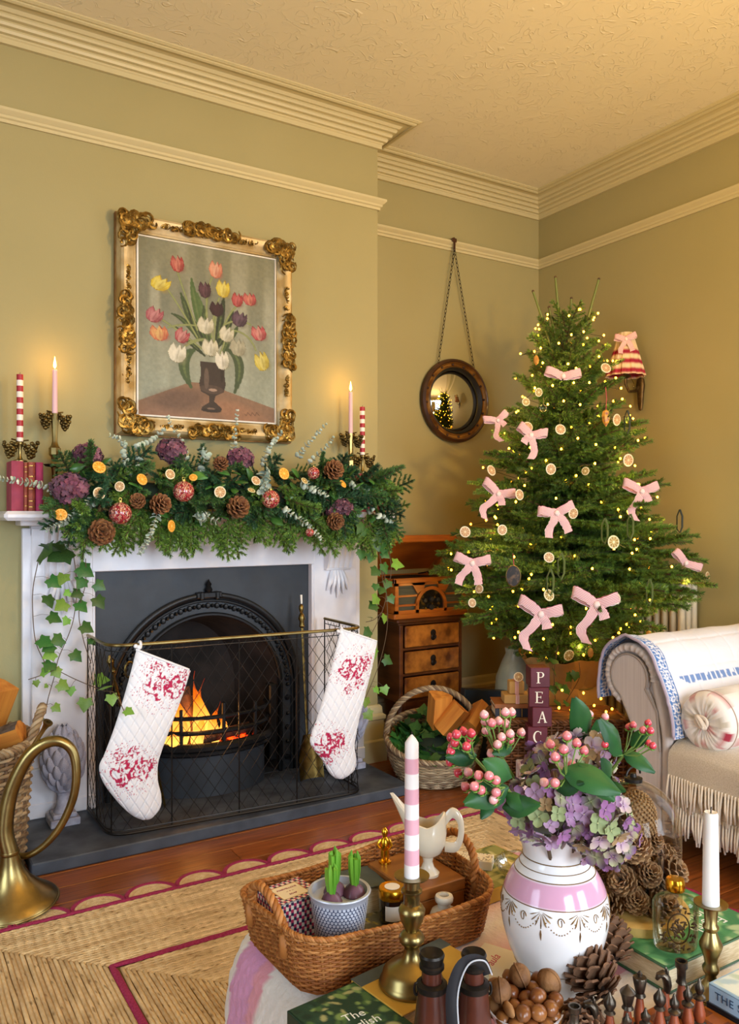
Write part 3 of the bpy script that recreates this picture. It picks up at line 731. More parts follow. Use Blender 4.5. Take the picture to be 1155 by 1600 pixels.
# ---- stockings
make('quilt_print', (1, 1, 1), 0.85, vcol=True, bump=0.25, bscale=700, sheen=0.2)
def rose_print(x, y, seed):
    """flat floral print: swirling petals about a few rose centres (x, y in metres)"""
    m = np.zeros_like(x); nz = noise2(x * 110 + 40, y * 110 + 40, seed); n2 = noise2(x * 420 + 10, y * 420 + 30, seed + 1)
    for (cx, cy, R, s) in rose_print.c:
        dx, dy = x - cx, y - cy; r = np.hypot(dx, dy) / R; a = np.arctan2(dy, dx)
        pet = np.sin(r * 9 + 1.8 * np.sin(a * 4 + s + r * 4) + (nz - .5) * 4.5 + s)
        m = np.maximum(m, (pet > .02 + r * .55) & (r < .95 + .5 * (nz - .5)))
        m = np.maximum(m, (n2 > .84) & (r > .8) & (r < 1.6 + .4 * nz))
    return m
def stocking(label, Lp, Rp, yp, centres, seed, knot):
    A = smooth_path(Lp, 10); B_ = smooth_path(Rp, 10); nt_, nu_ = 190, 96
    def res(Q):
        d = np.concatenate([[0], np.cumsum(np.linalg.norm(np.diff(Q, axis=0), axis=1))]); t = np.linspace(0, d[-1], nt_)
        return np.c_[np.interp(t, d, Q[:, 0]), np.interp(t, d, Q[:, 1])]
    A, B_ = res(A), res(B_); u = np.linspace(0, 1, nu_)
    px = A[:, 0:1] * (1 - u) + B_[:, 0:1] * u; py = A[:, 1:2] * (1 - u) + B_[:, 1:2] * u
    P3 = np.array([[tuple(at_y(px[i, j], py[i, j], yp)) for j in range(nu_)] for i in range(nt_)])
    org = at_y(*knot, yp); st = thing('stocking', label, 'stocking', org, group='quilted stockings on the fire guard')
    P3 -= np.array(tuple(org)); X, Z = P3[..., 0], P3[..., 2]
    t = np.linspace(0, 1, nt_)[:, None]
    prof = np.sqrt(np.clip(1 - (2 * u[None, :] - 1) ** 2, 0, 1)) * (np.sqrt(np.clip(1 - np.maximum(0, (t - .9) / .1) ** 2, 0, 1)) * .8 + .2)
    q = .036; d1 = np.abs(((X + Z * .62) / q) % 1 - .5) * 2; d2 = np.abs(((X - Z * .62) / q) % 1 - .5) * 2
    puff = -.0042 * (np.exp(-((1 - d1) / .12) ** 2) + np.exp(-((1 - d2) / .12) ** 2))
    wr = .004 * (noise2(X * 14 + 9, Z * 9 + 9, seed) - .5)
    F_ = P3.copy(); F_[..., 1] -= prof * .028 + (puff + wr) * np.minimum(1, prof * 2)
    Bk = P3.copy(); Bk[..., 1] += prof * .010
    rose_print.c = [(at_y(cx, cy, yp).x - org.x, at_y(cx, cy, yp).z - org.z, R, s) for cx, cy, R, s in centres]
    m = rose_print(X, Z, seed)[..., None]; wh = np.array(lin('#eceaea')); rd = np.array(lin('#b8184a'))
    C_ = wh * (1 - m) + rd * m
    b = MB(); b.grid(F_[:, ::-1], col=C_[:, ::-1]); b.grid(Bk[::6, ::6], col=np.tile(wh, (Bk[::6, ::6].shape[0] * Bk[::6, ::6].shape[1], 1)))
    b.build('sock_body', 'quilt_print', st, angle=180)
    e = MB(); top = [tuple(p) for p in F_[0, ::6]] ; e.tube([(x, y, z + .002) for x, y, z in top], .004, 6, col=wh); e.tube([tuple(p + np.array([0, .0, .002])) for p in Bk[0, ::6]], .004, 6, col=wh); e.build('top_hem', 'quilt_print', st)
    k = MB(); a = np.linspace(0, 2 * PI, 14)
    zr = HZ + GH - org.z; 
    k.tube([(0.012 + .0 * q_, .012 * math.cos(q_) + .012, zr + .012 * math.sin(q_)) for q_ in a], .005, 6, col=wh); k.sphere((.004, -.004, zr - .006), (.010, .008, .009), 8, 6, col=wh); k.sphere((-.006, .002, zr - .002), (.008, .008, .008), 8, 6, col=wh)
    k.tube([(.006, -.002, zr - .004), (.004, -.004, -.002)], .004, 6, col=wh); k.build('hanging_loop', 'quilt_print', st)
    return st
stocking('white quilted stocking with raspberry rose print hanging left on the guard, before the flames',
   [(213, 1016), (199, 1070), (181, 1130), (164, 1176), (155, 1198), (161, 1222), (183, 1252), (205, 1273), (222, 1281)],
   [(298, 1048), (286, 1085), (269, 1130), (254, 1170), (247, 1195), (247, 1220), (252, 1243), (250, 1262), (236, 1279)], 2.925,
   [(243, 1070, .055, 1.), (272, 1072, .05, 2.), (240, 1042, .025, .4), (263, 1033, .022, 3), (285, 1052, .028, 4), (190, 1206, .055, 2.4), (218, 1200, .045, .3), (184, 1178, .024, 3), (206, 1172, .024, 1.4), (236, 1190, .02, 2)], 11, (215, 1011))
stocking('white quilted stocking with raspberry rose print at the right end of the guard',
   [(532, 984), (521, 1030), (508, 1080), (496, 1120), (485, 1152), (488, 1168), (504, 1188), (514, 1207), (524, 1216)],
   [(589, 1003), (582, 1040), (572, 1080), (562, 1120), (556, 1150), (554, 1168), (556, 1185), (553, 1203), (535, 1217)], 2.87,
   [(556, 1041, .052, 2.), (540, 1045, .045, .6), (568, 1032, .03, 3.), (557, 1066, .026, 1), (540, 1075, .022, 2), (505, 1163, .055, 1.6), (520, 1160, .045, .2), (526, 1150, .025, 4), (510, 1187, .02, 2)], 23, (531, 983))

# ---- stone artichoke finials
make('stone', '#b3b1bd', 0.85, color2='#8f8d9b', nscale=30, bump=0.3, bscale=120)
def scale_mesh():
    n = 7; G = np.zeros((6, n, 3))
    for i, t in enumerate(np.linspace(0, 1, 6)):
        wdt = .5 * math.sin(PI * (.28 + .72 * t) ) ** .6 if t < 1 else .02
        for j in range(n):
            u = -1 + 2 * j / (n - 1); G[i, j] = (u * wdt, .16 * (1 - u * u) * math.sin(PI * (t * .7 + .2)) + .10 * t * t, t)
    b = MB(); b.grid(G); G2 = G.copy(); G2[..., 1] -= .09; b.grid(G2[:, ::-1]); return b.mesh('leaf_scale', 'stone', True, 80)
SCALE_ME = scale_mesh()
def finial(label, base, h):
    f = thing('stone_finial', label, 'finial', base, group='stone artichoke finials on the hearth')
    s = h / .36
    b = MB(); b.box((0, 0, .014 * s), (.105 * s, .105 * s, .028 * s), bev=.003); b.box((0, 0, .036 * s), (.085 * s, .085 * s, .018 * s), bev=.004)
    b.lathe([(.036 * s, .044 * s), (.030 * s, .055 * s), (.024 * s, .075 * s), (.022 * s, .10 * s), (.026 * s, .118 * s), (.036 * s, .124 * s), (.036 * s, .132 * s), (.024 * s, .138 * s)], 20); b.build('pedestal', 'stone', f, angle=35)
    pr = lambda t: .068 * s * (math.sin(PI * (t * .80 + .13)) ** .8)
    MB().lathe([(pr(t) * .86, (.135 + .205 * t) * s) for t in np.linspace(0, 1, 14)], 16).build('core', 'stone', f)
    for k in range(8):
        t = k / 7.6; n = 9 if k < 6 else 6
        for j in range(n):
            a = 2 * PI * (j + .5 * (k % 2)) / n; r = pr(t) * .92; hh = (.132 + .195 * t) * s
            M = Matrix.Translation((r * math.cos(a), r * math.sin(a), hh)) @ Matrix.Rotation(a - PI / 2, 4, 'Z') @ Matrix.Rotation(-(.42 - t * .98) , 4, 'X') @ Matrix.Diagonal((2.2 * PI * max(r, .014) / n, .12 * s, .056 * s, 1))
            inst(SCALE_ME, 'leaf_scale', f, M=M)
    return f
p = at_y(96, 1291, 3.24); finial('grey stone artichoke finial on the hearth behind the brass horn', (p.x, 3.21, HZ), .36)
finial('grey stone artichoke finial at the right end of the hearth behind the stocking', (1.893, 3.22, HZ), .36)

# ---- fire irons
def rod(name, label, pts, r, mat='old_brass'):
    t = thing(name, label, 'fire iron', pts[0], group='brass fire irons behind the guard'); o = Vector(pts[0])
    MB().tube([tuple(Vector(p) - o) for p in pts], r, 8).build('shaft', mat, t); return t, o
t, o = rod('fire_shovel', 'brass fire shovel standing upright behind the right of the guard', [(1.655, 3.19, HZ + .16), (1.66, 3.25, .70)], .006)
MB().lathe([(.005, 0), (.013, .01), (.010, .03), (.016, .045), (.012, .06), (.006, .07), (.011, .085), (.011, .10), (.003, .11)], 12, frame_dir((.005, .06, .49), (.01, .11, 1))).build('handle', 'old_brass', t)
MB().lathe([(.004, 0), (.005, .04)], 8, frame_dir((.006, .067, .60), (.01, .11, 1))).build('handle_tip', 'white_card', t)
G = np.zeros((9, 9, 3))
for i, v in enumerate(np.linspace(0, 1, 9)):
    wdt = .03 + .028 * min(1, v * 2.2)
    for j, u in enumerate(np.linspace(-1, 1, 9)): G[i, j] = (u * wdt, -.03 * v + .018 * abs(u) ** 3 * 0 - .020 * abs(u) ** 4, .03 - .185 * v)
b = MB(); b.grid(G); G2 = G + np.array([0, .004, 0]); b.grid(G2[:, ::-1]); b.build('blade', 'old_brass', t)
t, o = rod('poker', 'brass poker leaning behind the left end of the guard', [(.93, 3.2, HZ), (.80, 3.14, .60)], .006)
MB().lathe([(.005, 0), (.014, .012), (.009, .03), (.016, .05), (.004, .075)], 10, frame_dir((-.13, -.06, .555), (-.13, -.06, .55))).build('handle', 'old_brass', t)
t, o = rod('fire_tongs', 'brass fire tongs with looped handle behind the left stocking', [(.98, 3.16, HZ), (.86, 3.13, .52)], .0055)
MB().tube([(-.12 + .018 * math.sin(a), -.03, .535 + .03 * (1 - math.cos(a))) for a in np.linspace(0, 2 * PI, 18)], .005, 6).build('handle_loop', 'old_brass', t)
MB().tube([(.03, .01, 0), (-.04, -.02, .3), (-.115, -.03, .47)], .005, 6).build('second_arm', 'old_brass', t)

# ---- wicker weaving helper
make('willow', (1, 1, 1), 0.6, vcol=True, bump=0.2, bscale=150)
def weave(b, ring_fn, rows, stakes, r, cols, per=2, amp=None, skip=None, stake_r=None, n=5, seed=1, lift=0.0):
    """horizontal strands woven in front of and behind upright stakes. ring_fn(u, v) -> point, u in 0..1 round, v in 0..1 up"""
    rg = np.random.default_rng(seed); amp = amp or r * 1.0; e = 1e-3
    def nrm(u, v):
        p = np.array(ring_fn(u, v)); q = np.array(ring_fn((u + e) % 1, v)); t_ = q - p; nv = np.array([t_[1], -t_[0], 0]); return nv / max(np.linalg.norm(nv), 1e-9)
    for k in range(rows):
        v = (k + .5) / rows; pts = []; m = stakes * per; ph = k % 2; c = np.array(cols[rg.integers(len(cols))]) * (0.85 + .3 * rg.random())
        for i in range(m):
            u = i / m; s = math.cos(PI * i / per + PI * ph)
            p = np.array(ring_fn(u, v + lift * (rg.random() - .5) / rows)) + nrm(u, v) * amp * s; pts.append(p)
        b.tube(pts, r * (.9 + .2 * rg.random()), n, closed=True, col=c)
    for i in range(stakes):
        u = i / stakes; c = np.array(cols[rg.integers(len(cols))]) * .8
        b.tube([ring_fn(u, v) for v in np.linspace(0, 1.0, 7)], stake_r or r, 5, col=c)
def twist(b, path, R, strands, r, turns, cols, n=5, closed=False):
    P = np.array([tuple(p) for p in path], float); T = np.gradient(P, axis=0); T /= np.linalg.norm(T, axis=1, keepdims=True)
    u = np.array([.3, .2, .93]) if abs(T[0, 2]) < .8 else np.array([1, .2, .1]); N_ = u - T * (T @ u)[:, None]; N_ /= np.linalg.norm(N_, axis=1, keepdims=True); B_ = np.cross(T, N_)
    th = np.linspace(0, turns * 2 * PI, len(P))
    for s in range(strands):
        a = th + 2 * PI * s / strands
        b.tube(P + R * (np.cos(a)[:, None] * N_ + np.sin(a)[:, None] * B_), r, n, closed=closed, col=np.array(cols[s % len(cols)]))
GREYW = [lin('#98815f'), lin('#836b4d'), lin('#ad9775'), lin('#735c43')]
HONEY = [lin('#a86a30'), lin('#96591f'), lin('#b97c40'), lin('#8a4f1e')]

# ---- log basket and logs at the far left
make('bark', '#4f4238', 0.95, color2='#7d6f60', nscale=18, bump=1.0, bscale=30, bdist=0.01)
make('split_wood', '#d08a35', 0.8, color2='#b26a22', nscale=5, stretch=(6, 6, .6), bump=0.2, bscale=30, rand=0.1)
lb = thing('log_basket', 'tall grey wicker log basket at the left edge beside the fireplace', 'basket', (.235, 3.04, 0))
def rf(u, v): a = u * 2 * PI; R = .225 + .03 * v; return (R * math.cos(a), R * math.sin(a), .01 + .42 * v)
b = MB(); weave(b, rf, 34, 40, .0075, GREYW, per=2, seed=3); b.build('woven_side', 'willow', lb, angle=180, kind='stuff')
b = MB(); a_ = np.linspace(0, 2 * PI, 160); twist(b, [(.258 * math.cos(a), .258 * math.sin(a), .435) for a in a_], .010, 3, .009, 30, GREYW); b.build('rim', 'willow', lb, angle=180)
MB().lathe([(.001, .012), (.22, .012), (.22, .02), (.001, .02)], 32, col=GREYW[1]).build('base', 'willow', lb)
b = MB(); hp = [(.255 + .035 * math.sin(t * PI), (t - .5) * .16, .43 + .11 * math.sin(t * PI)) for t in np.linspace(0, 1, 40)]
twist(b, hp, .009, 3, .008, 5, GREYW); b.build('handle', 'willow', lb, angle=180, rot=(0, 0, -.25))
def split_log(name, L_, r, ang=1.25, seed=0, bare=False):
    rg = np.random.default_rng(seed); n = 9; b = MB()
    arc = [(r * math.cos(a) * (1 + .08 * rg.random()), r * math.sin(a) * (1 + .08 * rg.random())) for a in np.linspace(-ang / 2, ang / 2, n)]
    apex = (-.15 * r, 0)
    pts0 = np.array([(x, y, 0) for x, y in arc]); pts1 = np.array([(x, y, L_) for x, y in arc])
    b.grid(np.array([pts0, pts1]), mi=0)
    A0, A1 = (*apex, 0), (*apex, L_)
    b.add([A0, A1, pts1[0], pts0[0]], [np.array([[0, 1, 2, 3]])], mi=1); b.add([A0, pts0[-1], pts1[-1], A1], [np.array([[0, 1, 2, 3]])], mi=1)
    b.add(np.vstack([[A0], pts0]), [np.arange(n + 1)], mi=1); b.add(np.vstack([[A1], pts1]), [np.arange(n + 1)[::-1]], mi=1)
    return b.mesh(name, ['split_wood' if bare else 'bark', 'split_wood'], True, 30)
for k, (p, d, L_, r, roll, lab) in enumerate((((.25, 3.02, .40), (.18, -.55, .45), .22, .13, 2.2, 'split log facing the front of the left log basket'), ((.30, 3.10, .40), (.25, -.35, .9), .22, .11, .6, 'split log standing at the right of the left log basket'),
       ((.16, 3.12, .42), (.12, -.45, .9), .24, .11, 3.6, 'split log topmost at the back of the left log basket'), ((.14, 3.0, .38), (.3, -.6, .35), .25, .10, 5.2, 'barky split log at the left edge of the log basket'), ((.28, 2.99, .36), (.9, -.35, .3), .20, .09, 1.4, 'small split log by the rope handle of the log basket'))):
    o = inst(split_log('split_log', L_, r, 1.5, k), 'split_log', M=frame_dir(p, d, roll=roll)); tag(o, lab, 'log', 'split logs in the tall basket')

# ---- brass hunting horn
hc = at_z(20, 1413, 0.012)
horn = thing('hunting_horn', 'coiled brass hunting horn resting bell-down beside the hearth', 'horn', (hc.x, hc.y, .014))
def hp_(cx, cy, dd=0.0): return tuple(at_d(cx / 3.5, 1050 + cy / 3.5, 2.47 + dd) - Vector((hc.x, hc.y, 0)))
nk = hp_(52, 1010, 0)
b = MB(); prof = [(.132, .0), (.128, .010), (.108, .028), (.080, .055), (.056, .085), (.040, .12), (.030, .155), (.025, .19)]
top = Vector(nk); M = frame_dir((0, 0, .004), tuple(Vector((top.x, top.y, top.z))))
zl = top.length / .19
b.lathe([(r, z * zl) for r, z in prof], 40, M, cap=False); b.lathe([(r - .003, z * zl) for r, z in prof][::-1], 40, M, cap=False)
b.tube([tuple(M @ Vector((.132 * math.cos(a), .132 * math.sin(a), .0))) for a in np.linspace(0, 2 * PI, 41)[:-1]], .0035, 6, closed=True)
b.build('bell', 'brass', horn)
MB().lathe([(.027, -.006), (.029, 0), (.027, .006)], 24, frame_dir(nk, top)).build('collar', 'brass', horn)
path = [nk, hp_(28, 880), hp_(60, 680, .01), hp_(145, 500, .02), hp_(240, 418, .03), hp_(330, 405, .04), hp_(398, 460, .05), hp_(418, 580, .05), hp_(398, 720, .05), hp_(330, 870, .05), hp_(240, 975, .05), hp_(150, 1028, .05), hp_(85, 1010, .055), hp_(40, 900, .06), hp_(52, 760, .06), hp_(100, 600, .05), hp_(165, 460, .03), hp_(222, 365, .02)]
P_ = smooth_path(path, 8); n = len(P_); R_ = np.interp(np.arange(n) / n, [0, .12, .3, .6, .8, 1], [.026, .022, .016, .010, .008, .0065])
MB().tube(P_, R_, 12).build('coil', 'brass', horn)
d = Vector(P_[-1]) - Vector(P_[-5]); MB().lathe([(.0065, 0), (.007, .02), (.010, .035), (.015, .043), (.015, .048), (.006, .048), (.003, .03)], 16, frame_dir(P_[-1], d)).build('mouthpiece', 'brass', horn)
# ================================================================== OVER THE MANTEL
SHELF = 1.215
# ---- framed flower painting
make('frame_gilt', '#a88c55', 0.5, 0.35, color2='#cdbb92', nscale=9, nmin=0.42, nmax=0.62, bump=0.3, bscale=70)
make('frame_gold', '#9c7e40', 0.38, 0.85, color2='#60481e', nscale=40, bump=0.2, bscale=90)
make('frame_edge', '#7a5126', 0.5, 0.3, color2='#9a7338', nscale=30)
make('painting', (1, 1, 1), 0.55, vcol=True, bump=0.25, bscale=260, spec=0.3)
px0, px1, pz0, pz1 = 0.941, 1.568, 1.607, 2.352
pic = thing('framed_painting', 'oil painting of tulips in a goblet vase in an ornate gilt frame', 'painting', ((px0 + px1) / 2, YC - .001, (pz0 + pz1) / 2))
def paint_tulips():
    W_, H_ = 250, 297; p = Pic(W_, H_, '#8f9079')
    def U(X, Y):
        q = at_y(160 + X / 3.5, 310 + Y / 3.5, 3.33); return ((q.x - px0) / (px1 - px0), (pz1 - q.z) / (pz1 - pz0))
    st = noise2(p.x * 16, p.y * 3 + 4, 1); s2 = noise2(p.x * 40, p.y * 40, 2)
    for (f, c) in ((np.clip((st - .4) * 1.6, 0, .6), '#b4b49e'), (np.clip((.45 - st) * 1.8, 0, .5), '#6d7264'), (np.clip((p.y - .35) * 1.3, 0, .55), '#a9b3a2'), (np.clip((.3 - p.y) * 2, 0, .4), '#8c8763')): p.blend(f, c)
    tb = [U(180, 1110), U(480, 1005), U(560, 1010), U(940, 1150), U(960, 1300), U(160, 1300)]
    p.poly(tb, '#8f6f58'); inside = np.zeros((H_, W_))
    p.ell(*U(420, 1100), .20, .06, '#6a5347', -.15, .8, .8); p.ell(*U(730, 1170), .20, .05, '#a9795a', .25, .7, .9); p.ell(*U(280, 1190), .18, .05, '#97725e', 0, .6, .9)
    G1, G2, G3 = '#3c5030', '#6b7d4c', '#2a3a26'
    def leaf(a, m, e, w_, c):
        q = bez(U(*a), U(*m), U(*e), 12); wd = [w_ * math.sin(PI * (.12 + .86 * t)) for t in np.linspace(0, 1, 12)]
        for k in range(11): p.line([tuple(q[k]), tuple(q[k + 1])], max(.002, wd[k]), c)
        for k in range(2, 9): p.line([tuple(q[k]), tuple(q[k + 1])], wd[k] * .25, G2, .5)
    for a, m, e, w_, c in (((560, 830), (470, 640), (430, 520), .022, G1), ((570, 830), (500, 560), (488, 440), .022, '#4f6a3a'), ((540, 800), (470, 660), (380, 630), .015, G1), ((500, 830), (400, 870), (485, 1030), .032, '#465c3a'),
                           ((690, 830), (790, 880), (725, 1060), .030, '#435438'), ((620, 830), (650, 650), (665, 545), .022, G3), ((600, 800), (560, 650), (520, 520), .018, '#56703f'), ((640, 800), (720, 760), (740, 700), .018, G1), ((590, 860), (560, 700), (555, 590), .02, G1), ((610, 850), (700, 700), (715, 620), .018, G3), ((560, 860), (450, 760), (400, 700), .016, G3), ((600, 860), (520, 760), (470, 600), .02, G3), ((640, 870), (690, 800), (700, 720), .02, G1)): leaf(a, m, e, w_, c)
    for a, m, e in (((410, 400), (450, 520), (520, 720)), ((360, 500), (430, 600), (520, 760)), ((600, 435), (575, 480), (568, 640)), ((570, 550), (572, 650), (575, 700)), ((640, 545), (600, 640), (600, 760)), ((735, 590), (680, 640), (640, 760)), ((620, 650), (615, 720), (610, 800)), ((330, 665), (420, 720), (540, 820)),
                    ((360, 705), (440, 680), (540, 700)), ((470, 790), (520, 765), (560, 770)), ((450, 810), (500, 780), (560, 770)), ((840, 830), (800, 720), (690, 720)), ((810, 690), (740, 650), (670, 690)), ((670, 780), (660, 820), (640, 860))):
        p.line([tuple(q) for q in bez(U(*a), U(*m), U(*e), 8)], .0055, '#7f8b55'); p.line([tuple(q) for q in bez(U(*a), U(*m), U(*e), 8)], .002, '#a9ae74', .7)
    vc = '#3a2f2b'
    p.poly([U(535, 890), U(675, 905), U(668, 960), U(675, 1020), U(665, 1060), U(620, 1080), U(612, 1110), U(655, 1150), U(650, 1165), U(595, 1172), U(540, 1160), U(545, 1140), U(585, 1115), U(585, 1080), U(540, 1055), U(530, 1010), U(540, 960)], vc)
    p.ell(*U(600, 1045), .085, .025, '#54433b', .05, .9); p.ell(*U(570, 985), .018, .06, '#6d5b50', 0, .8); p.ell(*U(605, 1048), .03, .008, '#b59a86', 0, .9); p.ell(*U(655, 960), .012, .05, '#241d1b', 0, .8); p.ell(*U(597, 1160), .07, .012, '#2b2322', .03, .9); p.ell(*U(595, 1150), .03, .005, '#8d7465', 0, .8)
    def tulip(X, Y, w_, h_, rot, c1, c2, c3):
        cx, cy = U(X, Y); rx, ry = w_ / 760 / 2, h_ / 990 / 2; ca, sa = math.cos(rot), math.sin(rot)
        def o(dx, dy): return cx + (dx * ca - dy * sa) * rx, cy + (dx * sa + dy * ca) * ry
        def petal(pts, c, op=1.0): p.poly([o(*q) for q in pts], c, op)
        petal([(-.95, .1), (-.8, -.6), (-.55, -1.05), (-.1, -.5), (.15, -1.1), (.5, -.5), (.62, -1.0), (.85, -.5), (.95, .15), (.7, .75), (.1, 1.05), (-.55, .85)], c3)
        petal([(-.92, .1), (-.78, -.55), (-.56, -.98), (-.2, -.4), (-.05, .3), (-.2, .95), (-.6, .75)], c1)
        petal([(.92, .15), (.82, -.45), (.62, -.95), (.3, -.4), (.12, .3), (.2, .98), (.65, .75)], c1)
        petal([(-.3, .0), (-.12, -.5), (.12, -.98), (.32, -.45), (.42, .1), (.25, .8), (.0, 1.0), (-.2, .8)], c2, .8)
        for dx in (-.7, -.4, .1, .5, .75): p.line([o(dx, -.35), o(dx * .7, .6)], .0022, c2 if abs(dx) > .3 else c3, .55)
        p.ell(*o(.5, .5), rx * .5, ry * .5, c3, rot, .5, .9); p.ell(*o(-.4, -.2), rx * .35, ry * .5, c2, rot, .45, .9)
    R_, RD, PK = '#a8383a', '#7a2128', '#d98a76'; Y1, Y2, Y3 = '#d9c23c', '#e8dc7a', '#a88a1c'; D1, D2, D3 = '#43222f', '#2b1520', '#6b4654'; W1, W2, W3 = '#cfc9ab', '#e6e2cc', '#8f8b70'
    for t in ((410, 358, 78, 92, -.08, R_, PK, RD), (318, 465, 110, 80, .5, Y1, Y2, Y3), (620, 390, 80, 95, .1, '#d98a6a', '#e8b89a', '#b25544'), (560, 500, 74, 92, -.05, D1, D3, D2), (660, 495, 84, 98, .1, Y1, Y2, Y3), (738, 555, 70, 82, .15, R_, '#c96a6a', RD), (805, 552, 84, 74, -.1, '#b54a50', PK, RD), (625, 605, 84, 84, 0, D2, D1, D2),
              (750, 660, 96, 90, .3, '#4c3346', '#6e5668', '#2d1d2a'), (855, 738, 96, 88, -.2, '#b84a52', '#dd9a90', RD), (285, 636, 98, 84, .4, '#a85560', '#cf8f90', '#7d323c'), (310, 736, 104, 84, -.1, '#cf7a55', '#e6c07a', '#a8443c'), (436, 750, 84, 84, .5, '#ad4450', '#d79a94', '#7d2833'), (565, 695, 100, 96, .1, W1, W2, W3), (680, 742, 90, 90, .3, W1, W2, W3),
              (590, 815, 100, 98, 0, W1, W2, '#8a866c'), (410, 845, 104, 108, .2, W2, '#f0ecd8', W3), (655, 885, 84, 110, -.15, W2, '#efeadb', W3), (742, 815, 96, 100, 0, '#a8a48a', '#bdb99f', '#7f7c66'), (872, 892, 92, 112, -.35, '#cdbb4a', '#e4d880', '#97851f')): tulip(*t)
    q = [U(780 + 8 * k, 1180 + 10 * math.sin(k * 2.1)) for k in range(11)]; p.line(q, .002, '#5d4236', .8)
    p.a = p.a * .70 + .04 * np.array(lin('#8c8468')); v = noise2(p.x * 60, p.y * 70, 6) * .16 + noise2(p.x * 130, p.y * 150, 8) * .10 + .87; p.a *= v[..., None]
    return p
pp = paint_tulips(); hw, hh = (px1 - px0) / 2, (pz1 - pz0) / 2
G = np.zeros((pp.h, pp.w, 3)); G[..., 0] = -hw + pp.x * 2 * hw; G[..., 2] = hh - pp.y * 2 * hh; G[..., 1] = -.038
b = MB(); b.grid(G, col=pp.a); b.box((0, -.025, 0), (2 * hw, .024, 2 * hh), col=lin('#b7a98a')); b.build('canvas', 'painting', pic, smooth=False)
FWd = .078; pr = [(0, 0), (0, .036), (.004, .046), (.010, .044), (.016, .050), (.030, .056), (.046, .070), (.058, .074), (.068, .066), (.074, .050), (.078, .03), (.076, 0)]
# sweep in XZ: build in XY (x, z) then turn upright
rect = [(-hw, -hh), (-hw, hh), (hw, hh), (hw, -hh)]
b = MB(); b.sweep([(-o, d) for o, d in pr], rect, closed=True, M=Matrix.Rotation(PI / 2, 4, 'X')); b.build('frame_moulding', 'frame_gilt', pic, angle=30)
b = MB(); b.sweep([(.001, .038), (.001, .044), (.007, .047), (.007, .038)], rect[::1], closed=True, M=Matrix.Rotation(PI / 2, 4, 'X')); b.build('inner_slip', 'white_card', pic, angle=30)
b = MB(); b.sweep([(-.0765, .001), (-.0765, .028), (-.081, .028), (-.081, .001)], rect, closed=True, M=Matrix.Rotation(PI / 2, 4, 'X')); b.build('frame_side', 'frame_edge', pic, angle=30)
def scrollwork(w_, h_, n, seed):
    """gilded C-scrolls and acanthus lumps on the xz plane, centred on 0"""
    rg = random.Random(seed); b = MB(); mn = min(w_, h_)
    for k in range(n):
        R = rg.uniform(.22, .36) * mn; cx, cz = rg.uniform(-1, 1) * max(0, w_ / 2 - R), rg.uniform(-1, 1) * max(0, h_ / 2 - R); s = rg.choice((-1, 1)); a0 = rg.uniform(0, 6.28)
        P_ = [(cx + R * (1 - .75 * t) * math.cos(a0 + s * t * 6), -.002 - .005 * math.sin(t * PI) - rg.uniform(0, .001), cz + R * (1 - .75 * t) * math.sin(a0 + s * t * 6)) for t in np.linspace(0, 1, 11)]
        q = mn / .07; b.tube(P_, [(.0016 + .0042 * math.sin(PI * t)) * min(1.2, max(.6, q)) for t in np.linspace(0.05, 1, 11)], 5)
        b.sphere(P_[-1], .005, 6, 4)
        a1 = rg.uniform(0, 6.28); b.sphere((cx, -.002, cz), (.010, .005, .004), 6, 4, M=Matrix.Translation((cx, 0, cz)) @ Matrix.Rotation(a1, 4, 'Y') @ Matrix.Translation((-cx, 0, -cz)))
    return b
for sx in (-1, 1):
    for sz in (-1, 1):
        scrollwork(.17, .092, 30, 3 + sx + 2 * sz).build('corner_ornament', 'frame_gold', pic, loc=(sx * (hw + .005), -.066, sz * (hh + .042)), kind='stuff')
        scrollwork(.092, .15, 26, 9 + sx + 3 * sz).build('corner_ornament', 'frame_gold', pic, loc=(sx * (hw + .042), -.067, sz * (hh + .0)), kind='stuff')
    scrollwork(.08, .27, 46, 31 + sx).build('side_ornament', 'frame_gold', pic, loc=(sx * (hw + .05), -.068, 0), kind='stuff')
    for dz in (-.19, .19): scrollwork(.04, .13, 18, 41 + sx + int(dz * 10)).build('small_motif', 'frame_gold', pic, loc=(sx * (hw + .045), -.062, dz), kind='stuff')
for sz in (-1, 1):
    scrollwork(.27, .08, 46, 51 + sz).build('centre_ornament', 'frame_gold', pic, loc=(0, -.068, sz * (hh + .05)), kind='stuff')
    for dx in (-.17, .17): scrollwork(.11, .04, 16, 61 + sz + int(dx * 10)).build('small_motif', 'frame_gold', pic, loc=(dx, -.062, sz * (hh + .045)), kind='stuff')

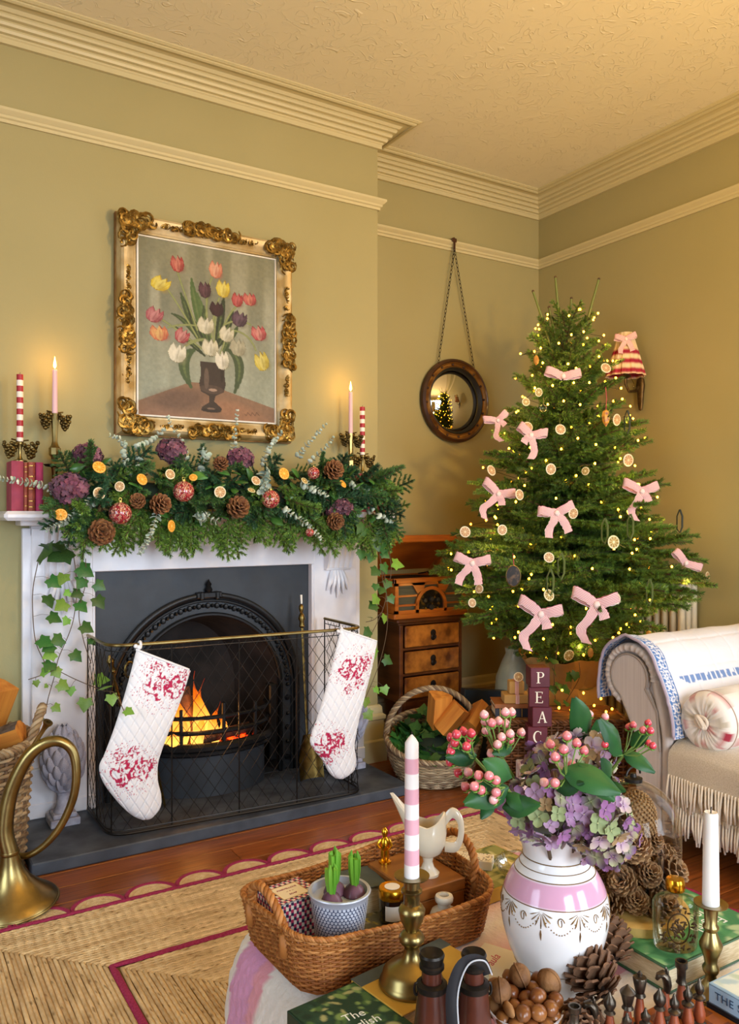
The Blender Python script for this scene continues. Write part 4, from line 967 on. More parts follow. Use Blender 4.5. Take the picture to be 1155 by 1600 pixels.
# ---- old cloth-bound books standing at both ends
make('book_pink', '#a8475a', 0.8, color2='#933a4c', nscale=20, bump=0.2, bscale=300)
make('book_rose', '#b23a63', 0.75, color2='#9d2f56', nscale=20, bump=0.2, bscale=300)
make('book_rust', '#a8543c', 0.6, color2='#8a4030', nscale=25, bump=0.2, bscale=200)
make('pages', '#d9caa6', 0.9, color2='#bda982', nscale=60, stretch=(1, 1, 12))
make('gilt_print', '#c9a44e', 0.35, 0.8)
def upright_book(name, label, x, th, h, dep, mat, bands, group, y=3.20, lean=0.0):
    t = thing(name, label, 'book', (x, y, SHELF), group=group)
    n = 9; a = np.linspace(-1, 1, n); arc = [(u * th / 2, -.006 * (1 - u * u)) for u in a]
    poly = arc + [(th / 2, dep), (th / 2 - .003, dep), (th / 2 - .003, .004), (-th / 2 + .003, .004), (-th / 2 + .003, dep), (-th / 2, dep)]
    MB().prism(poly, 0.0, h).build('cover', mat, t, angle=50)
    MB().box((0, dep / 2 - .001, h / 2), (th - .006, dep - .008, h - .008)).build('page_block', 'pages', t, smooth=False)
    for z in bands:
        MB().prism([(u * th / 2 * 1.005, -.0065 * (1 - u * u) - .0004) for u in a] + [(u * th / 2 * .99, -.004 * (1 - u * u)) for u in a[::-1]], z * h, z * h + .0025).build('gilt_band', 'gilt_print', t)
    return t
def bx(px, y): return at_y(px, 800, y).x
for (a, c, h, m, bd, lab) in ((18, 37, .183, 'book_pink', (), 'thick faded pink book, leftmost of the row on the left of the mantel'), (37.5, 44, .178, 'book_rust', (.1, .3, .55, .8, .9), 'thin rust red book with gilt bands, second from left on the mantel'),
      (44.5, 55.5, .180, 'book_rust', (.08, .2, .45, .7, .92), 'rust red gilt-tooled book, third of the row on the left of the mantel'), (56.5, 68, .180, 'book_rose', (), 'raspberry pink book nearest the garland on the left of the mantel')):
    x0, x1 = bx(a, 3.19), bx(c, 3.19); upright_book('old_book', lab, (x0 + x1) / 2, x1 - x0 - .0006, h, .12, m, bd, 'old books at the left of the mantel', 3.195)
for (a, c, h, m, bd, lab) in ((558, 572, .178, 'book_pink', (), 'pink book half hidden by foliage under the right striped candle'), (572.5, 584, .176, 'book_rose', (), 'dusty red book partly covered by leaves on the right of the mantel'),
      (584.5, 592, .180, 'book_rust', (.06, .2, .35, .5, .65, .8, .93), 'rust red book with gilt bands on the right end of the mantel'), (592.5, 604, .183, 'book_pink', (), 'pink book at the far right end of the mantel')):
    x0, x1 = bx(a, 3.22), bx(c, 3.22); upright_book('old_book', lab, (x0 + x1) / 2, x1 - x0 - .0006, h, .12, m, bd, 'old books at the right of the mantel', 3.225)

# ---- candlesticks with brass grapes, candles
make('candle_pink', '#e3b9bd', 0.5, sss=0.15)
make('stripe_candle', (1, 1, 1), 0.45, vcol=True, sss=0.1)
make('wick', '#2b2018', 0.9)
make('candle_flame', '#ffdf9a', 1.0, emit='#ffc25a', estr=22.0)
make('grape_brass', '#7c6a3c', 0.38, 0.95, color2='#55472a', nscale=40)
def bunch(seed, n=26, L_=.055):
    rg = random.Random(seed); b = MB()
    for k in range(n):
        t = k / n; r = .022 * (1 - t) ** .7 + .003; a = k * 2.4
        b.sphere((r * math.cos(a), r * math.sin(a) * .8, -L_ * t + rg.uniform(-.003, .003)), .0078 * rg.uniform(.85, 1.1), 8, 6)
    return b.mesh('grape_bunch', 'grape_brass')
GR = [bunch(1), bunch(2)]
def candlestick(label, base, h, tall, seed):
    t = thing('candlestick', label, 'candlestick', base, group='brass grape candlesticks on the mantel')
    if tall:
        pf = [(.045, 0), (.045, .006), (.030, .014), (.014, .03), (.012, .06), (.020, .075), (.012, .09), (.010, .14), (.012, .16), (.016, .175), (.016, .18), (.010, .19), (.014, .205), (.022, .215), (.022, .24), (.014, .25), (.010, .265), (.012, h - .05), (.015, h - .02), (.017, h), (.012, h), (.012, h - .012), (.001, h - .012)]
        MB().lathe(pf, 8 if tall == 1 else 20).build('stem', 'brass', t, angle=30)
        MB().lathe([(.001, .165), (.034, .170), (.042, .178), (.030, .176), (.001, .172)], 20).build('drip_tray', 'black_metal', t)
    else:
        MB().lathe([(.026, 0), (.026, .004), (.010, .010), (.006, .02), (.0055, h - .03), (.010, h - .015), (.014, h), (.0125, h), (.0125, h - .008), (.001, h - .008)], 18).build('stem', 'brass', t, angle=40)
    for k, (dx, dz, m) in enumerate(((-.034, -.004, 0), (.036, -.006, 1))):
        inst(GR[(k + seed) % 2], 'grape_bunch', t, (dx, -.006, h + dz), (0, 0, seed), 1.0)
    MB().tube([(-.03, -.004, h + .008), (0, .004, h + .002), (.03, -.004, h + .006)], .003, 6).build('vine', 'grape_brass', t)
    return t
def candle(label, base, L_, r, kind, lit, lamp=True):
    t = thing('taper_candle', label, 'candle', base, group='candles on the mantel' if base[2] > 1 else None)
    if kind == 'stripe':
        nb = 12; b = MB(); rd, wh = np.array(lin('#a3202c')), np.array(lin('#f0e2d0')); pf = []; cs = []
        for k in range(nb):
            z0, z1 = L_ * k / nb, L_ * (k + 1) / nb; c = rd if k % 2 else wh
            pf += [(r, z0 + .0003), (r, z1)]; cs += [c, c]
        pf.append((.001, L_ + .001)); cs.append(rd); b.lathe([(.001, 0)] + pf, 18, col=np.array([cs[0]] + cs)); b.build('wax', 'stripe_candle', t, angle=40)
    else:
        MB().lathe([(.001, 0), (r, 0), (r * .86, L_ - .004), (r * .75, L_), (.001, L_ - .002)], 18).build('wax', kind, t, angle=50)
    MB().tube([(0, 0, L_ - .002), (.0004, 0, L_ + .004), (.0012, 0, L_ + .008)], .0009, 5).build('wick', 'wick', t)
    if lit:
        MB().lathe([(.0006, 0), (.0045, .006), (.0058, .012), (.0048, .022), (.0026, .034), (.0004, .046)], 12).build('flame', 'candle_flame', t, loc=(0, 0, L_ + .004))
        o = point_light('candle_glow', (0, 0, L_ + .03), lit, (1.0, 0.50, 0.14), .012); o.parent = t
    return t
candlestick('short brass candlestick with grapes standing on the left mantel books', (.487, 3.25, SHELF + .1835), .075, 0, 0)
candle('red and white striped candle on the left end of the mantel', (.487, 3.25, 1.4665), .256, .0118, 'stripe', 0)
candlestick('tall brass candlestick with grapes holding the left lit candle', (.612, 3.26, SHELF), .372, 1, 1)
candle('lit pale pink taper candle left of the painting', (.612, 3.26, 1.576), .178, .0105, 'candle_pink', 1.1)
candlestick('tall brass candlestick with grapes holding the right lit candle', (1.924, 3.27, SHELF), .366, 1, 2)
candle('lit pale pink taper candle right of the painting', (1.924, 3.27, 1.570), .205, .0105, 'candle_pink', 1.1)
candlestick('short brass candlestick with grapes standing on the right mantel books', (1.985, 3.265, SHELF + .1835), .085, 0, 3)
candle('red and white striped candle on the right end of the mantel', (1.985, 3.265, 1.4765), .232, .0122, 'stripe', 0)

# ================================================================== FOLIAGE KIT
make('needle', (1, 1, 1), 0.5, vcol=True, rand=0.25)
make('twig', '#5b4630', 0.85, color2='#3e2f20', nscale=30)
def needles_on(b, p0, p1, n, L_, rg, c0, c1, spread=1.0, wd=.0011, flat=.5):
    p0, p1 = np.array(p0, float), np.array(p1, float); d = p1 - p0; ln = np.linalg.norm(d); d /= ln
    up = np.array([0, 0, 1.0]) if abs(d[2]) < .9 else np.array([1.0, 0, 0]); s = np.cross(d, up); s /= np.linalg.norm(s); u2 = np.cross(s, d)
    t = rg.random(n); a = rg.random(n) * 2 * PI
    side = np.cos(a)[:, None] * s + (np.sin(a) * flat + .18)[:, None] * u2
    dirn = d * (.55 + .45 * t)[:, None] + side * spread; dirn /= np.linalg.norm(dirn, axis=1, keepdims=True)
    base = p0 + d * (t * ln)[:, None]; l = L_ * (.7 + .5 * rg.random(n)) * (1 - .25 * t); tip = base + dirn * l[:, None]
    q = np.cross(dirn, rg.normal(size=(n, 3))); q /= np.linalg.norm(q, axis=1, keepdims=True); r = np.cross(dirn, q)
    mid = base + dirn * (l * .4)[:, None]
    V = np.stack([mid + q * wd, mid - .5 * q * wd + .87 * r * wd, mid - .5 * q * wd - .87 * r * wd, tip, base], 1)
    f = np.array([[0, 1, 3], [1, 2, 3], [2, 0, 3], [1, 0, 4], [2, 1, 4], [0, 2, 4]])
    F = (np.arange(n)[:, None, None] * 5 + f).reshape(-1, 3)
    k = rg.random(n)[:, None]; C = np.repeat(np.array(c0) * (1 - k) + np.array(c1) * k, 5, axis=0)
    b.add(V.reshape(-1, 3), [F], col=C, mi=0)
def fir_branch(name, L_, twigs, seed, nl, c0, c1, density=520, twl=.45, droop=.1, main_n=1.0, wd=.0011):
    """a fir branch growing along +Z (in its own xz plane, top towards +Y)"""
    rg = np.random.default_rng(seed); b = MB()
    def pt(t): return np.array([0, -droop * L_ * t * t, L_ * t])
    b.tube([pt(t) for t in np.linspace(0, 1, 6)], [.0035 + .010 * L_ * (1 - t) * .5 for t in np.linspace(0, 1, 6)], 5, col=np.array(lin('#5b4630')), mi=1)
    for a_, c_ in zip(np.linspace(0.1, .85, 5), np.linspace(.28, 1, 5)): needles_on(b, pt(a_), pt(c_), int(density * L_ * .22 * main_n), nl, rg, c0, c1, wd=wd)
    for k in range(twigs):
        t = .14 + .78 * k / twigs; s = 1 if k % 2 else -1; p = pt(t); l = L_ * twl * (1 - t * .72) * (.75 + .5 * rg.random())
        e = p + np.array([s * l * .82, (rg.random() - .45) * l * .3, l * .6])
        b.tube([p, (p + e) / 2 + np.array([0, .006, 0]), e], [.0026, .002, .0012], 4, col=np.array(lin('#5b4630')), mi=1)
        needles_on(b, p + (e - p) * .08, e, int(density * l), nl * .92, rg, c0, c1, wd=wd)
        if l > .11:
            for q in (.35, .6):
                for s2 in (1, -1):
                    p2 = p + (e - p) * q; d_ = (e - p) / np.linalg.norm(e - p); l2 = l * .36 * (1.1 - q); sd = np.array([d_[2], 0, -d_[0]]) * s2
                    needles_on(b, p2, p2 + (d_ * .7 + sd * .72) * l2, int(density * l2), nl * .85, rg, c0, c1, wd=wd)
    return b.mesh(name, ['needle', 'twig'], True, 60)
dg0, dg1 = lin('#2b4a2e'), lin('#5d8a42'); bg0, bg1 = lin('#385c28'), lin('#86ac44')
SPRIG = [fir_branch('fir_sprig', .20, 9, 1, .024, dg0, dg1, 1500, wd=.0015), fir_branch('fir_sprig', .20, 10, 2, .025, dg0, lin('#3f6b46'), 1500, wd=.0015), fir_branch('fir_sprig', .20, 9, 3, .024, bg0, bg1, 1500, wd=.0015), fir_branch('fir_sprig', .20, 8, 4, .027, bg0, bg1, 1400, .38, wd=.0015)]
make('euc_leaf', '#a9bca6', 0.6, color2='#cdd6c6', nscale=20, rand=0.18)
make('euc_stem', '#8a7a60', 0.8)
def disc_leaf(name, mat, w_, l_, cup=.12, n=9, point=.0):
    G = np.zeros((6, n, 3))
    for i, t in enumerate(np.linspace(0, 1, 6)):
        ww = w_ * (math.sin(PI * min(1, .04 + .93 * t ** (1 - .3 * point))) ** (.6 + .4 * point))
        for j in range(n):
            u = -1 + 2 * j / (n - 1); G[i, j] = (u * ww, cup * l_ * (u * u) * .6 - cup * l_ * math.sin(t * PI) * .5, l_ * t)
    b = MB(); b.grid(G); G2 = G.copy(); G2[..., 1] -= .0006; b.grid(G2[:, ::-1]); return b.mesh(name, mat, True, 180)
EUC = disc_leaf('leaf', 'euc_leaf', .0165, .027, .25)
def eucalyptus(label, pts, pairs, size=1.0, group='eucalyptus sprigs in the mantel garland', taper=.5):
    P_ = smooth_path(pts, 10); o = Vector(P_[0]); t = thing('eucalyptus_sprig', label, 'foliage', o, group=group); P_ = P_ - np.array(tuple(o))
    MB().tube(P_, np.linspace(.0022, .0009, len(P_)), 5).build('stem', 'euc_stem', t)
    for k in range(pairs):
        f = (k + .6) / pairs; i = min(len(P_) - 2, int(f * (len(P_) - 1))); d = Vector(P_[i + 1] - P_[i]).normalized(); s = size * (1 - taper * f) * rng.uniform(.8, 1.15)
        ax = d.cross(Vector((rng.uniform(-1, 1), rng.uniform(-1, 1), rng.uniform(-1, 1)))).normalized()
        for q in (1, -1): inst(EUC, 'leaf', t, M=frame_dir(P_[i], ax * q + d * .5, up=d, s=s, roll=rng.uniform(-.5, .5)))
    return t
# hydrangea
make('petal', (1, 1, 1), 0.7, vcol=True, rand=0.15, sheen=0.2)
def floret(b, M, cols, rg, s):
    c = np.array(cols[rg.integers(len(cols))]); c2 = np.array(cols[rg.integers(len(cols))])
    for k in range(4):
        a = k * PI / 2 + rg.normal() * .1; G = np.zeros((4, 4, 3)); C = np.zeros((4, 4, 3))
        for i, t in enumerate((0, .4, .75, 1)):
            w_ = (.08, .42, .44, .12)[i]
            for j, u in enumerate((-1, -.33, .33, 1)): G[i, j] = (u * w_ * s, t * s, (.22 * t * t + .12 * u * u + .05) * s); C[i, j] = c * (1 - t) + c2 * t
        b.grid(G, M @ Matrix.Rotation(a, 4, 'Z'), col=C)
def hydrangea(label, c, R, n, cols, s, seed, group, flat=.8):
    rg = np.random.default_rng(seed); t = thing('hydrangea_head', label, 'flower', c, group=group); b = MB()
    for k in range(n):
        z = 1 - 2 * (k + .5) / n; a = k * 2.39996; r = math.sqrt(1 - z * z); d = Vector((r * math.cos(a), r * math.sin(a), z)); rr = R * rg.uniform(.86, 1.05)
        floret(b, frame_dir((d.x * rr, d.y * rr, d.z * rr * flat), (d + Vector(rg.normal(size=3)) * .25), roll=rg.random() * 6), cols, rg, s)
    b.build('florets', 'petal', t, angle=180, kind='stuff')
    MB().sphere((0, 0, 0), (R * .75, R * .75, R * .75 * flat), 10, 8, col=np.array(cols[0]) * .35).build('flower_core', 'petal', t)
    return t
# pine cone
make('cone_scale', '#6a3e26', 0.6, color2='#966a42', nscale=60, rand=0.1)
make('cone_core', '#2e1d12', 0.9)
def cone_scales(L_, R, n, s):
    out = []
    for k in range(n):
        t = (k + .5) / n; a = k * 2.39996; r = R * (math.sin(PI * (.22 + .72 * t)) ** .8) * .5; tilt = 1.45 - 1.05 * t
        d = Vector((math.cos(a) * math.sin(tilt), math.sin(a) * math.sin(tilt), math.cos(tilt)))
        out.append(frame_dir((r * math.cos(a) * .6, r * math.sin(a) * .6, L_ * (.04 + .86 * t)), d, up=(0, 0, 1), s=s * (.7 + .5 * math.sin(PI * t)) ))
    return out
def cscale():
    b = MB(); G = np.zeros((5, 5, 3))
    for i, t in enumerate(np.linspace(0, 1, 5)):
        w_ = (.12, .2, .31, .34, .16)[i]
        for j, u in enumerate(np.linspace(-1, 1, 5)): G[i, j] = (u * w_, .14 * t * t * (1 if t < 1 else .6) + .06 * (1 - u * u), t)
    b.grid(G); G2 = G.copy(); G2[..., 1] -= .10 * np.linspace(.4, 1, 5)[:, None]; b.grid(G2[:, ::-1])
    b.grid(np.array([G[-1], G2[-1]])); b.grid(np.array([G2[:, 0], G[:, 0]])); b.grid(np.array([G[:, -1], G2[:, -1]])); return b
CSC = cscale().mesh('scale', 'cone_scale', True, 50)
def joined_cone(L_, R, n, mat='cone_scale'):
    b = MB(); base = cscale()
    for M in cone_scales(L_, R, n, R * (.78 if n > 50 else .98)):
        for V_ in [np.vstack(base.V)]: b.add(V_, base.F, M)
    b.lathe([(.001, 0), (R * .3, L_ * .1), (R * .34, L_ * .5), (R * .15, L_ * .85), (.001, L_ * .9)], 8, mi=1)
    return b.mesh('pine_cone', [mat, 'cone_core'], True, 50)
# citrus slice
make('slice', (1, 1, 1), 0.5, vcol=True, sss=0.2)
def slice_mesh(rind, flesh, pith, R=.024, segs=9):
    n = 54; rr = [0, .12, .3, .55, .78, .86, 1.0]; b = MB(); G = np.zeros((7, n, 3)); C = np.zeros((7, n, 3))
    for i, r in enumerate(rr):
        for j in range(n):
            a = 2 * PI * j / n; seam = abs(((j * segs / n) % 1) - .5) > .40
            bulge = (.0018 if (not seam and 1 < i < 5) else .0008); w_ = 1 + .03 * math.sin(a * 2 + 1)
            G[i, j] = (R * r * w_ * math.cos(a), R * r * w_ * math.sin(a), bulge)
            C[i, j] = lin(pith) if (i < 2 or seam or i == 5) else (lin(rind) if i == 6 else np.array(lin(flesh)) * (1.1 - .3 * r))
    for sgn in (1, -1):
        Gs = G.copy(); Gs[..., 2] *= sgn; b.grid(Gs if sgn < 0 else Gs[::-1], col=C if sgn < 0 else C[::-1], closev=True)
    top = G[-1].copy(); bot = top.copy(); bot[:, 2] *= -1; b.grid(np.array([top * np.array([1.03, 1.03, 0]), top]), col=np.tile(lin(rind), (2 * n, 1)), closev=True); b.grid(np.array([bot, top * np.array([1.03, 1.03, 0])]), col=np.tile(lin(rind), (2 * n, 1)), closev=True)
    return b.mesh('citrus_slice', 'slice', True, 60)
SL_OR = slice_mesh('#d98a1e', '#e59a20', '#f0c060'); SL_DRY = slice_mesh('#efe4c8', '#b98d5c', '#dcc59a'); SL_LIM = slice_mesh('#d8cfa0', '#a98a3a', '#e3d6a8')
def citrus(label, me, loc, face, R, group, roll=0.0):
    o = inst(me, 'citrus_slice', M=frame_dir(loc, face, s=R / .024, roll=roll)); tag(o, label, 'citrus slice', group); return o
# decoupage bauble
def bauble_mat():
    m = make('bauble', '#a5303c', 0.18, coat=0.6); nt = m.node_tree; N = nt.nodes; L = nt.links; b = N['Principled BSDF']
    tc = N.new('ShaderNodeTexCoord'); ns = N.new('ShaderNodeTexNoise'); ns.inputs['Scale'].default_value = 45; L.new(tc.outputs['Object'], ns.inputs['Vector'])
    v = N.new('ShaderNodeTexVoronoi'); v.inputs['Scale'].default_value = 70; L.new(ns.outputs['Color'], v.inputs['Vector'])
    v.inputs['Scale'].default_value = 14; cr = N.new('ShaderNodeValToRGB'); e = cr.color_ramp; e.interpolation = 'CONSTANT'
    sp = N.new('ShaderNodeSeparateColor'); L.new(v.outputs['Color'], sp.inputs[0]); L.new(sp.outputs[0], cr.inputs[0])
    e.elements[0].color = (*lin('#8f1f2c'), 1); e.elements[1].position = .3; e.elements[1].color = (*lin('#b8474a'), 1)
    for pos, c in ((.48, '#d9b49a'), (.6, '#6e1420'), (.75, '#c98a6a'), (.88, '#3d3028')): q = e.elements.new(pos); q.color = (*lin(c), 1)
    L.new(cr.outputs[0], b.inputs['Base Color'])
bauble_mat()
def bauble(label, loc, r):
    t = thing('bauble', label, 'bauble', loc, group='decoupage baubles in the garland')
    MB().sphere((0, 0, 0), r, 28, 18).build('ball', 'bauble', t, angle=180); MB().lathe([(r * .22, r * .95), (r * .22, r * 1.14), (r * .1, r * 1.16)], 10).build('cap', 'gold', t)
    MB().tube([(r * .12 * math.cos(a), 0, r * 1.25 + r * .12 * math.sin(a)) for a in np.linspace(0, 2 * PI, 12)[:-1]], .0008, 4, closed=True).build('hook', 'gold', t)
# ivy leaf: five pointed lobes
make('ivy', '#3f6b2c', 0.42, color2='#2f5524', nscale=25, rand=0.3, hue=0.02)
make('ivy_young', '#7fa53e', 0.45, color2='#5f8a30', nscale=25, rand=0.2, hue=0.02)
make('ivy_stem', '#5d4a34', 0.8)
def ivy_mesh(mat):
    lob = [(0, 0), (.2, -.10), (.44, -.12), (.44, .12), (.62, .36), (.40, .46), (.26, .68), (0, 1.0)]
    out = lob + [(-x, y) for x, y in lob[::-1][1:-1]]; n = len(out); V = [(0, .06, .30)] + [(x, -.10 * abs(x) * 1.2 - .08 * max(0, y - .5), y) for x, y in out]
    b = MB(); V = np.array(V); T = np.array([[0, 1 + i, 1 + (i + 1) % n] for i in range(n)]); b.add(V, [T]); V2 = V.copy(); V2[:, 1] -= .015; b.add(V2, [T[:, ::-1]])
    return b.mesh('leaf', mat, True, 180)
IVY = [ivy_mesh('ivy'), ivy_mesh('ivy_young')]
def ivy_trail(label, stems, leaves, yp, group, cat='ivy'):
    o = stems[0][0]; t = thing('ivy_trail', label, cat, o, group=group)
    for s in stems: MB().tube([tuple(Vector(p) - o) for p in smooth_path(s, 6)], .0017, 5).build('stem', 'ivy_stem', t)
    allp = [Vector(p) for s in stems for p in smooth_path(s, 6)]
    for (p, s, kind) in leaves:
        q = min(allp, key=lambda a: (a - p).length); d = (p - q); d = d.normalized() * .6 if d.length > .004 else Vector((rng.uniform(-.6, .6), -.2, -.5))
        d = d + Vector((rng.uniform(-.4, .4), -.25, -.55)); nrm = Vector((rng.uniform(-.6, .6), -1, rng.uniform(.1, .9)))
        MB().tube([tuple(q - o), tuple((q + p) / 2 - o + Vector((0, -.004, .006))), tuple(p - o)], .0008, 4).build('leaf_stalk', 'ivy_stem', t)
        d.normalize(); x = nrm.cross(d); x.normalize(); y_ = d.cross(x); M = Matrix.Translation(p - o) @ Matrix((x, y_, d)).transposed().to_4x4() @ Matrix.Diagonal((s, s, s, 1))
        inst(IVY[kind], 'leaf', t, M=M)
    return t
# ================================================================== MANTEL GARLAND
gl = thing('mantel_garland', 'thick fir garland draped along the front of the mantel shelf', 'garland', (1.26, 3.13, SHELF))
GO = Vector((1.26, 3.13, SHELF))
rg_ = random.Random(5)
def put(me, p, d, s, up=(0, -1, .6)):
    d = Vector(d).normalized(); inst(me, 'fir_sprig', gl, M=frame_dir(Vector(p) - GO, d, up=up, s=s, roll=rg_.uniform(-.6, .6) + PI))
n = 62
for i in range(n):                       # lower fringe hanging over the shelf edge
    x = .66 + (1.99 - .66) * (i + rg_.random() * .8) / n; put(SPRIG[2 if rg_.random() < .6 else 3], (x, 3.10 + rg_.uniform(-.03, .02), 1.20 + rg_.uniform(-.03, .05)), (rg_.uniform(-.5, .5) + (x - 1.3) * .3, rg_.uniform(-.55, -.1), -1), rg_.uniform(.62, .95))
for i in range(84):                      # body, pointing forward
    x = .62 + (1.98 - .62) * (i + rg_.random()) / 84; put(SPRIG[rg_.randrange(3)], (x, 3.12 + rg_.uniform(-.03, .04), 1.28 + rg_.uniform(-.07, .08)), (rg_.uniform(-1, 1), rg_.uniform(-.8, -.2), rg_.uniform(-.7, .35)), rg_.uniform(.6, .9))
for i in range(56):                      # top, lying along the shelf
    x = .62 + (1.98 - .62) * (i + rg_.random()) / 56; put(SPRIG[rg_.randrange(2)], (x, 3.15 + rg_.uniform(-.04, .03), 1.33 + rg_.uniform(-.04, .05)), (rg_.uniform(-1, 1), rg_.uniform(-.7, 0), rg_.uniform(-.2, .6)), rg_.uniform(.55, .85))
for i in range(12): put(SPRIG[rg_.randrange(4)], (.66 + rg_.uniform(-.04, .06), 3.08, 1.22 + rg_.uniform(-.03, .08)), (rg_.uniform(-.75, .1), -.35, rg_.uniform(-1, -.2)), rg_.uniform(.6, .85))
for i in range(10): put(SPRIG[rg_.randrange(4)], (1.95 + rg_.uniform(-.04, .05), 3.1, 1.22 + rg_.uniform(-.03, .1)), (rg_.uniform(-.2, .6), -.3, rg_.uniform(-1, .2)), rg_.uniform(.6, .9))
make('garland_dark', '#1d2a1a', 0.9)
MB().tube([(x, .02, .06 + .012 * math.sin(x * 13)) for x in np.linspace(-.60, .66, 30)], .045, 8).build('moss_core', 'garland_dark', gl, angle=180)  # dark green tube filling the middle of the garland
GF = 3.03      # front of the garland
def gp(px, py, y=GF): return at_y(px, py, y)
# broad laurel-like leaves tucked in
make('laurel', '#2f5a26', 0.35, color2='#4a7a34', nscale=20, rand=0.3, coat=0.2)
LAU = disc_leaf('laurel_leaf', 'laurel', .019, .065, .12, 7, .8)
for i in range(70):
    x = rg_.uniform(.62, 2.0); inst(LAU, 'laurel_leaf', gl, M=frame_dir(Vector((x, 3.07 + rg_.uniform(-.03, .04), 1.26 + rg_.uniform(-.10, .13))) - GO, (rg_.uniform(-1, 1), rg_.uniform(-1, -.2), rg_.uniform(-.6, .7)), up=(0, -1, 1), s=rg_.uniform(.6, 1.1), roll=rg_.uniform(-.6, .6) + PI))
BURG = [lin('#5d2a3c'), lin('#7a4154'), lin('#8e5f6c'), lin('#4a2030'), lin('#6f4a58')]
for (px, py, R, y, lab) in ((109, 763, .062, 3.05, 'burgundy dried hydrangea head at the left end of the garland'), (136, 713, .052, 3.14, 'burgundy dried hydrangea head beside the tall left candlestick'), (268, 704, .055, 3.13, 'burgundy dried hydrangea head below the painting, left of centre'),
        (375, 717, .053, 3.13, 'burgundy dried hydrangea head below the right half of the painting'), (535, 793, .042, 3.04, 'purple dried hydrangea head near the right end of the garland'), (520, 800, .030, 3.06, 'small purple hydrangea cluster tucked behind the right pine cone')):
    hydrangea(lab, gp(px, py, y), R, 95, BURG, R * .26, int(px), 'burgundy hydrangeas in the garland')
for (px, py, r, lab) in ((287, 768, .040, 'red patchwork bauble in the garland below the painting, second from left'), (188, 802, .041, 'dark red bauble, leftmost in the garland'), (423, 780, .037, 'pink and red bauble in the middle right of the garland'), (490, 739, .026, 'small pink bauble high at the right of the garland'), (484, 832, .018, 'tiny gold bauble low in the garland fringe on the right')):
    bauble(lab, gp(px, py, 2.99), r)
JC = joined_cone(.075, .040, 42)
for (px, py, s, d, lab) in ((156, 833, .95, (-.1, -1, .1), 'pine cone low at the left end of the garland'), (240, 792, .8, (.5, -1, .3), 'pine cone right of the leftmost bauble'), (216, 788, .6, (-.4, -1, .5), 'small pine cone above the leftmost bauble'), (365, 800, .9, (.1, -1, .5), 'brown pine cone beside the orange slice in the garland middle'), (513, 740, .85, (.2, -1, .4), 'dark pine cone beside the small pink bauble'), (344, 733, .6, (-.2, -.8, .8), 'small pine cone below the centre of the painting'), (518, 812, .75, (0, -1, -.2), 'pine cone under the purple hydrangea on the right')):
    o = inst(JC, 'pine_cone', M=frame_dir(gp(px, py, 3.02), d, s=s)); tag(o, lab, 'pine cone', 'pine cones in the garland')
for (px, py, R, me, f, lab) in ((95, 804, .021, SL_OR, (-.3, -1, .2), 'orange slice at the left end of the garland'), (155, 730, .023, SL_OR, (.1, -1, .4), 'orange slice under the left hydrangea by the candlestick'), (222, 749, .022, SL_OR, (.4, -1, .3), 'orange slice above the red patchwork bauble on its left'), (302, 746, .015, SL_OR, (-.4, -1, .5), 'small orange slice just right above the red patchwork bauble'), (444, 740, .024, SL_OR, (.1, -1, .3), 'bright orange slice high in the garland right of centre'),
        (381, 787, .023, SL_OR, (.5, -1, .2), 'orange slice between the pine cone and the pink bauble'), (268, 822, .022, SL_OR, (.7, -1, .1), 'orange slice low in the garland fringe under the baubles'), (536, 756, .018, SL_OR, (.4, -1, .6), 'orange slice near the right pine cone'), (155, 771, .022, SL_DRY, (.1, -1, .2), 'pale dried citrus slice beside the left hydrangea'), (187, 760, .018, SL_DRY, (-.5, -1, .2), 'pale dried citrus slice above the leftmost bauble'),
        (266, 741, .019, SL_DRY, (.1, -1, .3), 'pale dried citrus slice above the red patchwork bauble'), (344, 769, .023, SL_DRY, (.0, -1, .15), 'pale dried citrus slice in the centre of the garland'), (400, 751, .020, SL_DRY, (.2, -1, .5), 'pale dried citrus slice left of the bright orange slice'), (476, 751, .016, SL_LIM, (.3, -1, .8), 'greenish dried slice left of the small pink bauble'), (393, 766, .015, SL_LIM, (.1, -1, 1.2), 'greenish dried slice above the pink and red bauble')):
    citrus(lab, me, gp(px, py, 3.0), f, R, 'citrus slices in the garland', rg_.uniform(0, 6))
E = lambda pts, y: [gp(a, c, yy) for (a, c), yy in zip(pts, np.linspace(y[0], y[1], len(pts)))]
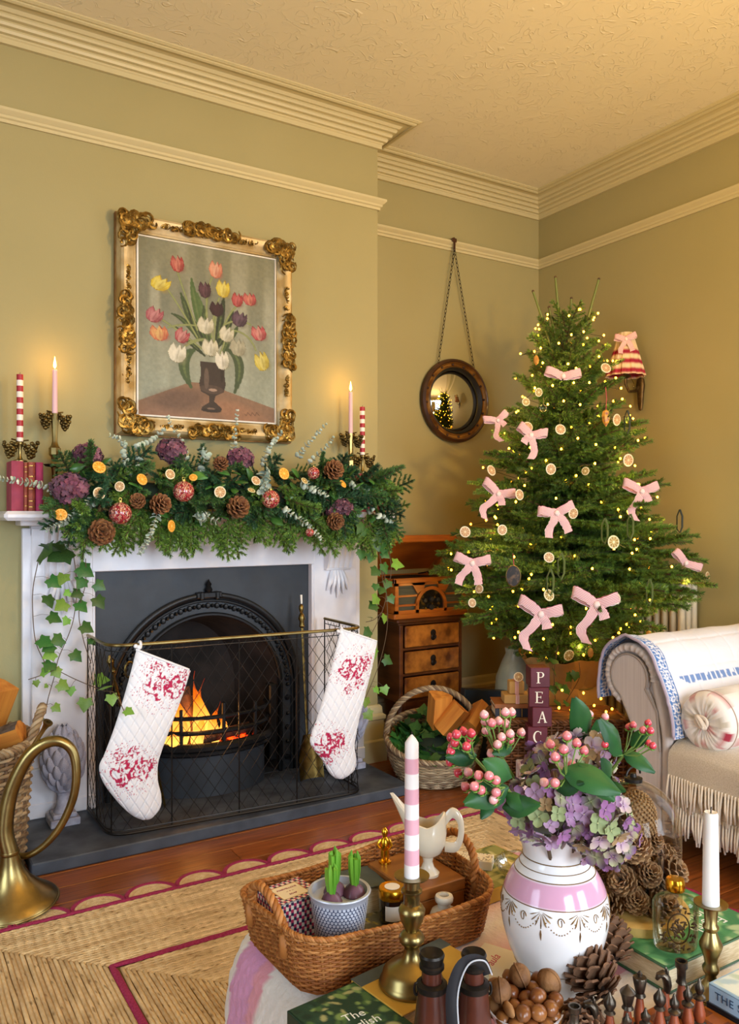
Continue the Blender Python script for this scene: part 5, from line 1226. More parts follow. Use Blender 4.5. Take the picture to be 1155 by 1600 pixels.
for pts, y, n_, s, lab in (([(90, 768), (60, 757), (30, 752), (0, 747)], (3.08, 3.10), 17, .9, 'eucalyptus sprig reaching left across the mantel books'), ([(148, 780), (118, 803), (95, 818), (72, 828)], (3.02, 3.0), 16, .95, 'eucalyptus sprig hanging down over the left end of the garland'), ([(246, 800), (238, 828), (228, 850), (218, 866)], (3.02, 2.99), 15, .85, 'white-green eucalyptus sprig hanging under the left baubles'),
        ([(205, 745), (195, 715), (192, 690), (172, 680)], (3.1, 3.22), 13, .9, 'eucalyptus sprig rising by the lower left corner of the painting'), ([(225, 735), (215, 700), (235, 690), (255, 672)], (3.12, 3.24), 12, 1.1, 'bushy eucalyptus sprig rising before the painting frame on the left'), ([(290, 720), (285, 690), (268, 665), (262, 650)], (3.13, 3.23), 10, .7, 'thin eucalyptus stem crossing the frame bottom left of centre'),
        ([(360, 730), (365, 700), (368, 670), (371, 640)], (3.13, 3.22), 13, .75, 'eucalyptus stem standing upright before the middle of the frame'), ([(410, 730), (418, 705), (428, 690), (440, 675)], (3.13, 3.22), 12, .8, 'eucalyptus stem rising at the lower right of the frame'), ([(465, 715), (480, 695), (495, 678), (510, 662)], (3.13, 3.16), 12, .75, 'feathery eucalyptus sprig pointing up right of the painting'),
        ([(480, 725), (500, 708), (513, 695), (521, 682)], (3.1, 3.12), 9, .7, 'short eucalyptus sprig pointing at the right candlestick'), ([(470, 752), (485, 762), (498, 768), (511, 775)], (3.02, 3.0), 12, 1.0, 'eucalyptus sprig curling below the small pink bauble'), ([(440, 795), (465, 810), (485, 824), (502, 842)], (3.02, 2.98), 16, .95, 'white-green eucalyptus sprig drooping at the right of the garland'),
        ([(545, 755), (570, 765), (598, 772), (625, 780)], (3.08, 3.08), 15, .85, 'eucalyptus sprig reaching right across the mantel books'), ([(325, 800), (310, 812), (318, 806), (340, 815)], (3.02, 2.99), 9, 1.2, 'broad eucalyptus sprig low in the garland centre'), ([(420, 735), (412, 745), (415, 760), (408, 770)], (3.05, 3.0), 9, 1.35, 'round-leaved eucalyptus sprig left of the bright orange slice'),
        ([(320, 745), (318, 725), (322, 710), (312, 700)], (3.1, 3.16), 9, 1.3, 'round-leaved eucalyptus sprig under the middle of the frame'), ([(575, 795), (592, 806), (604, 812), (612, 818)], (3.05, 3.05), 6, 1.1, 'pale eucalyptus tip hanging off the right end of the shelf')):
    eucalyptus(lab, E(pts, y), n_, s)

# ---- ivy trails
def I3(X, Y, y=3.20): return at_y(X / 3.85, 800 + Y / 3.85, y)
L_st = [[I3(*q) for q in s] for s in ([(232, 290), (200, 450), (197, 600), (215, 780), (272, 910)], [(440, 240), (462, 430), (450, 600), (420, 720), (352, 880), (330, 980), (290, 1120), (275, 1212)], [(515, 280), (515, 430), (475, 600), (500, 760), (548, 910)], [(352, 955), (440, 1000), (545, 1045)], [(330, 950), (240, 985), (170, 1008)])]
L_st.append([I3(545, 1045), I3(620, 1075, 3.0), I3(690, 1090, 2.89), I3(745, 1195, 2.87)])
L_lv = [(I3(X, Y), s * 1.45, k) for X, Y, s, k in ((300, 400, .038, 0), (385, 375, .034, 1), (480, 330, .045, 0), (505, 400, .036, 0), (285, 505, .036, 0), (395, 545, .036, 1), (470, 545, .036, 0), (485, 480, .030, 0), (420, 480, .020, 1), (300, 620, .036, 0), (410, 640, .024, 1), (495, 680, .036, 0), (240, 765, .040, 0), (375, 760, .036, 0), (315, 800, .034, 0), (325, 845, .034, 1), (440, 845, .034, 0), (310, 905, .034, 0), (330, 945, .028, 1), (250, 960, .026, 1), (215, 1015, .018, 1), (285, 1040, .012, 1), (355, 1030, .032, 1), (425, 1055, .024, 1), (325, 1165, .024, 1), (255, 1240, .012, 0), (575, 430, .032, 0), (580, 515, .038, 0), (545, 760, .026, 0), (515, 1125, .036, 1), (575, 1005, .038, 1), (250, 240, .060, 0), (400, 220, .066, 0), (300, 200, .05, 0))]
L_lv += [(I3(X, Y, 2.95), s * 1.4, 1) for X, Y, s in ((635, 1050, .034), (670, 1100, .030))] + [(I3(755, 1190, 2.868), .036, 1)]
ivy_trail('long trailing ivy hanging over the left marble pilaster', L_st, L_lv, 3.2, 'ivy trails hanging from the garland')
def I4(X, Y, y=3.05): return at_y(480 + X / 3.81, 800 + Y / 3.81, y)
R_st = [[I4(*q) for q in s] for s in ([(370, 60), (430, 250), (452, 420), (470, 500), (435, 620), (340, 800), (262, 880)], [(420, 80), (485, 230), (500, 340), (495, 400)], [(455, 300), (475, 520), (475, 700), (430, 900), (350, 1100), (300, 1190), (288, 1270), (312, 1340)], [(440, 600), (400, 640), (350, 655)])]
R_lv = [(I4(X, Y), s * 1.4, k) for X, Y, s, k in ((325, 230, .034, 0), (385, 245, .036, 0), (400, 150, .05, 0), (430, 200, .045, 0), (450, 240, .03, 0), (455, 310, .036, 0), (512, 300, .042, 1), (420, 340, .036, 0), (485, 410, .032, 0), (410, 430, .024, 0), (490, 500, .030, 0), (420, 505, .036, 1), (410, 550, .036, 0), (465, 615, .030, 1), (380, 628, .022, 0), (375, 705, .034, 0), (395, 810, .036, 1), (460, 870, .036, 0), (455, 1040, .030, 1), (405, 1045, .024, 1), (350, 1105, .034, 1), (355, 1190, .034, 1), (310, 860, .020, 1), (345, 90, .05, 0), (300, 130, .04, 0), (440, 100, .05, 0), (450, 450, .03, 0))]
ivy_trail('trailing ivy hanging from the right end of the mantel past the cabinet', R_st, R_lv, 3.05, 'ivy trails hanging from the garland')
for px, py, s in ((580, 755, .05), (570, 770, .055), (590, 748, .045), (560, 785, .05)): inst(IVY[0], 'ivy_leaf', gl, M=frame_dir(gp(px, py, 3.1) - GO, (.3, -.5, -.6), up=(0, -1, .4), s=s, roll=PI))
# ================================================================== ALCOVE: MIRROR, CABINET, BASKET
# ---- convex mirror on a chain
make('dark_wood', '#4a2a16', 0.4, color2='#2f190c', nscale=10, coat=0.2)
make('mirror_gilt', '#a87c3c', 0.4, 0.5, color2='#6a431c', nscale=12)
make('black_slip', '#15130f', 0.5)
make('mirror_glass', '#e8e8e4', 0.02, 1.0)
make('chain', '#2c2118', 0.5, 0.7)
mc = Vector((2.833, YA, 1.846)); mir = thing('convex_mirror', 'round convex mirror in a dark gilt frame with studs, hung by a chain', 'mirror', mc)
RX = Matrix.Rotation(PI / 2, 4, 'X')     # lathe axis -> -y
MB().lathe([(.20, .004), (.232, .006), (.238, .018), (.234, .034), (.222, .044), (.216, .040)], 56, RX, cap=False).build('outer_rim', 'dark_wood', mir, angle=30)
MB().lathe([(.217, .040), (.212, .028), (.206, .022), (.199, .022), (.192, .030), (.188, .034)], 56, RX, cap=False).build('cavetto', 'mirror_gilt', mir, angle=30)
MB().lathe([(.189, .034), (.184, .036), (.178, .030), (.174, .024), (.172, .012)], 56, RX, cap=False).build('inner_slip', 'black_slip', mir, angle=30)
Rs = .36; MB().lathe([(.173 * t, .004 + (math.sqrt(Rs ** 2 - (.173 * t) ** 2) - math.sqrt(Rs ** 2 - .173 ** 2)) ) for t in np.linspace(1, 0.001, 20)], 56, RX, cap=False).build('glass', 'mirror_glass', mir, angle=180)
st_me = MB().sphere((0, 0, 0), .0072, 10, 8).mesh('stud', 'dark_wood')
for k in range(16): a = k * PI / 8 + .1; inst(st_me, 'stud', mir, (.2035 * math.cos(a), -.026, .2035 * math.sin(a)))
hook = Vector((2.812, YA - .036, 2.742)) - mc
b = MB(); b.box((hook.x, hook.y - .003, hook.z + .004), (.034, .006, .022), bev=.002); b.tube([tuple(hook + Vector((0, .034, .012))), tuple(hook + Vector((0, .0, .016))), tuple(hook + Vector((0, -.006, -.02))), tuple(hook + Vector((0, -.004, -.05)))], .006, 6); b.build('rail_hook', 'dark_wood', mir)
lk = MB(); lk.tube([(.0055 * math.cos(a), 0, .014 * math.sin(a)) for a in np.linspace(0, 2 * PI, 13)[:-1]], .0016, 5, closed=True); lk = lk.mesh('chain_link', 'chain')
for sx in (-1, 1):
    p0 = hook + Vector((0, -.004, -.045)); p1 = Vector((sx * .125, -.03, .205)); n_ = int((p1 - p0).length / .0225)
    for i in range(n_ + 1): inst(lk, 'chain_link', mir, M=frame_dir(p0.lerp(p1, i / n_), p1 - p0, up=(0, 1, 0), roll=(PI / 2 if i % 2 else 0)))

# ---- chest of drawers
make('walnut', '#6b3a17', 0.35, color2='#43210c', nscale=4, stretch=(1, 1, 6), kind='noise', coat=0.25)
make('burr', '#b5702a', 0.3, color2='#5f3010', nscale=16, ndetail=8, coat=0.35, nmin=0.38, nmax=0.68)
make('cherry', '#a85c1c', 0.32, color2='#8a4614', nscale=4, stretch=(1, 4, 14), coat=0.3)
CY0, CY1 = 3.33, 3.62
ch = thing('chest_of_drawers', 'small walnut chest with three burr drawers under the record player', 'cabinet', (2.435, 3.475, 0))
def bb(b, x0, x1, y0, y1, z0, z1, bev=.003, o=(2.435, 3.475, 0)): b.box(((x0 + x1) / 2 - o[0], (y0 + y1) / 2 - o[1], (z0 + z1) / 2 - o[2]), (x1 - x0, y1 - y0, z1 - z0), bev=bev); return b
b = MB(); bb(b, 2.24, 2.262, CY0, CY1, .27, .665); bb(b, 2.608, 2.63, CY0, CY1, .27, .665); bb(b, 2.24, 2.63, CY1 - .012, CY1, .27, .665)
for z in (.270, .398, .526, .651): bb(b, 2.25, 2.62, CY0 + .002, CY1, z, z + .014)
b.build('carcass', 'walnut', ch, smooth=False)
b = MB(); bb(b, 2.215, 2.655, CY0 - .02, CY1 + .01, .665, .688, .007); bb(b, 2.228, 2.642, CY0 - .008, CY1 + .005, .655, .668, .003); b.build('top', 'walnut', ch, angle=30)
for z in (.286, .414, .542):
    d = thing('drawer', None, None, (2.435 - 2.435, CY0 - 3.475, z + .054)); d.parent = ch
    MB().box((0, -.003, 0), (.334, .016, .106), bev=.004).build('drawer_front', 'burr', d, angle=30)
    b = MB(); b.lathe([(.016, 0), (.017, .002), (.004, .004)], 12, Matrix.Translation((0, -.012, .012)) @ RX); b.lathe([(.013, 0), (.013, .002), (.004, .004)], 12, Matrix.Translation((0, -.012, -.014)) @ RX); b.build('back_plate', 'black_metal', d)
    MB().tube([(.013 * math.sin(a), -.020, -.008 - .02 * (1 - math.cos(a)) / 2 + .01) for a in np.linspace(.5, 2 * PI - .5, 14)], .0028, 6).build('drop_handle', 'black_metal', d)
for sx in (2.262, 2.608):
    for sy in (CY0 + .02, CY1 - .02):
        MB().tube([(sx - 2.435, sy - 3.475, .28), (sx - 2.435 + (sx - 2.435) * .06, sy - 3.475 + (-.012 if sy < 3.4 else .006), .2), (sx - 2.435, sy - 3.475, .08), (sx - 2.435 + (sx - 2.435) * .05, sy - 3.475 + (-.012 if sy < 3.4 else 0), 0.004)], [.026, .020, .012, .017], 8).build('leg', 'walnut', ch)
b = MB(); bb(b, 2.245, 2.625, CY0 - .004, CY0 + .012, .235, .272); b.build('apron', 'walnut', ch, smooth=False)

# ---- wooden record player
rp_ = thing('record_player', 'retro wooden record player with raised lid on the walnut chest', 'record player', (2.42, 3.475, .688))
o_ = (2.42, 3.475, 0); RY = CY0 - .012; z0 = .688
b = MB(); bb(b, 2.193, 2.647, RY - .012, CY1, z0, z0 + .026, .004, (2.42, 3.475, z0)); b.build('plinth', 'cherry', rp_, smooth=False)
b = MB(); O2 = (2.42, 3.475, z0); bb(b, 2.20, 2.215, RY, CY1, z0 + .026, z0 + .198, .003, O2); bb(b, 2.625, 2.64, RY, CY1, z0 + .026, z0 + .198, .003, O2); bb(b, 2.20, 2.64, CY1 - .012, CY1, z0 + .026, z0 + .198, .003, O2); bb(b, 2.21, 2.63, RY + .03, CY1, z0 + .165, z0 + .172, .001, O2)
bb(b, 2.20, 2.64, RY, RY + .018, z0 + .172, z0 + .200, .003, O2); b.build('case', 'cherry', rp_, smooth=False)
# fretted front: frame with an arch and six speaker slots
make('speaker_cloth', '#5a5740', 0.95, color2='#3d3b2c', nscale=4, stretch=(1, 1, 120), bump=0.4, bscale=60)
make('dial_glass', '#1a1410', 0.1, coat=0.6, color2='#5c4418', nscale=30, nmin=.55, nmax=.7)
F_Y = RY - 3.475
b = MB(); cx = 0.0; fz0, fz1 = .026, .176; AR = .078; az = .06
def strip(poly, mi=0): b.prism([(x, z) for x, z in poly], -F_Y - .004, -F_Y + .008, RX, mi=mi)
n_ = 20; arc = [(AR * math.cos(a), az + AR * math.sin(a)) for a in np.linspace(0, PI, n_)]
ring_o = [((AR + .018) * math.cos(a), az + (AR + .018) * math.sin(a)) for a in np.linspace(0, PI, n_)]
for i in range(n_ - 1): strip([arc[i], ring_o[i], ring_o[i + 1], arc[i + 1]])
for s in (-1, 1):
    strip([(s * AR, fz0), (s * (AR + .018), fz0), (s * (AR + .018), az), (s * AR, az)][::s])
    strip([(s * .22, fz0), (s * .20, fz0), (s * .20, fz1), (s * .22, fz1)][::-s])
    for z in (.062, .108): strip([(s * .20, z), (s * (AR + .012), z), (s * (AR + .012), z + .010), (s * .20, z + .010)][::-s])
    strip([(s * .12, fz1), (s * .04, fz1), (s * .045, az + AR + .006), (s * .085, az + .062)][::s])
strip([(-.22, fz0), (.22, fz0), (.22, fz0 + .016), (-.22, fz0 + .016)]); strip([(-.22, fz1 - .012), (.22, fz1 - .012), (.22, fz1), (-.22, fz1)])
b.build('fretwork_front', 'cherry', rp_, smooth=False)
MB().box((0, F_Y + .012, .10), (.42, .006, .145)).build('speaker_cloth', 'speaker_cloth', rp_, smooth=False)
b = MB(); b.prism([(x, z) for x, z in [(-AR, fz0 + .01)] + arc[::-1] + [(AR, fz0 + .01)]], -F_Y - .006, -F_Y - .001, RX); b.build('dial_window', 'dial_glass', rp_, smooth=False)
for (kx, kz, kr) in ((-.04, .085, .012), (0, .09, .014), (.04, .085, .012), (0, .05, .015), (-.035, .045, .006), (.035, .045, .006)):
    MB().lathe([(kr, 0), (kr, .008), (kr * .8, .012), (.001, .013)], 16, Matrix.Translation((kx, F_Y - .001, kz)) @ RX).build('knob', 'gold' if kr < .01 else 'black_slip', rp_)
MB().lathe([(.001, 0), (.135, 0), (.135, .006), (.001, .006)], 40, Matrix.Translation((0, .02, .186))).build('turntable', 'black_slip', rp_)
lid = thing('lid', None, None, (0, CY1 - .01 - 3.475, .200), rot=(-.66, 0, 0)); lid.parent = rp_
MB().box((0, -.145, .034), (.448, .30, .012), bev=.003).build('lid_panel', 'cherry', lid, smooth=False)
for s in (-1, 1): MB().box((s * .217, -.145, .015), (.014, .30, .034), bev=.003).build('lid_side', 'cherry', lid, smooth=False)
MB().box((0, -.288, .015), (.448, .014, .034), bev=.003).build('lid_front', 'cherry', lid, smooth=False)
MB().tube([(.19, -.03, .19), (.20, -.02, .27), (.185, .0, .30), (.17, .02, .33)], .004, 6).build('lid_stay', 'black_metal', rp_)
MB().tube([(.10, .09, .20), (.11, .02, .212), (.07, -.06, .205)], .004, 6).build('tone_arm', 'black_metal', rp_)

# ---- round wicker basket of greenery and kindling
bk = thing('round_basket', 'round grey wicker basket with tall hoop handle on the floorboards', 'basket', (2.19, 2.985, 0))
bkh = lambda a: .185 + .065 * math.sin(a + HEAD)      # cut low in front, high at the back
def rb(u, v): a = u * 2 * PI; R = .155 + .055 * math.sin(v * PI / 2); return (R * math.cos(a), R * math.sin(a), .012 + bkh(a) * v)
b = MB(); weave(b, rb, 20, 36, .0052, GREYW, seed=5); b.build('woven_side', 'willow', bk, angle=180, kind='stuff')
b = MB(); twist(b, [(.212 * math.cos(a), .212 * math.sin(a), .016 + bkh(a)) for a in np.linspace(0, 2 * PI, 140)], .008, 4, .0062, 22, GREYW); b.build('rim', 'willow', bk, angle=180)
b = MB(); hd = Vector((CH, -SH, 0))
twist(b, [tuple(hd * (.212 * math.cos(a)) + Vector((0, 0, .19 + .225 * math.sin(a)))) for a in np.linspace(0, PI, 90)], .0085, 4, .0068, 10, GREYW); b.build('hoop_handle', 'willow', bk, angle=180)
MB().lathe([(.001, .004), (.15, .004), (.15, .014), (.001, .014)], 30, col=GREYW[1]).build('base', 'willow', bk)
bg_ = thing('ivy_bunch', 'bunch of dark green ivy filling the round basket', 'ivy', (2.19, 2.985, .03))
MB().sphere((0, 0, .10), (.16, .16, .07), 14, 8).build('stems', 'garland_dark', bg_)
for k in range(150):
    a = rng.uniform(0, 6.28); r = .17 * math.sqrt(rng.random()); inst(IVY[0], 'leaf', bg_, M=frame_dir((r * math.cos(a), r * math.sin(a), .16 + .055 * (r / .18) * math.sin(a + HEAD) + rng.uniform(-.02, .03)), (math.cos(a) * rng.random(), math.sin(a) * rng.random() - .5, rng.uniform(-.5, .4)), up=(0, -.7, 1), s=rng.uniform(.045, .075), roll=PI + rng.uniform(-.5, .5)))
for k, (px, py, d, r, L_, roll, lab) in enumerate(((700, 1150, (.55, -.35, .75), .085, .14, 2.0, 'bright split log leaning forward in the round basket'), (678, 1140, (-.1, -.25, .95), .08, .15, 1.0, 'split log with orange end at the left in the round basket'), (722, 1135, (.7, .2, .6), .075, .13, 3.2, 'split log behind at the right in the round basket'), (690, 1188, (.9, .2, .25), .06, .15, 4, 'pale split log low among the ivy in the round basket'))):
    o = inst(split_log('split_log', L_, r, 1.5, k + 20, k < 3), 'split_log', M=frame_dir(at_d(px, py, 3.64), d, roll=roll)); tag(o, lab, 'log', 'split logs in the round basket')

# ================================================================== CHRISTMAS TREE
TX, TY, TZ = 2.86, 2.82, 3.9
tree = thing('christmas_tree', 'tall bushy fir Christmas tree in the corner behind the sofa', 'Christmas tree', (TX, TY, 0))
Rz = lambda z: float(np.interp(z, [.48, .62, .76, .95, 1.15, 1.37, 1.68, 1.95, 2.12, 2.22], [.20, .37, .54, .655, .57, .46, .35, .26, .19, .12]))
tg0, tg1 = lin('#2c4a1c'), lin('#64882c'); th0, th1 = lin('#3a5a20'), lin('#7a9a38')
BR = {'l': [fir_branch('branch', .60, 14, 101, .026, tg0, tg1, 1000, .42, .10, wd=.0016), fir_branch('branch', .60, 13, 102, .027, th0, tg1, 1000, .40, .06, wd=.0016), fir_branch('branch', .60, 15, 103, .026, tg0, th1, 1000, .44, .12, wd=.0016)],
      'm': [fir_branch('branch', .38, 11, 104, .025, tg0, tg1, 1100, .44, .05, wd=.0015), fir_branch('branch', .38, 12, 105, .025, th0, tg1, 1100, .42, .08, wd=.0015)],
      's': [fir_branch('branch', .20, 8, 106, .022, tg0, tg1, 1300, .45, .02, wd=.0014), fir_branch('branch', .20, 7, 107, .022, th0, th1, 1300, .42, -.05, wd=.0014)]}
make('trunk', '#4a3825', 0.9, color2='#33261a', nscale=20, bump=0.6, bscale=40)
MB().tube([(0, 0, .30), (.005, 0, .9), (0, .005, 1.5), (0, 0, 2.1)], [.038, .03, .02, .008], 10).build('trunk', 'trunk', tree)
rt = random.Random(12); nb = 285
for k in range(nb):
    f = (k + .5) / nb; z = .50 + 1.70 * (1 - (1 - f) ** .82); a = k * 2.39996 + rt.uniform(-.2, .2)
    L_ = Rz(z) * rt.choice((1.0, 1.0, .95, .85, .7, .6)); dx, dy = math.cos(a), math.sin(a)
    if dx > 0: L_ = min(L_, (XR - .05 - TX) / dx)
    if dy > 0: L_ = min(L_, (YA - .05 - TY) / dy)
    el = np.interp(z, [.5, 1.0, 1.6, 2.1], [-.02, .12, .32, .75]) + rt.uniform(-.12, .12); d = Vector((dx * math.cos(el), dy * math.cos(el), math.sin(el)))
    kind = 'l' if L_ > .45 else 'm' if L_ > .26 else 's'; me = rt.choice(BR[kind]); unit = {'l': .6, 'm': .38, 's': .2}[kind]
    zb = z - L_ * math.sin(el) * .7; inst(me, 'branch', tree, M=frame_dir((dx * .01, dy * .01, zb), d, s=L_ / unit * 1.0, roll=rt.uniform(-.25, .25)))
for (px, py, bx_, by_) in ((833, 455, 838, 500), (868, 433, 870, 505), (893, 466, 890, 510), (858, 480, 862, 510), (936, 436, 920, 515)):     # leader shoots
    p1 = at_d(px, py, TZ) - Vector((TX, TY, 0)); p0 = at_d(885 + (bx_ - 885) * .35, by_ + 60, TZ) - Vector((TX, TY, 0)); b = MB(); b.tube([tuple(p0), tuple(p1)], [.0085, .0055], 6, col=np.array(lin('#5f6a2c')))
    needles_on(b, p0, p0 + (p1 - p0) * .85, 220, .016, nrg, tg0, tg1, .5, .0013, 1.0); b.sphere(tuple(p1), .007, 6, 5, col=np.array(lin('#7d5a2a')), mi=1); b.build('leader_shoot', ['needle', 'twig'], tree)
def tp(px, py, k=.97, extra=0.0):
    """point just in front of the foliage seen at a pixel"""
    dep = TZ - .3
    for _ in range(4):
        p = at_d(px, py, dep); l = (px - 885) / FPX * dep; R = Rz(min(2.2, max(.5, p.z))); dep = TZ - math.sqrt(max(R * R - l * l, .0025)) * k - extra
    return at_d(px, py, dep)
# ---- string lights
make('fairy_bulb', '#fff0c8', 0.4, emit='#ff9d18', estr=42.0)
make('dark_wire', '#1a2416', 0.6)
fl_ = thing('fairy_lights', 'string of warm white fairy lights wound through the Christmas tree', 'string lights', (TX, TY, 0))
bulb = MB().sphere((0, 0, 0), (.0046, .0046, .0056), 8, 6).mesh('bulb', 'fairy_bulb'); wire = []
for k in range(296):
    f = k / 296; z = .52 + 1.66 * (1 - (1 - f) ** .85); a = f * 2 * PI * 19 + rt.uniform(-.25, .25); R = Rz(z) * rt.uniform(.55, .93); p = Vector((R * math.cos(a), R * math.sin(a), z + rt.uniform(-.03, .03)))
    if TX + p.x > XR - .03: p.x = XR - .03 - TX
    if TY + p.y > YA - .03: p.y = YA - .03 - TY
    wire.append(tuple(p - Vector((0, 0, .006)))); inst(bulb, 'bulb', fl_, tuple(p))
MB().tube(wire, .0012, 3).build('wire', 'dark_wire', fl_, angle=180)
for k in range(16):      # point lights added between the bulbs to lift the glow on the foliage
    z = .62 + 1.5 * k / 16; a = 4.1 + 1.5 * math.sin(k * 2.4); R = Rz(z) * .86; q = point_light('fairy_glow', (R * math.cos(a), R * math.sin(a), z), .8, (1.0, .62, .16), .02); q.parent = fl_
# ---- gingham bows
def gingham():
    m = make('gingham', '#e9cfc6', 0.85, sheen=0.3); nt = m.node_tree; N = nt.nodes; L = nt.links; bs = N['Principled BSDF']
    a = N.new('ShaderNodeAttribute'); a.attribute_name = 'col'; sp = N.new('ShaderNodeSeparateColor'); L.new(a.outputs['Color'], sp.inputs[0])
    mu = N.new('ShaderNodeMath'); mu.operation = 'MULTIPLY'; mu.inputs[1].default_value = 7.0; L.new(sp.outputs[0], mu.inputs[0])
    fr = N.new('ShaderNodeMath'); fr.operation = 'FRACT'; L.new(mu.outputs[0], fr.inputs[0]); gt = N.new('ShaderNodeMath'); gt.operation = 'GREATER_THAN'; gt.inputs[1].default_value = .5; L.new(fr.outputs[0], gt.inputs[0])
    mx = N.new('ShaderNodeMix'); mx.data_type = 'RGBA'; mx.inputs['A'].default_value = (*lin('#ead2ca'), 1); mx.inputs['B'].default_value = (*lin('#c27682'), 1); L.new(gt.outputs[0], mx.inputs['Factor']); L.new(mx.outputs['Result'], bs.inputs['Base Color'])
gingham()
def ribbon(path, w_, side, seed=0):
    """ribbon strip along path; side = width direction; the attribute carries the across-width coordinate for the woven stripes"""
    P_ = smooth_path(path, 6); n = len(P_); rg = np.random.default_rng(abs(seed) + 50); side = np.array(side, float); G = np.zeros((n, 7, 3)); C = np.zeros((n, 7, 3))
    for j, u in enumerate(np.linspace(-1, 1, 7)):
        jag = (rg.random(n) - .5) * .004 if j in (0, 6) else 0
        G[:, j] = P_ + side * (u * w_ / 2) + (np.outer(jag, side) if j in (0, 6) else 0); G[:, j, 1] += .003 * u * u; C[:, j, 0] = (u + 1) / 2
    b = MB(); b.grid(G, col=C); G2 = G.copy(); G2[..., 1] += .0008; b.grid(G2[:, ::-1], col=C[:, ::-1]); return b
def bow_parts(seed, tail=(.10, .09), spread=1.0):
    rg = random.Random(seed); parts = []
    for s in (-1, 1):
        up = rg.uniform(.015, .05); w_ = .042
        parts.append(('loop', ribbon([(0, 0, 0), (s * .04 * spread, -.016, up * .7), (s * .085 * spread, -.012, up + .01), (s * .088 * spread, .012, up), (s * .045 * spread, .016, up * .5), (0, .004, 0)], w_, (0.25 * s * -1, 0, 1), seed + s).mesh('loop', 'gingham', True, 180)))
        L_ = tail[0] if s < 0 else tail[1]
        if L_ > 0: parts.append(('tail', ribbon([(0, -.004, 0), (s * L_ * .22, -.014, -L_ * .35), (s * L_ * (.28 + rg.uniform(0, .25)), -.008, -L_ * .75), (s * L_ * (.35 + rg.uniform(0, .3)), -.014, -L_ * 1.15)], .040, (1, 0, .25 * s), seed + 5 * s).mesh('tail', 'gingham', True, 180)))
    parts.append(('knot', MB().sphere((0, -.006, 0), (.014, .012, .016), 8, 6, col=(.5, 0, 0)).mesh('knot', 'gingham')))
    return parts
BOWS = [bow_parts(1), bow_parts(2, (.13, .05)), bow_parts(3, (.05, .11), .9), bow_parts(4, (.0, .0), 1.1)]
def bow(label, p, kind, s, roll=0.0, group='gingham bows on the Christmas tree', yaw=0.0):
    t = thing('gingham_bow', label, 'bow', p, group=group, rot=(0, roll, -HEAD + yaw)); t.scale = (s, s, s)
    for nm, me in BOWS[kind]: inst(me, nm, t)
    return t
for px, py, kd, s, roll, lab in ((880, 588, 3, .95, .05, 'pink gingham bow near the top of the tree'), (778, 657, 1, .75, -.5, 'pink gingham bow at the left edge of the tree beside the mirror'), (830, 680, 2, .95, .35, 'pink gingham bow below a citrus slice, left of the trunk'), (779, 772, 1, .95, .2, 'pink gingham bow hanging long on the left side of the tree'), (870, 802, 0, 1.0, -.15, 'pink gingham bow in the middle of the tree'), (1003, 768, 1, 1.0, -.1, 'pink gingham bow high on the right side of the tree'),
      (738, 880, 0, 1.0, .12, 'pink gingham bow on the lowest left branches'), (1072, 880, 3, .85, .55, 'pink gingham bow at the far right branch tip by the radiator'), (845, 960, 1, 1.2, .05, 'large pink gingham bow low in front, above the letter blocks'), (932, 945, 1, 1.25, -.05, 'large pink gingham bow low at the right, above the sofa arm')): bow(lab, tp(px, py, 1.0, .02), kd, s * .82, roll)
# ---- dried citrus on the tree
make('thread', '#8c7a3a', 0.8)
def tree_slice(px, py, R, me, lab, face=None):
    p = tp(px, py, 1.0, .015); f = face or (rt.uniform(-.5, .2), -1, rt.uniform(-.2, .3)); o = citrus(lab, me, p, f, R * 1.15, 'citrus slices on the Christmas tree', rt.uniform(0, 6))
    MB().tube([(0, .022, 0), (.001, .05, .004)], .0008, 3).build('thread', 'thread', o)
for px, py, R, me, lab in ((947, 575, .020, SL_DRY, 'citrus slice beside the striped lampshade'), (964, 656, .022, SL_DRY, 'citrus slice right of the painted lozenge ornament'), (876, 671, .020, SL_DRY, 'citrus slice in the upper middle of the tree'), (825, 667, .020, SL_DRY, 'citrus slice just above a bow, upper left of the tree'), (842, 613, .016, SL_LIM, 'small dim citrus slice under the top bow, left'), (822, 628, .016, SL_LIM, 'small dim citrus slice highest on the left edge of the tree'),
      (982, 719, .023, SL_DRY, 'citrus slice on the right edge, level with the tree middle'), (861, 733, .020, SL_DRY, 'pale citrus slice in the tree centre above the middle bow'), (768, 735, .020, SL_DRY, 'citrus slice at the left edge above the long bow'), (812, 773, .020, SL_DRY, 'citrus slice right of the long left bow'), (896, 802, .020, SL_DRY, 'citrus slice touching the right of the middle bow'), (727, 831, .020, SL_DRY, 'citrus slice at the left edge above the record player'),
      (785, 828, .018, SL_DRY, 'tilted citrus slice on the left between two bows'), (858, 871, .018, SL_DRY, 'citrus slice below the middle bow'), (959, 847, .023, SL_LIM, 'shadowed citrus slice right of centre, lower half of the tree'), (738, 942, .016, SL_DRY, 'citrus slice low at the left edge beside the record player'), (962, 935, .020, SL_DRY, 'citrus slice at the end of the large right bow'), (889, 1024, .021, SL_LIM, 'citrus slice hanging lowest, beside the letter blocks'),
      (1106, 900, .017, SL_DRY, 'citrus slice hanging from the farthest right branch tip'), (858, 930, .020, SL_LIM, 'olive citrus slice on a ribbon above the large left bow'), (749, 920, .016, SL_DRY, 'edge-on citrus slice on the lower left of the tree'), (915, 736, .015, SL_LIM, 'small edge-on citrus slice right of the tree centre')):
    tree_slice(px, py, R, me, lab, (-1.1, -.4, 0) if 'edge-on' in lab else None)
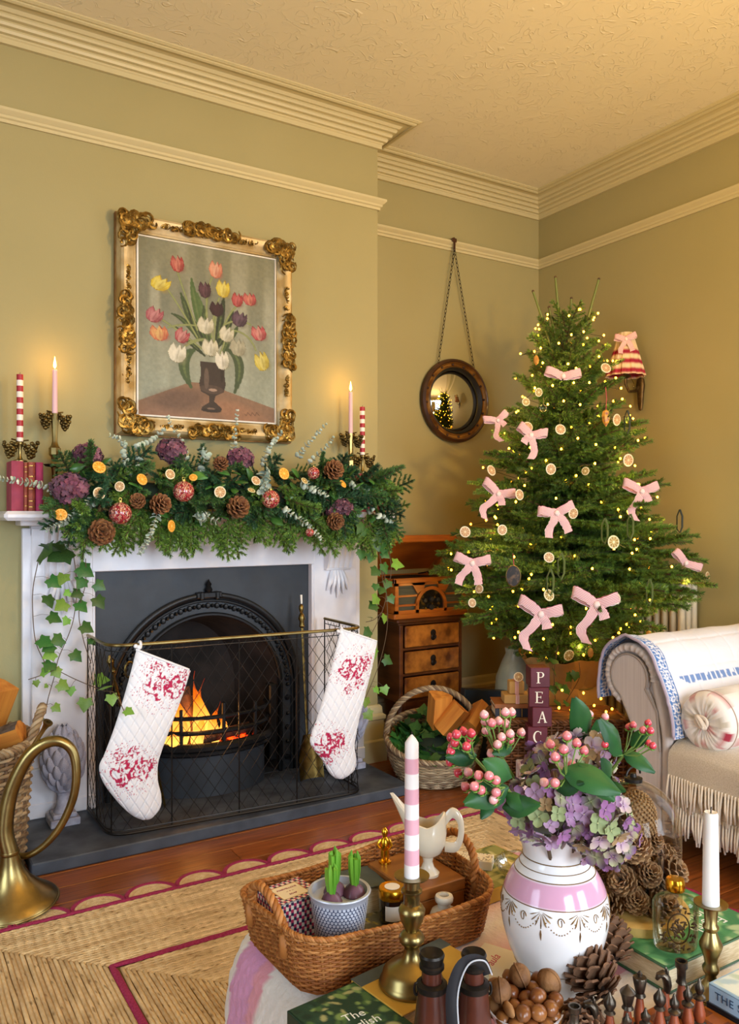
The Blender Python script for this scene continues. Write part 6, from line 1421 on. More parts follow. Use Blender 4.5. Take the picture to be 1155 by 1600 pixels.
# ---- other ornaments
make('velvet_green', '#4f5a1e', 0.8, sheen=0.4)
make('paint_lozenge', '#7a3a52', 0.4, color2='#d39a3a', nscale=60, kind='voronoi', nmin=.1, nmax=.6)
make('red_ribbon', '#b3444a', 0.7)
make('portrait', '#1c1613', 0.6, color2='#6e5236', nscale=40, nmin=.5, nmax=.7)
thin_glass('glass_clear', (.95, .95, .92))
make('dried_pod', '#a86f28', 0.7, color2='#c99440', nscale=50)
def hang(name, label, cat, px, py, parts, thread=.05, tm='thread', group=None):
    p = tp(px, py, 1.0, .02); t = thing(name, label, cat, p, group=group, rz=-HEAD)
    for nm, me in parts: inst(me, nm, t)
    MB().tube([(0, 0, 0.0), (.003, 0, thread * .5), (0, .004, thread)], .0016, 4).build('hanger', tm, t); return t
loz = MB().lathe([(.001, -.075), (.014, -.055), (.018, -.03), (.014, -.008), (.002, 0)], 6); hang('lozenge_ornament', 'long painted lozenge ornament hanging on a red ribbon at the upper right of the tree', 'ornament', 947, 640, [('body', loz.mesh('body', 'paint_lozenge', False))], .10, 'red_ribbon')
ov = MB(); ov.lathe([(.001, -.004), (.028, -.004), (.029, 0), (.028, .004), (.001, .006)], 28, Matrix.Diagonal((1, 1, 1.45, 1)) @ RX); fr_ = MB().tube([(.029 * math.cos(a), -.004, .042 * math.sin(a)) for a in np.linspace(0, 2 * PI, 30)[:-1]], .002, 5, closed=True)
hang('portrait_ornament', 'dark oval portrait ornament hanging on the left of the tree', 'ornament', 802, 900, [('medallion', ov.mesh('medallion', 'portrait')), ('rim', fr_.mesh('rim', 'old_brass'))], .09, 'red_ribbon')
hang('glass_bauble', 'small clear glass bauble below the top bow', 'bauble', 849, 632, [('ball', MB().sphere((0, 0, -.016), .016, 18, 12).mesh('ball', 'glass_clear'))], .03)
for px, py, lab in ((860, 905, 'long olive velvet ribbon loop below the middle bow'), (877, 880, 'thin olive ribbon hanging down the tree centre'), (945, 825, 'olive velvet ribbon loop on the right of the middle bow'), (985, 818, 'curly olive velvet ribbon loop on the right half of the tree'), (1015, 920, 'dark olive ribbon loop beside the radiator top'), (980, 655, 'black ribbon loop at the right edge of the upper tree'), (1062, 810, 'black ribbon bow loop on the lower right branches')):
    t = thing('velvet_ribbon', lab, 'ribbon', tp(px, py, 1.0, .02), rz=-HEAD, group='velvet ribbon loops on the tree')
    h = .08; MB().tube([(0, 0, .04), (-.014, -.006, .01), (-.012, 0, -h * .6), (0, -.004, -h * .8), (.012, 0, -h * .5), (.014, .004, .01), (.002, 0, .04)], .0045, 5, flat=.3).build('loop', 'velvet_green' if 'olive' in lab else 'dark_wire', t)
for px, py, lab in ((923, 1012, 'brown seed pod ornament hanging low beside the sofa arm'), (966, 1000, 'brown seed pod ornament hanging just above the blue quilt edge'), (1014, 985, 'brown seed pod ornament hanging before the radiator'), (838, 555, 'gold seed pod ornament near the top left of the tree')):
    pd = MB().lathe([(.001, -.045), (.010, -.036), (.013, -.022), (.009, -.006), (.002, 0)], 8); hang('seed_pod_ornament', lab, 'ornament', px, py, [('pod', pd.mesh('pod', 'dried_pod'))], .05, 'velvet_green', 'seed pod ornaments on the tree')

# ================================================================== UNDER THE TREE
make('kraft', '#c69a58', 0.85, color2='#b4884a', nscale=8, bump=0.5, bscale=9, bdist=0.02)
kp = thing('wrapped_tree_pot', 'tree bucket wrapped in crumpled kraft paper', 'pot', (TX, TY, 0)); rk = np.random.default_rng(4)
G = np.array([[(r * (1 + .10 * math.sin(a * 7 + i) + .06 * rk.random()) * math.cos(a), r * (1 + .10 * math.sin(a * 7 + i) + .06 * rk.random()) * math.sin(a), z + .02 * rk.random()) for a in np.linspace(0, 2 * PI, 41)[:-1]] for i, (r, z) in enumerate(((.15, .0), (.165, .12), (.175, .25), (.165, .34), (.14, .39), (.17, .46), (.21, .52)))])
G[0, :, 2] = 0.002; MB().grid(G, closev=True).build('paper', 'kraft', kp, angle=30); MB().lathe([(.13, .3), (.13, .36), (.001, .36)], 20).build('soil', 'garland_dark', kp)
MB().tube([(.146 * math.cos(a), .146 * math.sin(a), .392) for a in np.linspace(0, 2 * PI, 24)[:-1]], .004, 5, closed=True).build('twine', 'thread', kp)
def facing(px, py, dep): p = at_d(px, py, dep); return Vector((p.x, p.y, p.z))
DARKW = [lin('#6b3f1c'), lin('#7d4d24'), lin('#59320f')]
hp0 = facing(868, 1200, 3.44); hm = thing('wicker_hamper', 'brown wicker hamper under the tree, beneath the stacked books', 'hamper', (hp0.x, hp0.y, 0), -HEAD)
def rrect(w_, d_, r, n=6):
    pts = []
    for cx, cy, a0 in ((w_ / 2 - r, d_ / 2 - r, 0), (-w_ / 2 + r, d_ / 2 - r, PI / 2), (-w_ / 2 + r, -d_ / 2 + r, PI), (w_ / 2 - r, -d_ / 2 + r, 1.5 * PI)):
        for a in np.linspace(a0, a0 + PI / 2, n): pts.append((cx + r * math.cos(a), cy + r * math.sin(a)))
    P_ = np.array(pts + [pts[0]]); d = np.concatenate([[0], np.cumsum(np.linalg.norm(np.diff(P_, axis=0), axis=1))]); d /= d[-1]
    return lambda u: (float(np.interp(u % 1, d, P_[:, 0])), float(np.interp(u % 1, d, P_[:, 1])))
fh = rrect(.54, .24, .03)
b = MB(); weave(b, lambda u, v: (*fh(u), .006 + .345 * v), 30, 56, .006, DARKW, seed=8, n=4); b.build('woven_side', 'willow', hm, angle=180, kind='stuff')
b = MB(); twist(b, [(*fh(u), .356) for u in np.linspace(0, 1, 150)], .007, 3, .006, 30, DARKW); b.build('lid_edge', 'willow', hm, angle=180)
b = MB()
for k in range(24): b.tube([(-.26, -.11 + .0096 * k, .36 + .002 * (k % 2)), (-.13, -.11 + .0096 * k, .363 - .002 * (k % 2)), (0, -.11 + .0096 * k, .36 + .002 * (k % 2)), (.13, -.11 + .0096 * k, .363 - .002 * (k % 2)), (.26, -.11 + .0096 * k, .36)], .0052, 5, col=np.array(DARKW[k % 3]))
b.build('lid', 'willow', hm, angle=180, kind='stuff')
def flat_book(name, label, c, rz, sx, sy, th, cover, spine='-x', group=None, cat='book', cov_t=.003, rounded_spine=True, bands=None):
    """book lying flat; c = centre of the underside"""
    t = thing(name, label, cat, c, rz, group=group); q = cov_t
    b = MB(); b.box((0, 0, q / 2), (sx, sy, q), bev=.001); b.box((0, 0, th - q / 2), (sx, sy, q), bev=.001)
    ax = {'-x': (-sx / 2 + q / 2, 0, q, sy), '+x': (sx / 2 - q / 2, 0, q, sy), '-y': (0, -sy / 2 + q / 2, sx, q), '+y': (0, sy / 2 - q / 2, sx, q)}[spine]
    b.box((ax[0], ax[1], th / 2), (ax[2], ax[3], th), bev=.0012); b.build('cover', cover, t, smooth=False)
    off = {'-x': (.002, 0), '+x': (-.002, 0), '-y': (0, .002), '+y': (0, -.002)}[spine]
    MB().box((off[0], off[1], th / 2), (sx - .008, sy - .008, th - 2 * q + .0002)).build('page_block', 'pages', t, smooth=False)
    return t
make('tan_leather', '#94592e', 0.6, bump=0.2, bscale=150); make('black_leather', '#20202a', 0.5, bump=0.2, bscale=150)
q = facing(800, 1100, 3.42); zt = .366
q = Vector((q.x, q.y, zt))
bk1 = flat_book('old_book', 'thick black gilt-banded book on the hamper', (q.x, q.y, zt), -HEAD, .16, .13, .036, 'black_leather', '-y')
for dx in (-.06, -.03, .0, .03, .06): MB().box((dx, -.0655, .018), (.003, .002, .034)).build('gilt_band', 'gilt_print', bk1, smooth=False)
flat_book('old_book', 'thin tan leather book on the black one, under the little gifts', (q.x, q.y, zt + .0365), -HEAD, .165, .135, .018, 'tan_leather', '-y')
make('ribbon_stripe', '#e6d2c4', 0.8, color2='#b8484e', nscale=90, stretch=(1, 0, 0), kind='wave')
def gift(label, c, sx, sy, sz, mat='kraft'):
    t = thing('gift_box', label, 'gift', c, -HEAD, group='wrapped gifts under the tree'); MB().box((0, 0, sz / 2), (sx, sy, sz), bev=.003).build('wrapping', mat, t, smooth=False)
    b = MB(); b.box((0, 0, sz / 2), (.016, sy + .002, sz + .002)); b.build('ribbon', 'ribbon_stripe', t, smooth=False); return t
gx = at_d(806, 1060, 3.40); gift('flat kraft paper gift box on the tan book', (gx.x, gx.y, zt + .0548), .11, .085, .036)
gift('small kraft gift with striped ribbon on top of the flat gift', (gx.x, gx.y, zt + .0915), .062, .055, .052)
p = at_d(808, 1035, 3.37); o = inst(SL_DRY, 'citrus_slice', M=frame_dir((gx.x - .01, gx.y - .028, zt + .1635), (-.5, -1, .35), s=.8)); tag(o, 'citrus slice standing on the small kraft gift', 'citrus slice')
# ---- letter blocks
make('block_paint', '#5f1a28', 0.5, color2='#521420', nscale=12); make('block_wood', '#7a431c', 0.5, color2='#5d3012', nscale=8); make('cream_ink', '#eee3cc', 0.6)
def serif(c, parent, M, h=.044):
    b = MB(); q = h / 2
    def R_(x0, y0, x1, y1, wd): d = Vector((x1 - x0, y1 - y0)).normalized(); n = Vector((-d.y, d.x)) * wd / 2; b.prism([(x0 - n.x, y0 - n.y), (x1 - n.x, y1 - n.y), (x1 + n.x, y1 + n.y), (x0 + n.x, y0 + n.y)], 0, .0007)
    def A_(cx, cy, rx, ry, a0, a1, w0, w1):
        A = np.linspace(a0, a1, 18); W = [w0 + (w1 - w0) * math.sin(PI * i / 17) for i in range(18)]; o = [(cx + (rx + w / 2) * math.cos(a), cy + (ry + w / 3) * math.sin(a)) for a, w in zip(A, W)]; n = [(cx + (rx - w / 2) * math.cos(a), cy + (ry - w / 3) * math.sin(a)) for a, w in zip(A, W)]
        for i in range(17): b.prism([n[i], o[i], o[i + 1], n[i + 1]], 0, .0007)
    T_, t_ = .0062, .0022
    if c in 'PE': R_(-.008, -q, -.008, q, T_); R_(-.015, -q + .001, .0 if c == 'P' else .014, -q + .001, t_); R_(-.015, q - .001, .004 if c == 'P' else .013, q - .001, t_)
    if c == 'P': A_(.002, q / 2, .010, q / 2 - .001, -PI / 2, PI / 2, t_, T_); R_(-.008, .001, .003, .001, t_)
    if c == 'E': R_(-.008, .001, .007, .001, t_); R_(.013, -q, .014, -q + .009, t_); R_(.013, q, .012, q - .008, t_); R_(.007, -.004, .007, .006, t_)
    if c == 'A': R_(-.014, -q, .0, q, t_ * 1.2); R_(.0, q, .013, -q, T_); R_(-.010, -.006, .008, -.006, t_); R_(-.019, -q + .001, -.009, -q + .001, t_); R_(.007, -q + .001, .019, -q + .001, t_)
    if c == 'C': A_(.001, 0, .015, q, .75, 2 * PI - .75, t_, T_ * 1.1); R_(.0125, q - .001, .0125, q - .013, t_)
    b.build('letter', 'cream_ink', parent, smooth=False, M=M)
S_ = .0772; lx = at_d(842, 1100, 3.235); zb = .212
pc = thing('parcel', 'pink and white wrapped parcel under the letter blocks', 'gift', (lx.x, lx.y, 0), -HEAD); make('pink_wrap', '#d9b3ae', 0.7, color2='#efe0d8', nscale=30, kind='voronoi'); MB().box((0, 0, .105), (.16, .13, .21), bev=.004).build('wrapping', 'pink_wrap', pc, smooth=False); MB().box((0, 0, .1058), (.018, .132, .2115)).build('ribbon', 'ribbon_stripe', pc, smooth=False)
for k, (ch_, dx, rz, nm) in enumerate((('E', .002, .05, 'bottom letter block reading E, mostly hidden behind the flowers'), ('C', -.010, -.06, 'burgundy letter block reading C, below the A'), ('A', .004, .05, 'burgundy letter block reading A, between E and C'), ('E', -.002, -.12, 'burgundy letter block reading E, just below the P'), ('P', -.004, .06, 'topmost burgundy letter block reading P'))):
    off = Vector((CH, -SH, 0)) * dx; t = thing('letter_block', nm, 'letter block', (lx.x + off.x, lx.y + off.y, zb + k * (S_ + .0004)), -HEAD + rz, group='letter blocks spelling PEACE')
    MB().box((0, 0, S_ / 2), (S_, S_, S_), bev=.002).build('block', 'block_paint', t, smooth=False)
    MB().box((S_ / 2, 0, S_ / 2), (.0016, S_ - .008, S_ - .008)).build('side_face', 'block_wood', t, smooth=False)
    if k == 4: MB().box((0, 0, S_), (S_ - .006, S_ - .006, .0014)).build('top_face', 'block_wood', t, smooth=False)
    serif(ch_, t, TRS((0, -S_ / 2 - .0002, S_ / 2), (PI / 2, 0, 0)))
# ---- leaning slate-coloured case, pale jar
make('slate_case', '#2b3842', 0.45, color2='#1d272f', nscale=6); make('case_ink', '#b9c4c4', 0.6)
c0 = at_d(752, 1112, 3.98); cs = thing('record_case', 'dark slate-blue record case leaning behind the round basket', 'case', (c0.x, c0.y, 0.0), -HEAD + .35)
bx_ = MB().box((0, 0, .16), (.28, .05, .33), bev=.004).build('body', 'slate_case', cs, smooth=False, rot=(0, .12, 0), loc=(0, 0, .02))
text('Sh....', .035, 'case_ink', cs, TRS((.01, -.0262, .235), (PI / 2, 0, .0)) @ Matrix.Rotation(.12, 4, 'Z') , .0003, shear=.3)
MB().box((.07, -.0262, .285), (.05, .0006, .005)).build('label_line', 'case_ink', cs, smooth=False, rot=(0, .12, 0))
make('pale_glaze', '#a7a68c', 0.35, color2='#8f8f78', nscale=8)
j0 = at_d(806, 1100, 4.12); MBj = MB().lathe([(.001, 0), (.07, 0), (.095, .10), (.11, .25), (.10, .38), (.07, .46), (.05, .50), (.055, .53), (.048, .53), (.001, .50)], 30).build('floor_jar', 'pale_glaze', loc=(j0.x, j0.y, 0)); tag(MBj, 'pale green stoneware jar on the floor behind the gifts', 'jar')
# floor ivy over the paper
ivy_trail('thin ivy trail hanging over the kraft paper under the tree', [[at_d(872, 1010, 3.62), at_d(866, 1050, 3.60), at_d(868, 1095, 3.60)], [at_d(905, 1035, 3.58), at_d(905, 1060, 3.58), at_d(885, 1095, 3.6)]],
          [(at_d(a, c, 3.57), .045, 0) for a, c in ((866, 1048), (874, 1068), (864, 1072), (893, 1055), (888, 1075), (886, 1097), (900, 1050), (872, 1096), (866, 1030))], 0, 'ivy under the tree')
fl2 = thing('fairy_light_end', 'trailing end of fairy lights lying on the hamper', 'string lights', (hp0.x, hp0.y, .38), -HEAD)
for k, (dx, dy, dz) in enumerate(((.02, .02, 0), (.06, -.02, .0), (.10, .05, .01), (.13, -.04, 0), (.17, .02, .01), (.20, -.05, 0), (.21, .06, .03), (.14, .08, .05), (.05, .09, .06), (.24, 0, .0))): inst(bulb, 'bulb', fl2, (dx, dy, dz))
MB().tube([(.0, .02, -.006), (.06, -.02, -.006), (.13, -.04, -.006), (.17, .02, 0), (.20, -.05, -.006), (.24, 0, -.006)], .0012, 4).build('wire', 'dark_wire', fl2)

# ---- radiator
make('radiator_paint', '#d6cdb4', 0.4); rd = thing('radiator', 'cream cast-iron column radiator on the right wall behind the sofa', 'radiator', (3.405, 2.84, 0))
sec = MB()
for dx in (-.045, 0, .045): sec.tube([(dx, 0, .12), (dx, 0, .5), (dx, 0, .88)], .017, 10)
for z in (.11, .89): sec.tube([(-.05, 0, z), (.05, 0, z)], .022, 10); sec.sphere((-.05, 0, z), .022, 10, 6); sec.sphere((.05, 0, z), .022, 10, 6)
sec = sec.mesh('section', 'radiator_paint')
for k in range(13): inst(sec, 'section', rd, (0, -.29 + k * .048, 0))
for y_ in (-.29, .286): 
    for dx in (-.04, .04): MB().box((dx, y_, .045), (.025, .025, .09)).build('foot', 'radiator_paint', rd, smooth=False)

# ---- wall sconce with striped shade
make('bronze', '#6b5430', 0.45, 0.8, color2='#40301a', nscale=30); make('shade', (1, 1, 1), 0.85, vcol=True)
s0 = Vector((3.488, 2.885, 1.90)); sc = thing('wall_sconce', 'bronze wall sconce with pleated red and cream striped shade on the right wall', 'wall lamp', s0)
MB().lathe([(.001, -.13), (.010, -.125), (.016, -.09), (.020, -.04), (.026, 0), (.022, .03), (.014, .05), (.001, .055)], 14, Matrix.Translation((-.02, 0, -.02)) @ Matrix.Diagonal((.7, 1, 1, 1))).build('back_plate', 'bronze', sc)
MB().tube([(-.03, 0, -.02), (-.06, .0, -.05), (-.11, .0, -.055), (-.135, 0, -.02), (-.135, 0, .03)], .007, 8).build('arm', 'bronze', sc)
MB().lathe([(.012, 0), (.028, .01), (.030, .014), (.012, .016), (.012, .05)], 14, Matrix.Translation((-.135, 0, .01))).build('candle_cup', 'bronze', sc)
nS, npl = 9, 72; G = np.zeros((19, npl, 3)); C_ = np.zeros((19, npl, 3)); rdc, crm = np.array(lin('#9a1d36')), np.array(lin('#e3cba2'))
for i in range(19):
    t = i / 18; R = .098 - .062 * t
    for j in range(npl):
        a = 2 * PI * j / npl; pl = 1 + .05 * (1 if (j % 6) < 3 else -1) * (1 - .5 * t); G[i, j] = (R * pl * math.cos(a), R * pl * math.sin(a), .225 * t); band = (i // 2) % 2; C_[i, j] = rdc if (i in (1, 2, 5, 6, 9, 10)) else crm
MB().grid(G, closev=True, col=C_).build('lampshade', 'shade', sc, angle=20, loc=(-.135, 0, .02))
for k, a in enumerate((2.2, 3.1, 4.0, 4.8)): 
    MB().sphere((0, 0, 0), (.005, .005, .013), 6, 6).build('crystal_drop', 'glass_clear', sc, loc=(-.135 + .05 * math.cos(a), .05 * math.sin(a), -.035 - .008 * (k % 2))); MB().tube([(-.135 + .03 * math.cos(a), .03 * math.sin(a), .015), (-.135 + .05 * math.cos(a), .05 * math.sin(a), -.024)], .0012, 4).build('drop_wire', 'bronze', sc)
bow('pink gingham bow tied on the striped lampshade', s0 + Vector((-.185, -.045, .20)), 0, .62, -.1, None)
# ================================================================== SOFA
make('linen', '#c8bcb2', 0.9, color2='#bdb0a6', nscale=3, stretch=(1, 60, 1), bump=0.3, bscale=500, sheen=0.15)
make('piping', '#9a8c80', 0.85)
SX, SB = 2.40, 3.33
sofa = thing('sofa', 'pale linen scroll-arm sofa at the right edge with its back to the wall', 'sofa', (2.86, 1.2, 0))
so = Vector((2.86, 1.2, 0))
# arm outline in (y, z): scroll then post
def arm_outline(grow=0.0, n=26):
    cy, cz, R = 2.045, .605, .118 + grow
    pts = [(2.03 + grow * .6, .06)] + [(2.035 + grow * .6, .40)]
    a0, a1 = math.radians(-60), math.radians(205)
    arc = [(cy + R * math.cos(a), cz + R * math.sin(a)) for a in np.linspace(a0, a1, n)]
    return pts + arc + [(1.885 - grow, .50), (1.872 - grow, .36), (1.868 - grow, .06)]
def extr(b, out, x0, x1, col=None):
    G = np.array([[(x - so.x, y - so.y, z) for (y, z) in out] for x in (x0, x1)]); b.grid(G, closev=True)
    n = len(out); b.add(G[0], [np.arange(n)]); b.add(G[1], [np.arange(n)[::-1]])
arm = thing('arm', None, None, (0, 0, 0)); arm.parent = sofa
b = MB(); extr(b, arm_outline(.0), SX + .02, SB); b.build('arm_body', 'linen', arm, angle=40)
b = MB(); extr(b, [(y, z) for y, z in arm_outline(-.038)], SX - .004, SX + .03); b.build('front_panel', 'linen', arm, angle=40)
P_ = [(SX - .004 - so.x, y - so.y, z) for y, z in arm_outline(-.036)]; MB().tube(P_[1:-1], .004, 6).build('panel_piping', 'piping', arm)
# gathered pleats round the scroll
cy, cz = 2.045, .605; b = MB(); A = np.linspace(math.radians(-70), math.radians(181), 150); G = np.zeros((150, 9, 3))
for i, a in enumerate(A):
    rip = .006 * abs(math.sin(i * .42 + .6 * math.sin(i * .17)))
    for j, v in enumerate(np.linspace(0, PI, 9)):
        rr = .083 + (.118 - .083) * (1 - math.cos(v)) / 2 + .004; out = math.sin(v) * (.026 - rip) ; G[i, j] = (SX + .016 - out - so.x, cy + rr * math.cos(a) - so.y, cz + rr * math.sin(a))
b.grid(G); b.build('gathered_roll', 'linen', arm, angle=180)
b = MB(); zs = np.linspace(.61, .08, 14); G = np.zeros((14, 7, 3))
for i, z in enumerate(zs):
    yo = .046 * float(np.clip((z - .42) / .18, 0, 1))
    for j, v in enumerate(np.linspace(0, PI, 7)): G[i, j] = (SX + .02 - math.sin(v) * .022 - so.x, 1.912 + yo - .042 * (1 - math.cos(v)) / 2 - so.y, z)
b.grid(G); b.build('front_roll', 'linen', arm, angle=180)
def rbox(x0, x1, y0, y1, z0, z1, name, bev=.04, seg=5, mat='linen', wob=0.0):
    """soft rounded cushion-like block"""
    nx, ny, nz = 14, 20, 8; b = MB(); c = np.array([(x0 + x1) / 2, (y0 + y1) / 2, (z0 + z1) / 2]) - np.array(tuple(so)); h = np.array([x1 - x0, y1 - y0, z1 - z0]) / 2
    us = np.linspace(0, 2 * PI, 48, endpoint=False); vs = np.linspace(-PI / 2, PI / 2, 22); e = .22
    def pw(v): return np.sign(v) * np.abs(v) ** e
    G = np.array([[(h[0] * pw(math.cos(v)) * pw(math.cos(u)), h[1] * pw(math.cos(v)) * pw(math.sin(u)), h[2] * pw(math.sin(v))) for u in us] for v in vs]) + c
    b.grid(G, closev=True); return b.build(name, mat, sofa, angle=60)
rbox(SX + .02, SB, .0, 1.90, .07, .27, 'seat_base'); rbox(SX + .015, SB - .15, .95, 1.868, .255, .385, 'seat_cushion'); rbox(SX + .015, SB - .15, .02, .95, .255, .385, 'seat_cushion')
rbox(SB - .2, SB + .04, .0, 2.1, .1, .78, 'backrest')
for y_ in (.1, 1.98): MB().lathe([(.016, 0), (.022, .03), (.026, .075)], 12).build('foot', 'dark_wood', sofa, loc=(SX + .06 - so.x, y_ - so.y, 0))
# ---- white quilt with blue embroidered borders over the arm
make('quilt_white', (1, 1, 1), 0.9, vcol=True, bump=0.35, bscale=120, bdist=0.004, sheen=0.2)
def quilt():
    cy, cz, R = 2.045, .605, .1345
    sec = [(2.045 + .1355, .50), (2.185, .55)] + [(cy + R * math.cos(a), cz + R * math.sin(a)) for a in np.linspace(-.05, 2.5, 16)] + [(1.925, .66), (1.893, .60), (1.870, .55), (1.852, .48), (1.845, .42)]
    S = smooth_path(sec, 8); d = np.concatenate([[0], np.cumsum(np.linalg.norm(np.diff(S, axis=0), axis=1))]); nS = 150; s = np.linspace(0, d[-1], nS); S = np.c_[np.interp(s, d, S[:, 0]), np.interp(s, d, S[:, 1])]
    nX = 190; xs = np.linspace(0, .78, nX); Xg, Sg = np.meshgrid(xs, s, indexing='ij')
    G = np.zeros((nX, nS, 3)); T_ = np.gradient(S, axis=0); T_ /= np.linalg.norm(T_, axis=1, keepdims=True); Nn = np.c_[T_[:, 1], -T_[:, 0]]; Nn *= np.sign(((S - np.array([cy, cz])) * Nn).sum(1))[:, None]
    wv = .006 * noise2(Xg * 9, Sg * 9, 4) + .004 * noise2(Xg * 25, Sg * 14, 6) - .004 * np.exp(-((Xg % .13 - .065) / .006) ** 2) - .003 * np.exp(-((Sg % .11 - .05) / .006) ** 2) + .010 * np.exp(-((Sg - d[-1] * .42) / .02) ** 2) * np.exp(-Xg / .1)
    edge = .02 * (noise2(Sg * 8, Sg * 0 + 3, 9) - .5)
    G[..., 0] = SX - .012 + Xg + edge * (1 - Xg / .78); G[..., 1] = S[None, :, 0] + Nn[None, :, 0] * (wv + .004); G[..., 2] = S[None, :, 1] + Nn[None, :, 1] * (wv + .004)
    C = np.empty((nX, nS, 3)); C[:] = lin('#e2dfdf'); bl = np.array(lin('#3e6ca6')); rs = np.array(lin('#b8919c'))
    def pattern(u, v, m):
        """interlaced leaf embroidery; u across the band 0..1, v along in band widths"""
        f = v % 1; z1 = np.abs(u - .5) ; st = (np.abs((u * 2 + v * 2.0) % 1 - .5) < .33) ^ (np.abs((u * 2 - v * 2.0) % 1 - .5) < .20); C[m & st & (noise2(u * 30, v * 30, 2) > .18)] = bl
        C[m & ((u < .06) | (u > .94))] = bl
    m = (Xg > .012) & (Xg < .064); pattern((Xg - .012) / .052, Sg / .052, m)
    s1 = d[-1] * .70; m = (Sg > s1) & (Sg < s1 + .045) & (Xg > .075); u = (Sg - s1) / .045
    bloc = (noise2(Xg * 60, u * 3, 5) > .35) & (np.abs((Xg / .03) % 1 - .5) < .38) & (u > .25) & (u < .9); C[m & bloc] = bl * .9 + .1; C[m & (u < .07)] = bl * .8
    C[Xg < .006] = rs
    q = thing('arm_quilt', 'white quilt with blue embroidered borders draped over the sofa arm', 'quilt', (SX, 2.0, .7)); G -= np.array([SX, 2.0, .7])
    b = MB(); b.grid(G, col=C); b.build('quilt_cloth', 'quilt_white', q, angle=180)
    b = MB(); P_ = G[0, ::3] + np.array([.0, 0, -.002]); b.tube(P_, .006, 6, col=np.array(lin('#a99aa6'))); b.build('bound_edge', 'quilt_white', q, angle=180)
quilt()
# ---- gathered bolster
make('ticking', (1, 1, 1), 0.9, vcol=True, bump=0.3, bscale=400, sheen=0.2)
bc = Vector((2.425, 1.752, .493)); bl_ = thing('bolster', 'floral cream bolster cushion with knotted gathered end on the sofa', 'cushion', bc)
nA = 120; A = np.linspace(0, 2 * PI, nA, endpoint=False); rows = [(.014, -.004), (.03, -.008), (.05, -.012), (.07, -.010), (.088, -.002), (.098, .012), (.1035, .03), (.105, .06), (.105, .15), (.105, .25), (.105, .36), (.10, .42)]
G = np.zeros((len(rows), nA, 3)); C = np.zeros((len(rows), nA, 3)); ps = np.array(lin('#e6ddd0')); pk = np.array(lin('#cf9a92')); gr_ = np.array(lin('#c4b8a2')); rd_ = np.array(lin('#a32a3c'))
for i, (r, x) in enumerate(rows):
    f = (.006 * np.abs(np.sin(A * 11 + np.sin(A * 3) * 2)) * max(0, 1 - r / .1) * (1 if r > .02 else .3))
    G[i, :, 0] = x + f; G[i, :, 1] = r * np.cos(A); G[i, :, 2] = r * np.sin(A)
    nzz = noise2(A * 3 + 9, np.full(nA, i * .7), 3); C[i] = ps; C[i][nzz > .72] = pk; C[i][(nzz < .25)] = gr_
    C[i][(np.abs(A - 3.5) < .16) & (i > 3) & (i < 6)] = rd_
MB().grid(G[:, ::-1], col=C[:, ::-1], closev=True).build('bolster_cover', 'ticking', bl_, angle=180)
b = MB(); b.tube([(.104 * 1.002 * 0 + .034, .1045 * math.cos(a), .1045 * math.sin(a)) for a in np.linspace(0, 2 * PI, 60)[:-1]], .0022, 5, closed=True, col=np.array(lin('#b59a88'))); b.build('piping', 'ticking', bl_)
b = MB()
for k in range(3): b.tube([(-.012 - .004 * k, .022 * math.cos(a + k) * (1 - .2 * k), .018 * math.sin(a + k * 2) + .004) for a in np.linspace(0, 2 * PI, 22)[:-1]], .007, 6, closed=True, col=np.array(lin('#d9c8b2')))
b.build('knot', 'ticking', bl_, angle=180)
# ---- fringed beige throw on the seat
make('throw_wool', '#cdbfa8', 0.95, color2='#b9a98f', nscale=240, bump=0.6, bscale=420, bdist=0.003, sheen=0.4); make('fringe_wool', '#e6d8c2', 0.95, bump=0.5, bscale=300, sheen=0.3)
tw = thing('wool_throw', 'beige wool throw with long fringe hanging over the front of the sofa seat', 'throw', (SX, 1.4, .39))
def drape(zb, off, y0, y1, nm):
    prof = [(SX + .42, .398 + off), (SX + .15, .399 + off), (SX + .05, .397 + off), (SX + .012 - off, .385), (SX - .004 - off, .36), (SX - .010 - off, .30), (SX - .012 - off, zb)]
    P2 = smooth_path(prof, 6); ys = np.linspace(y0, y1, 60); G = np.zeros((len(P2), 60, 3))
    for i, (x, z) in enumerate(P2):
        hang_ = max(0, (.37 - z) / .2); w_ = hang_ * .010 * np.sin(ys * 22 + off * 90); G[i, :, 0] = x - w_ - SX; G[i, :, 1] = ys - 1.4; G[i, :, 2] = z - .39 + .004 * np.sin(ys * 15) * (1 - min(1, hang_)) - hang_ * .02 * (1.86 - ys) * .6
    MB().grid(G).build(nm, 'throw_wool', tw, angle=180)
    nf = int((y1 - y0) / .0115); b = MB(); rg = random.Random(int(zb * 100))
    for k in range(nf):
        y_ = y0 + (y1 - y0) * (k + .5) / nf; j = int((y_ - y0) / (y1 - y0) * 59); p = G[-1, j]; L_ = rg.uniform(.075, .10); dy = rg.uniform(-.012, .012)
        b.tube([(p[0], y_ - 1.4, p[2] + .012), (p[0] - .005, y_ - 1.4 + dy * .4, p[2] - L_ * .5), (p[0] - .002 + rg.uniform(-.006, .006), y_ - 1.4 + dy, p[2] - L_)], [.0036, .0042, .0034], 5)
    b.build('fringe', 'fringe_wool', tw, angle=180, kind='stuff')
drape(.185, .004, .75, 1.845, 'throw_lower_layer'); drape(.285, .014, .75, 1.862, 'throw_top_layer')
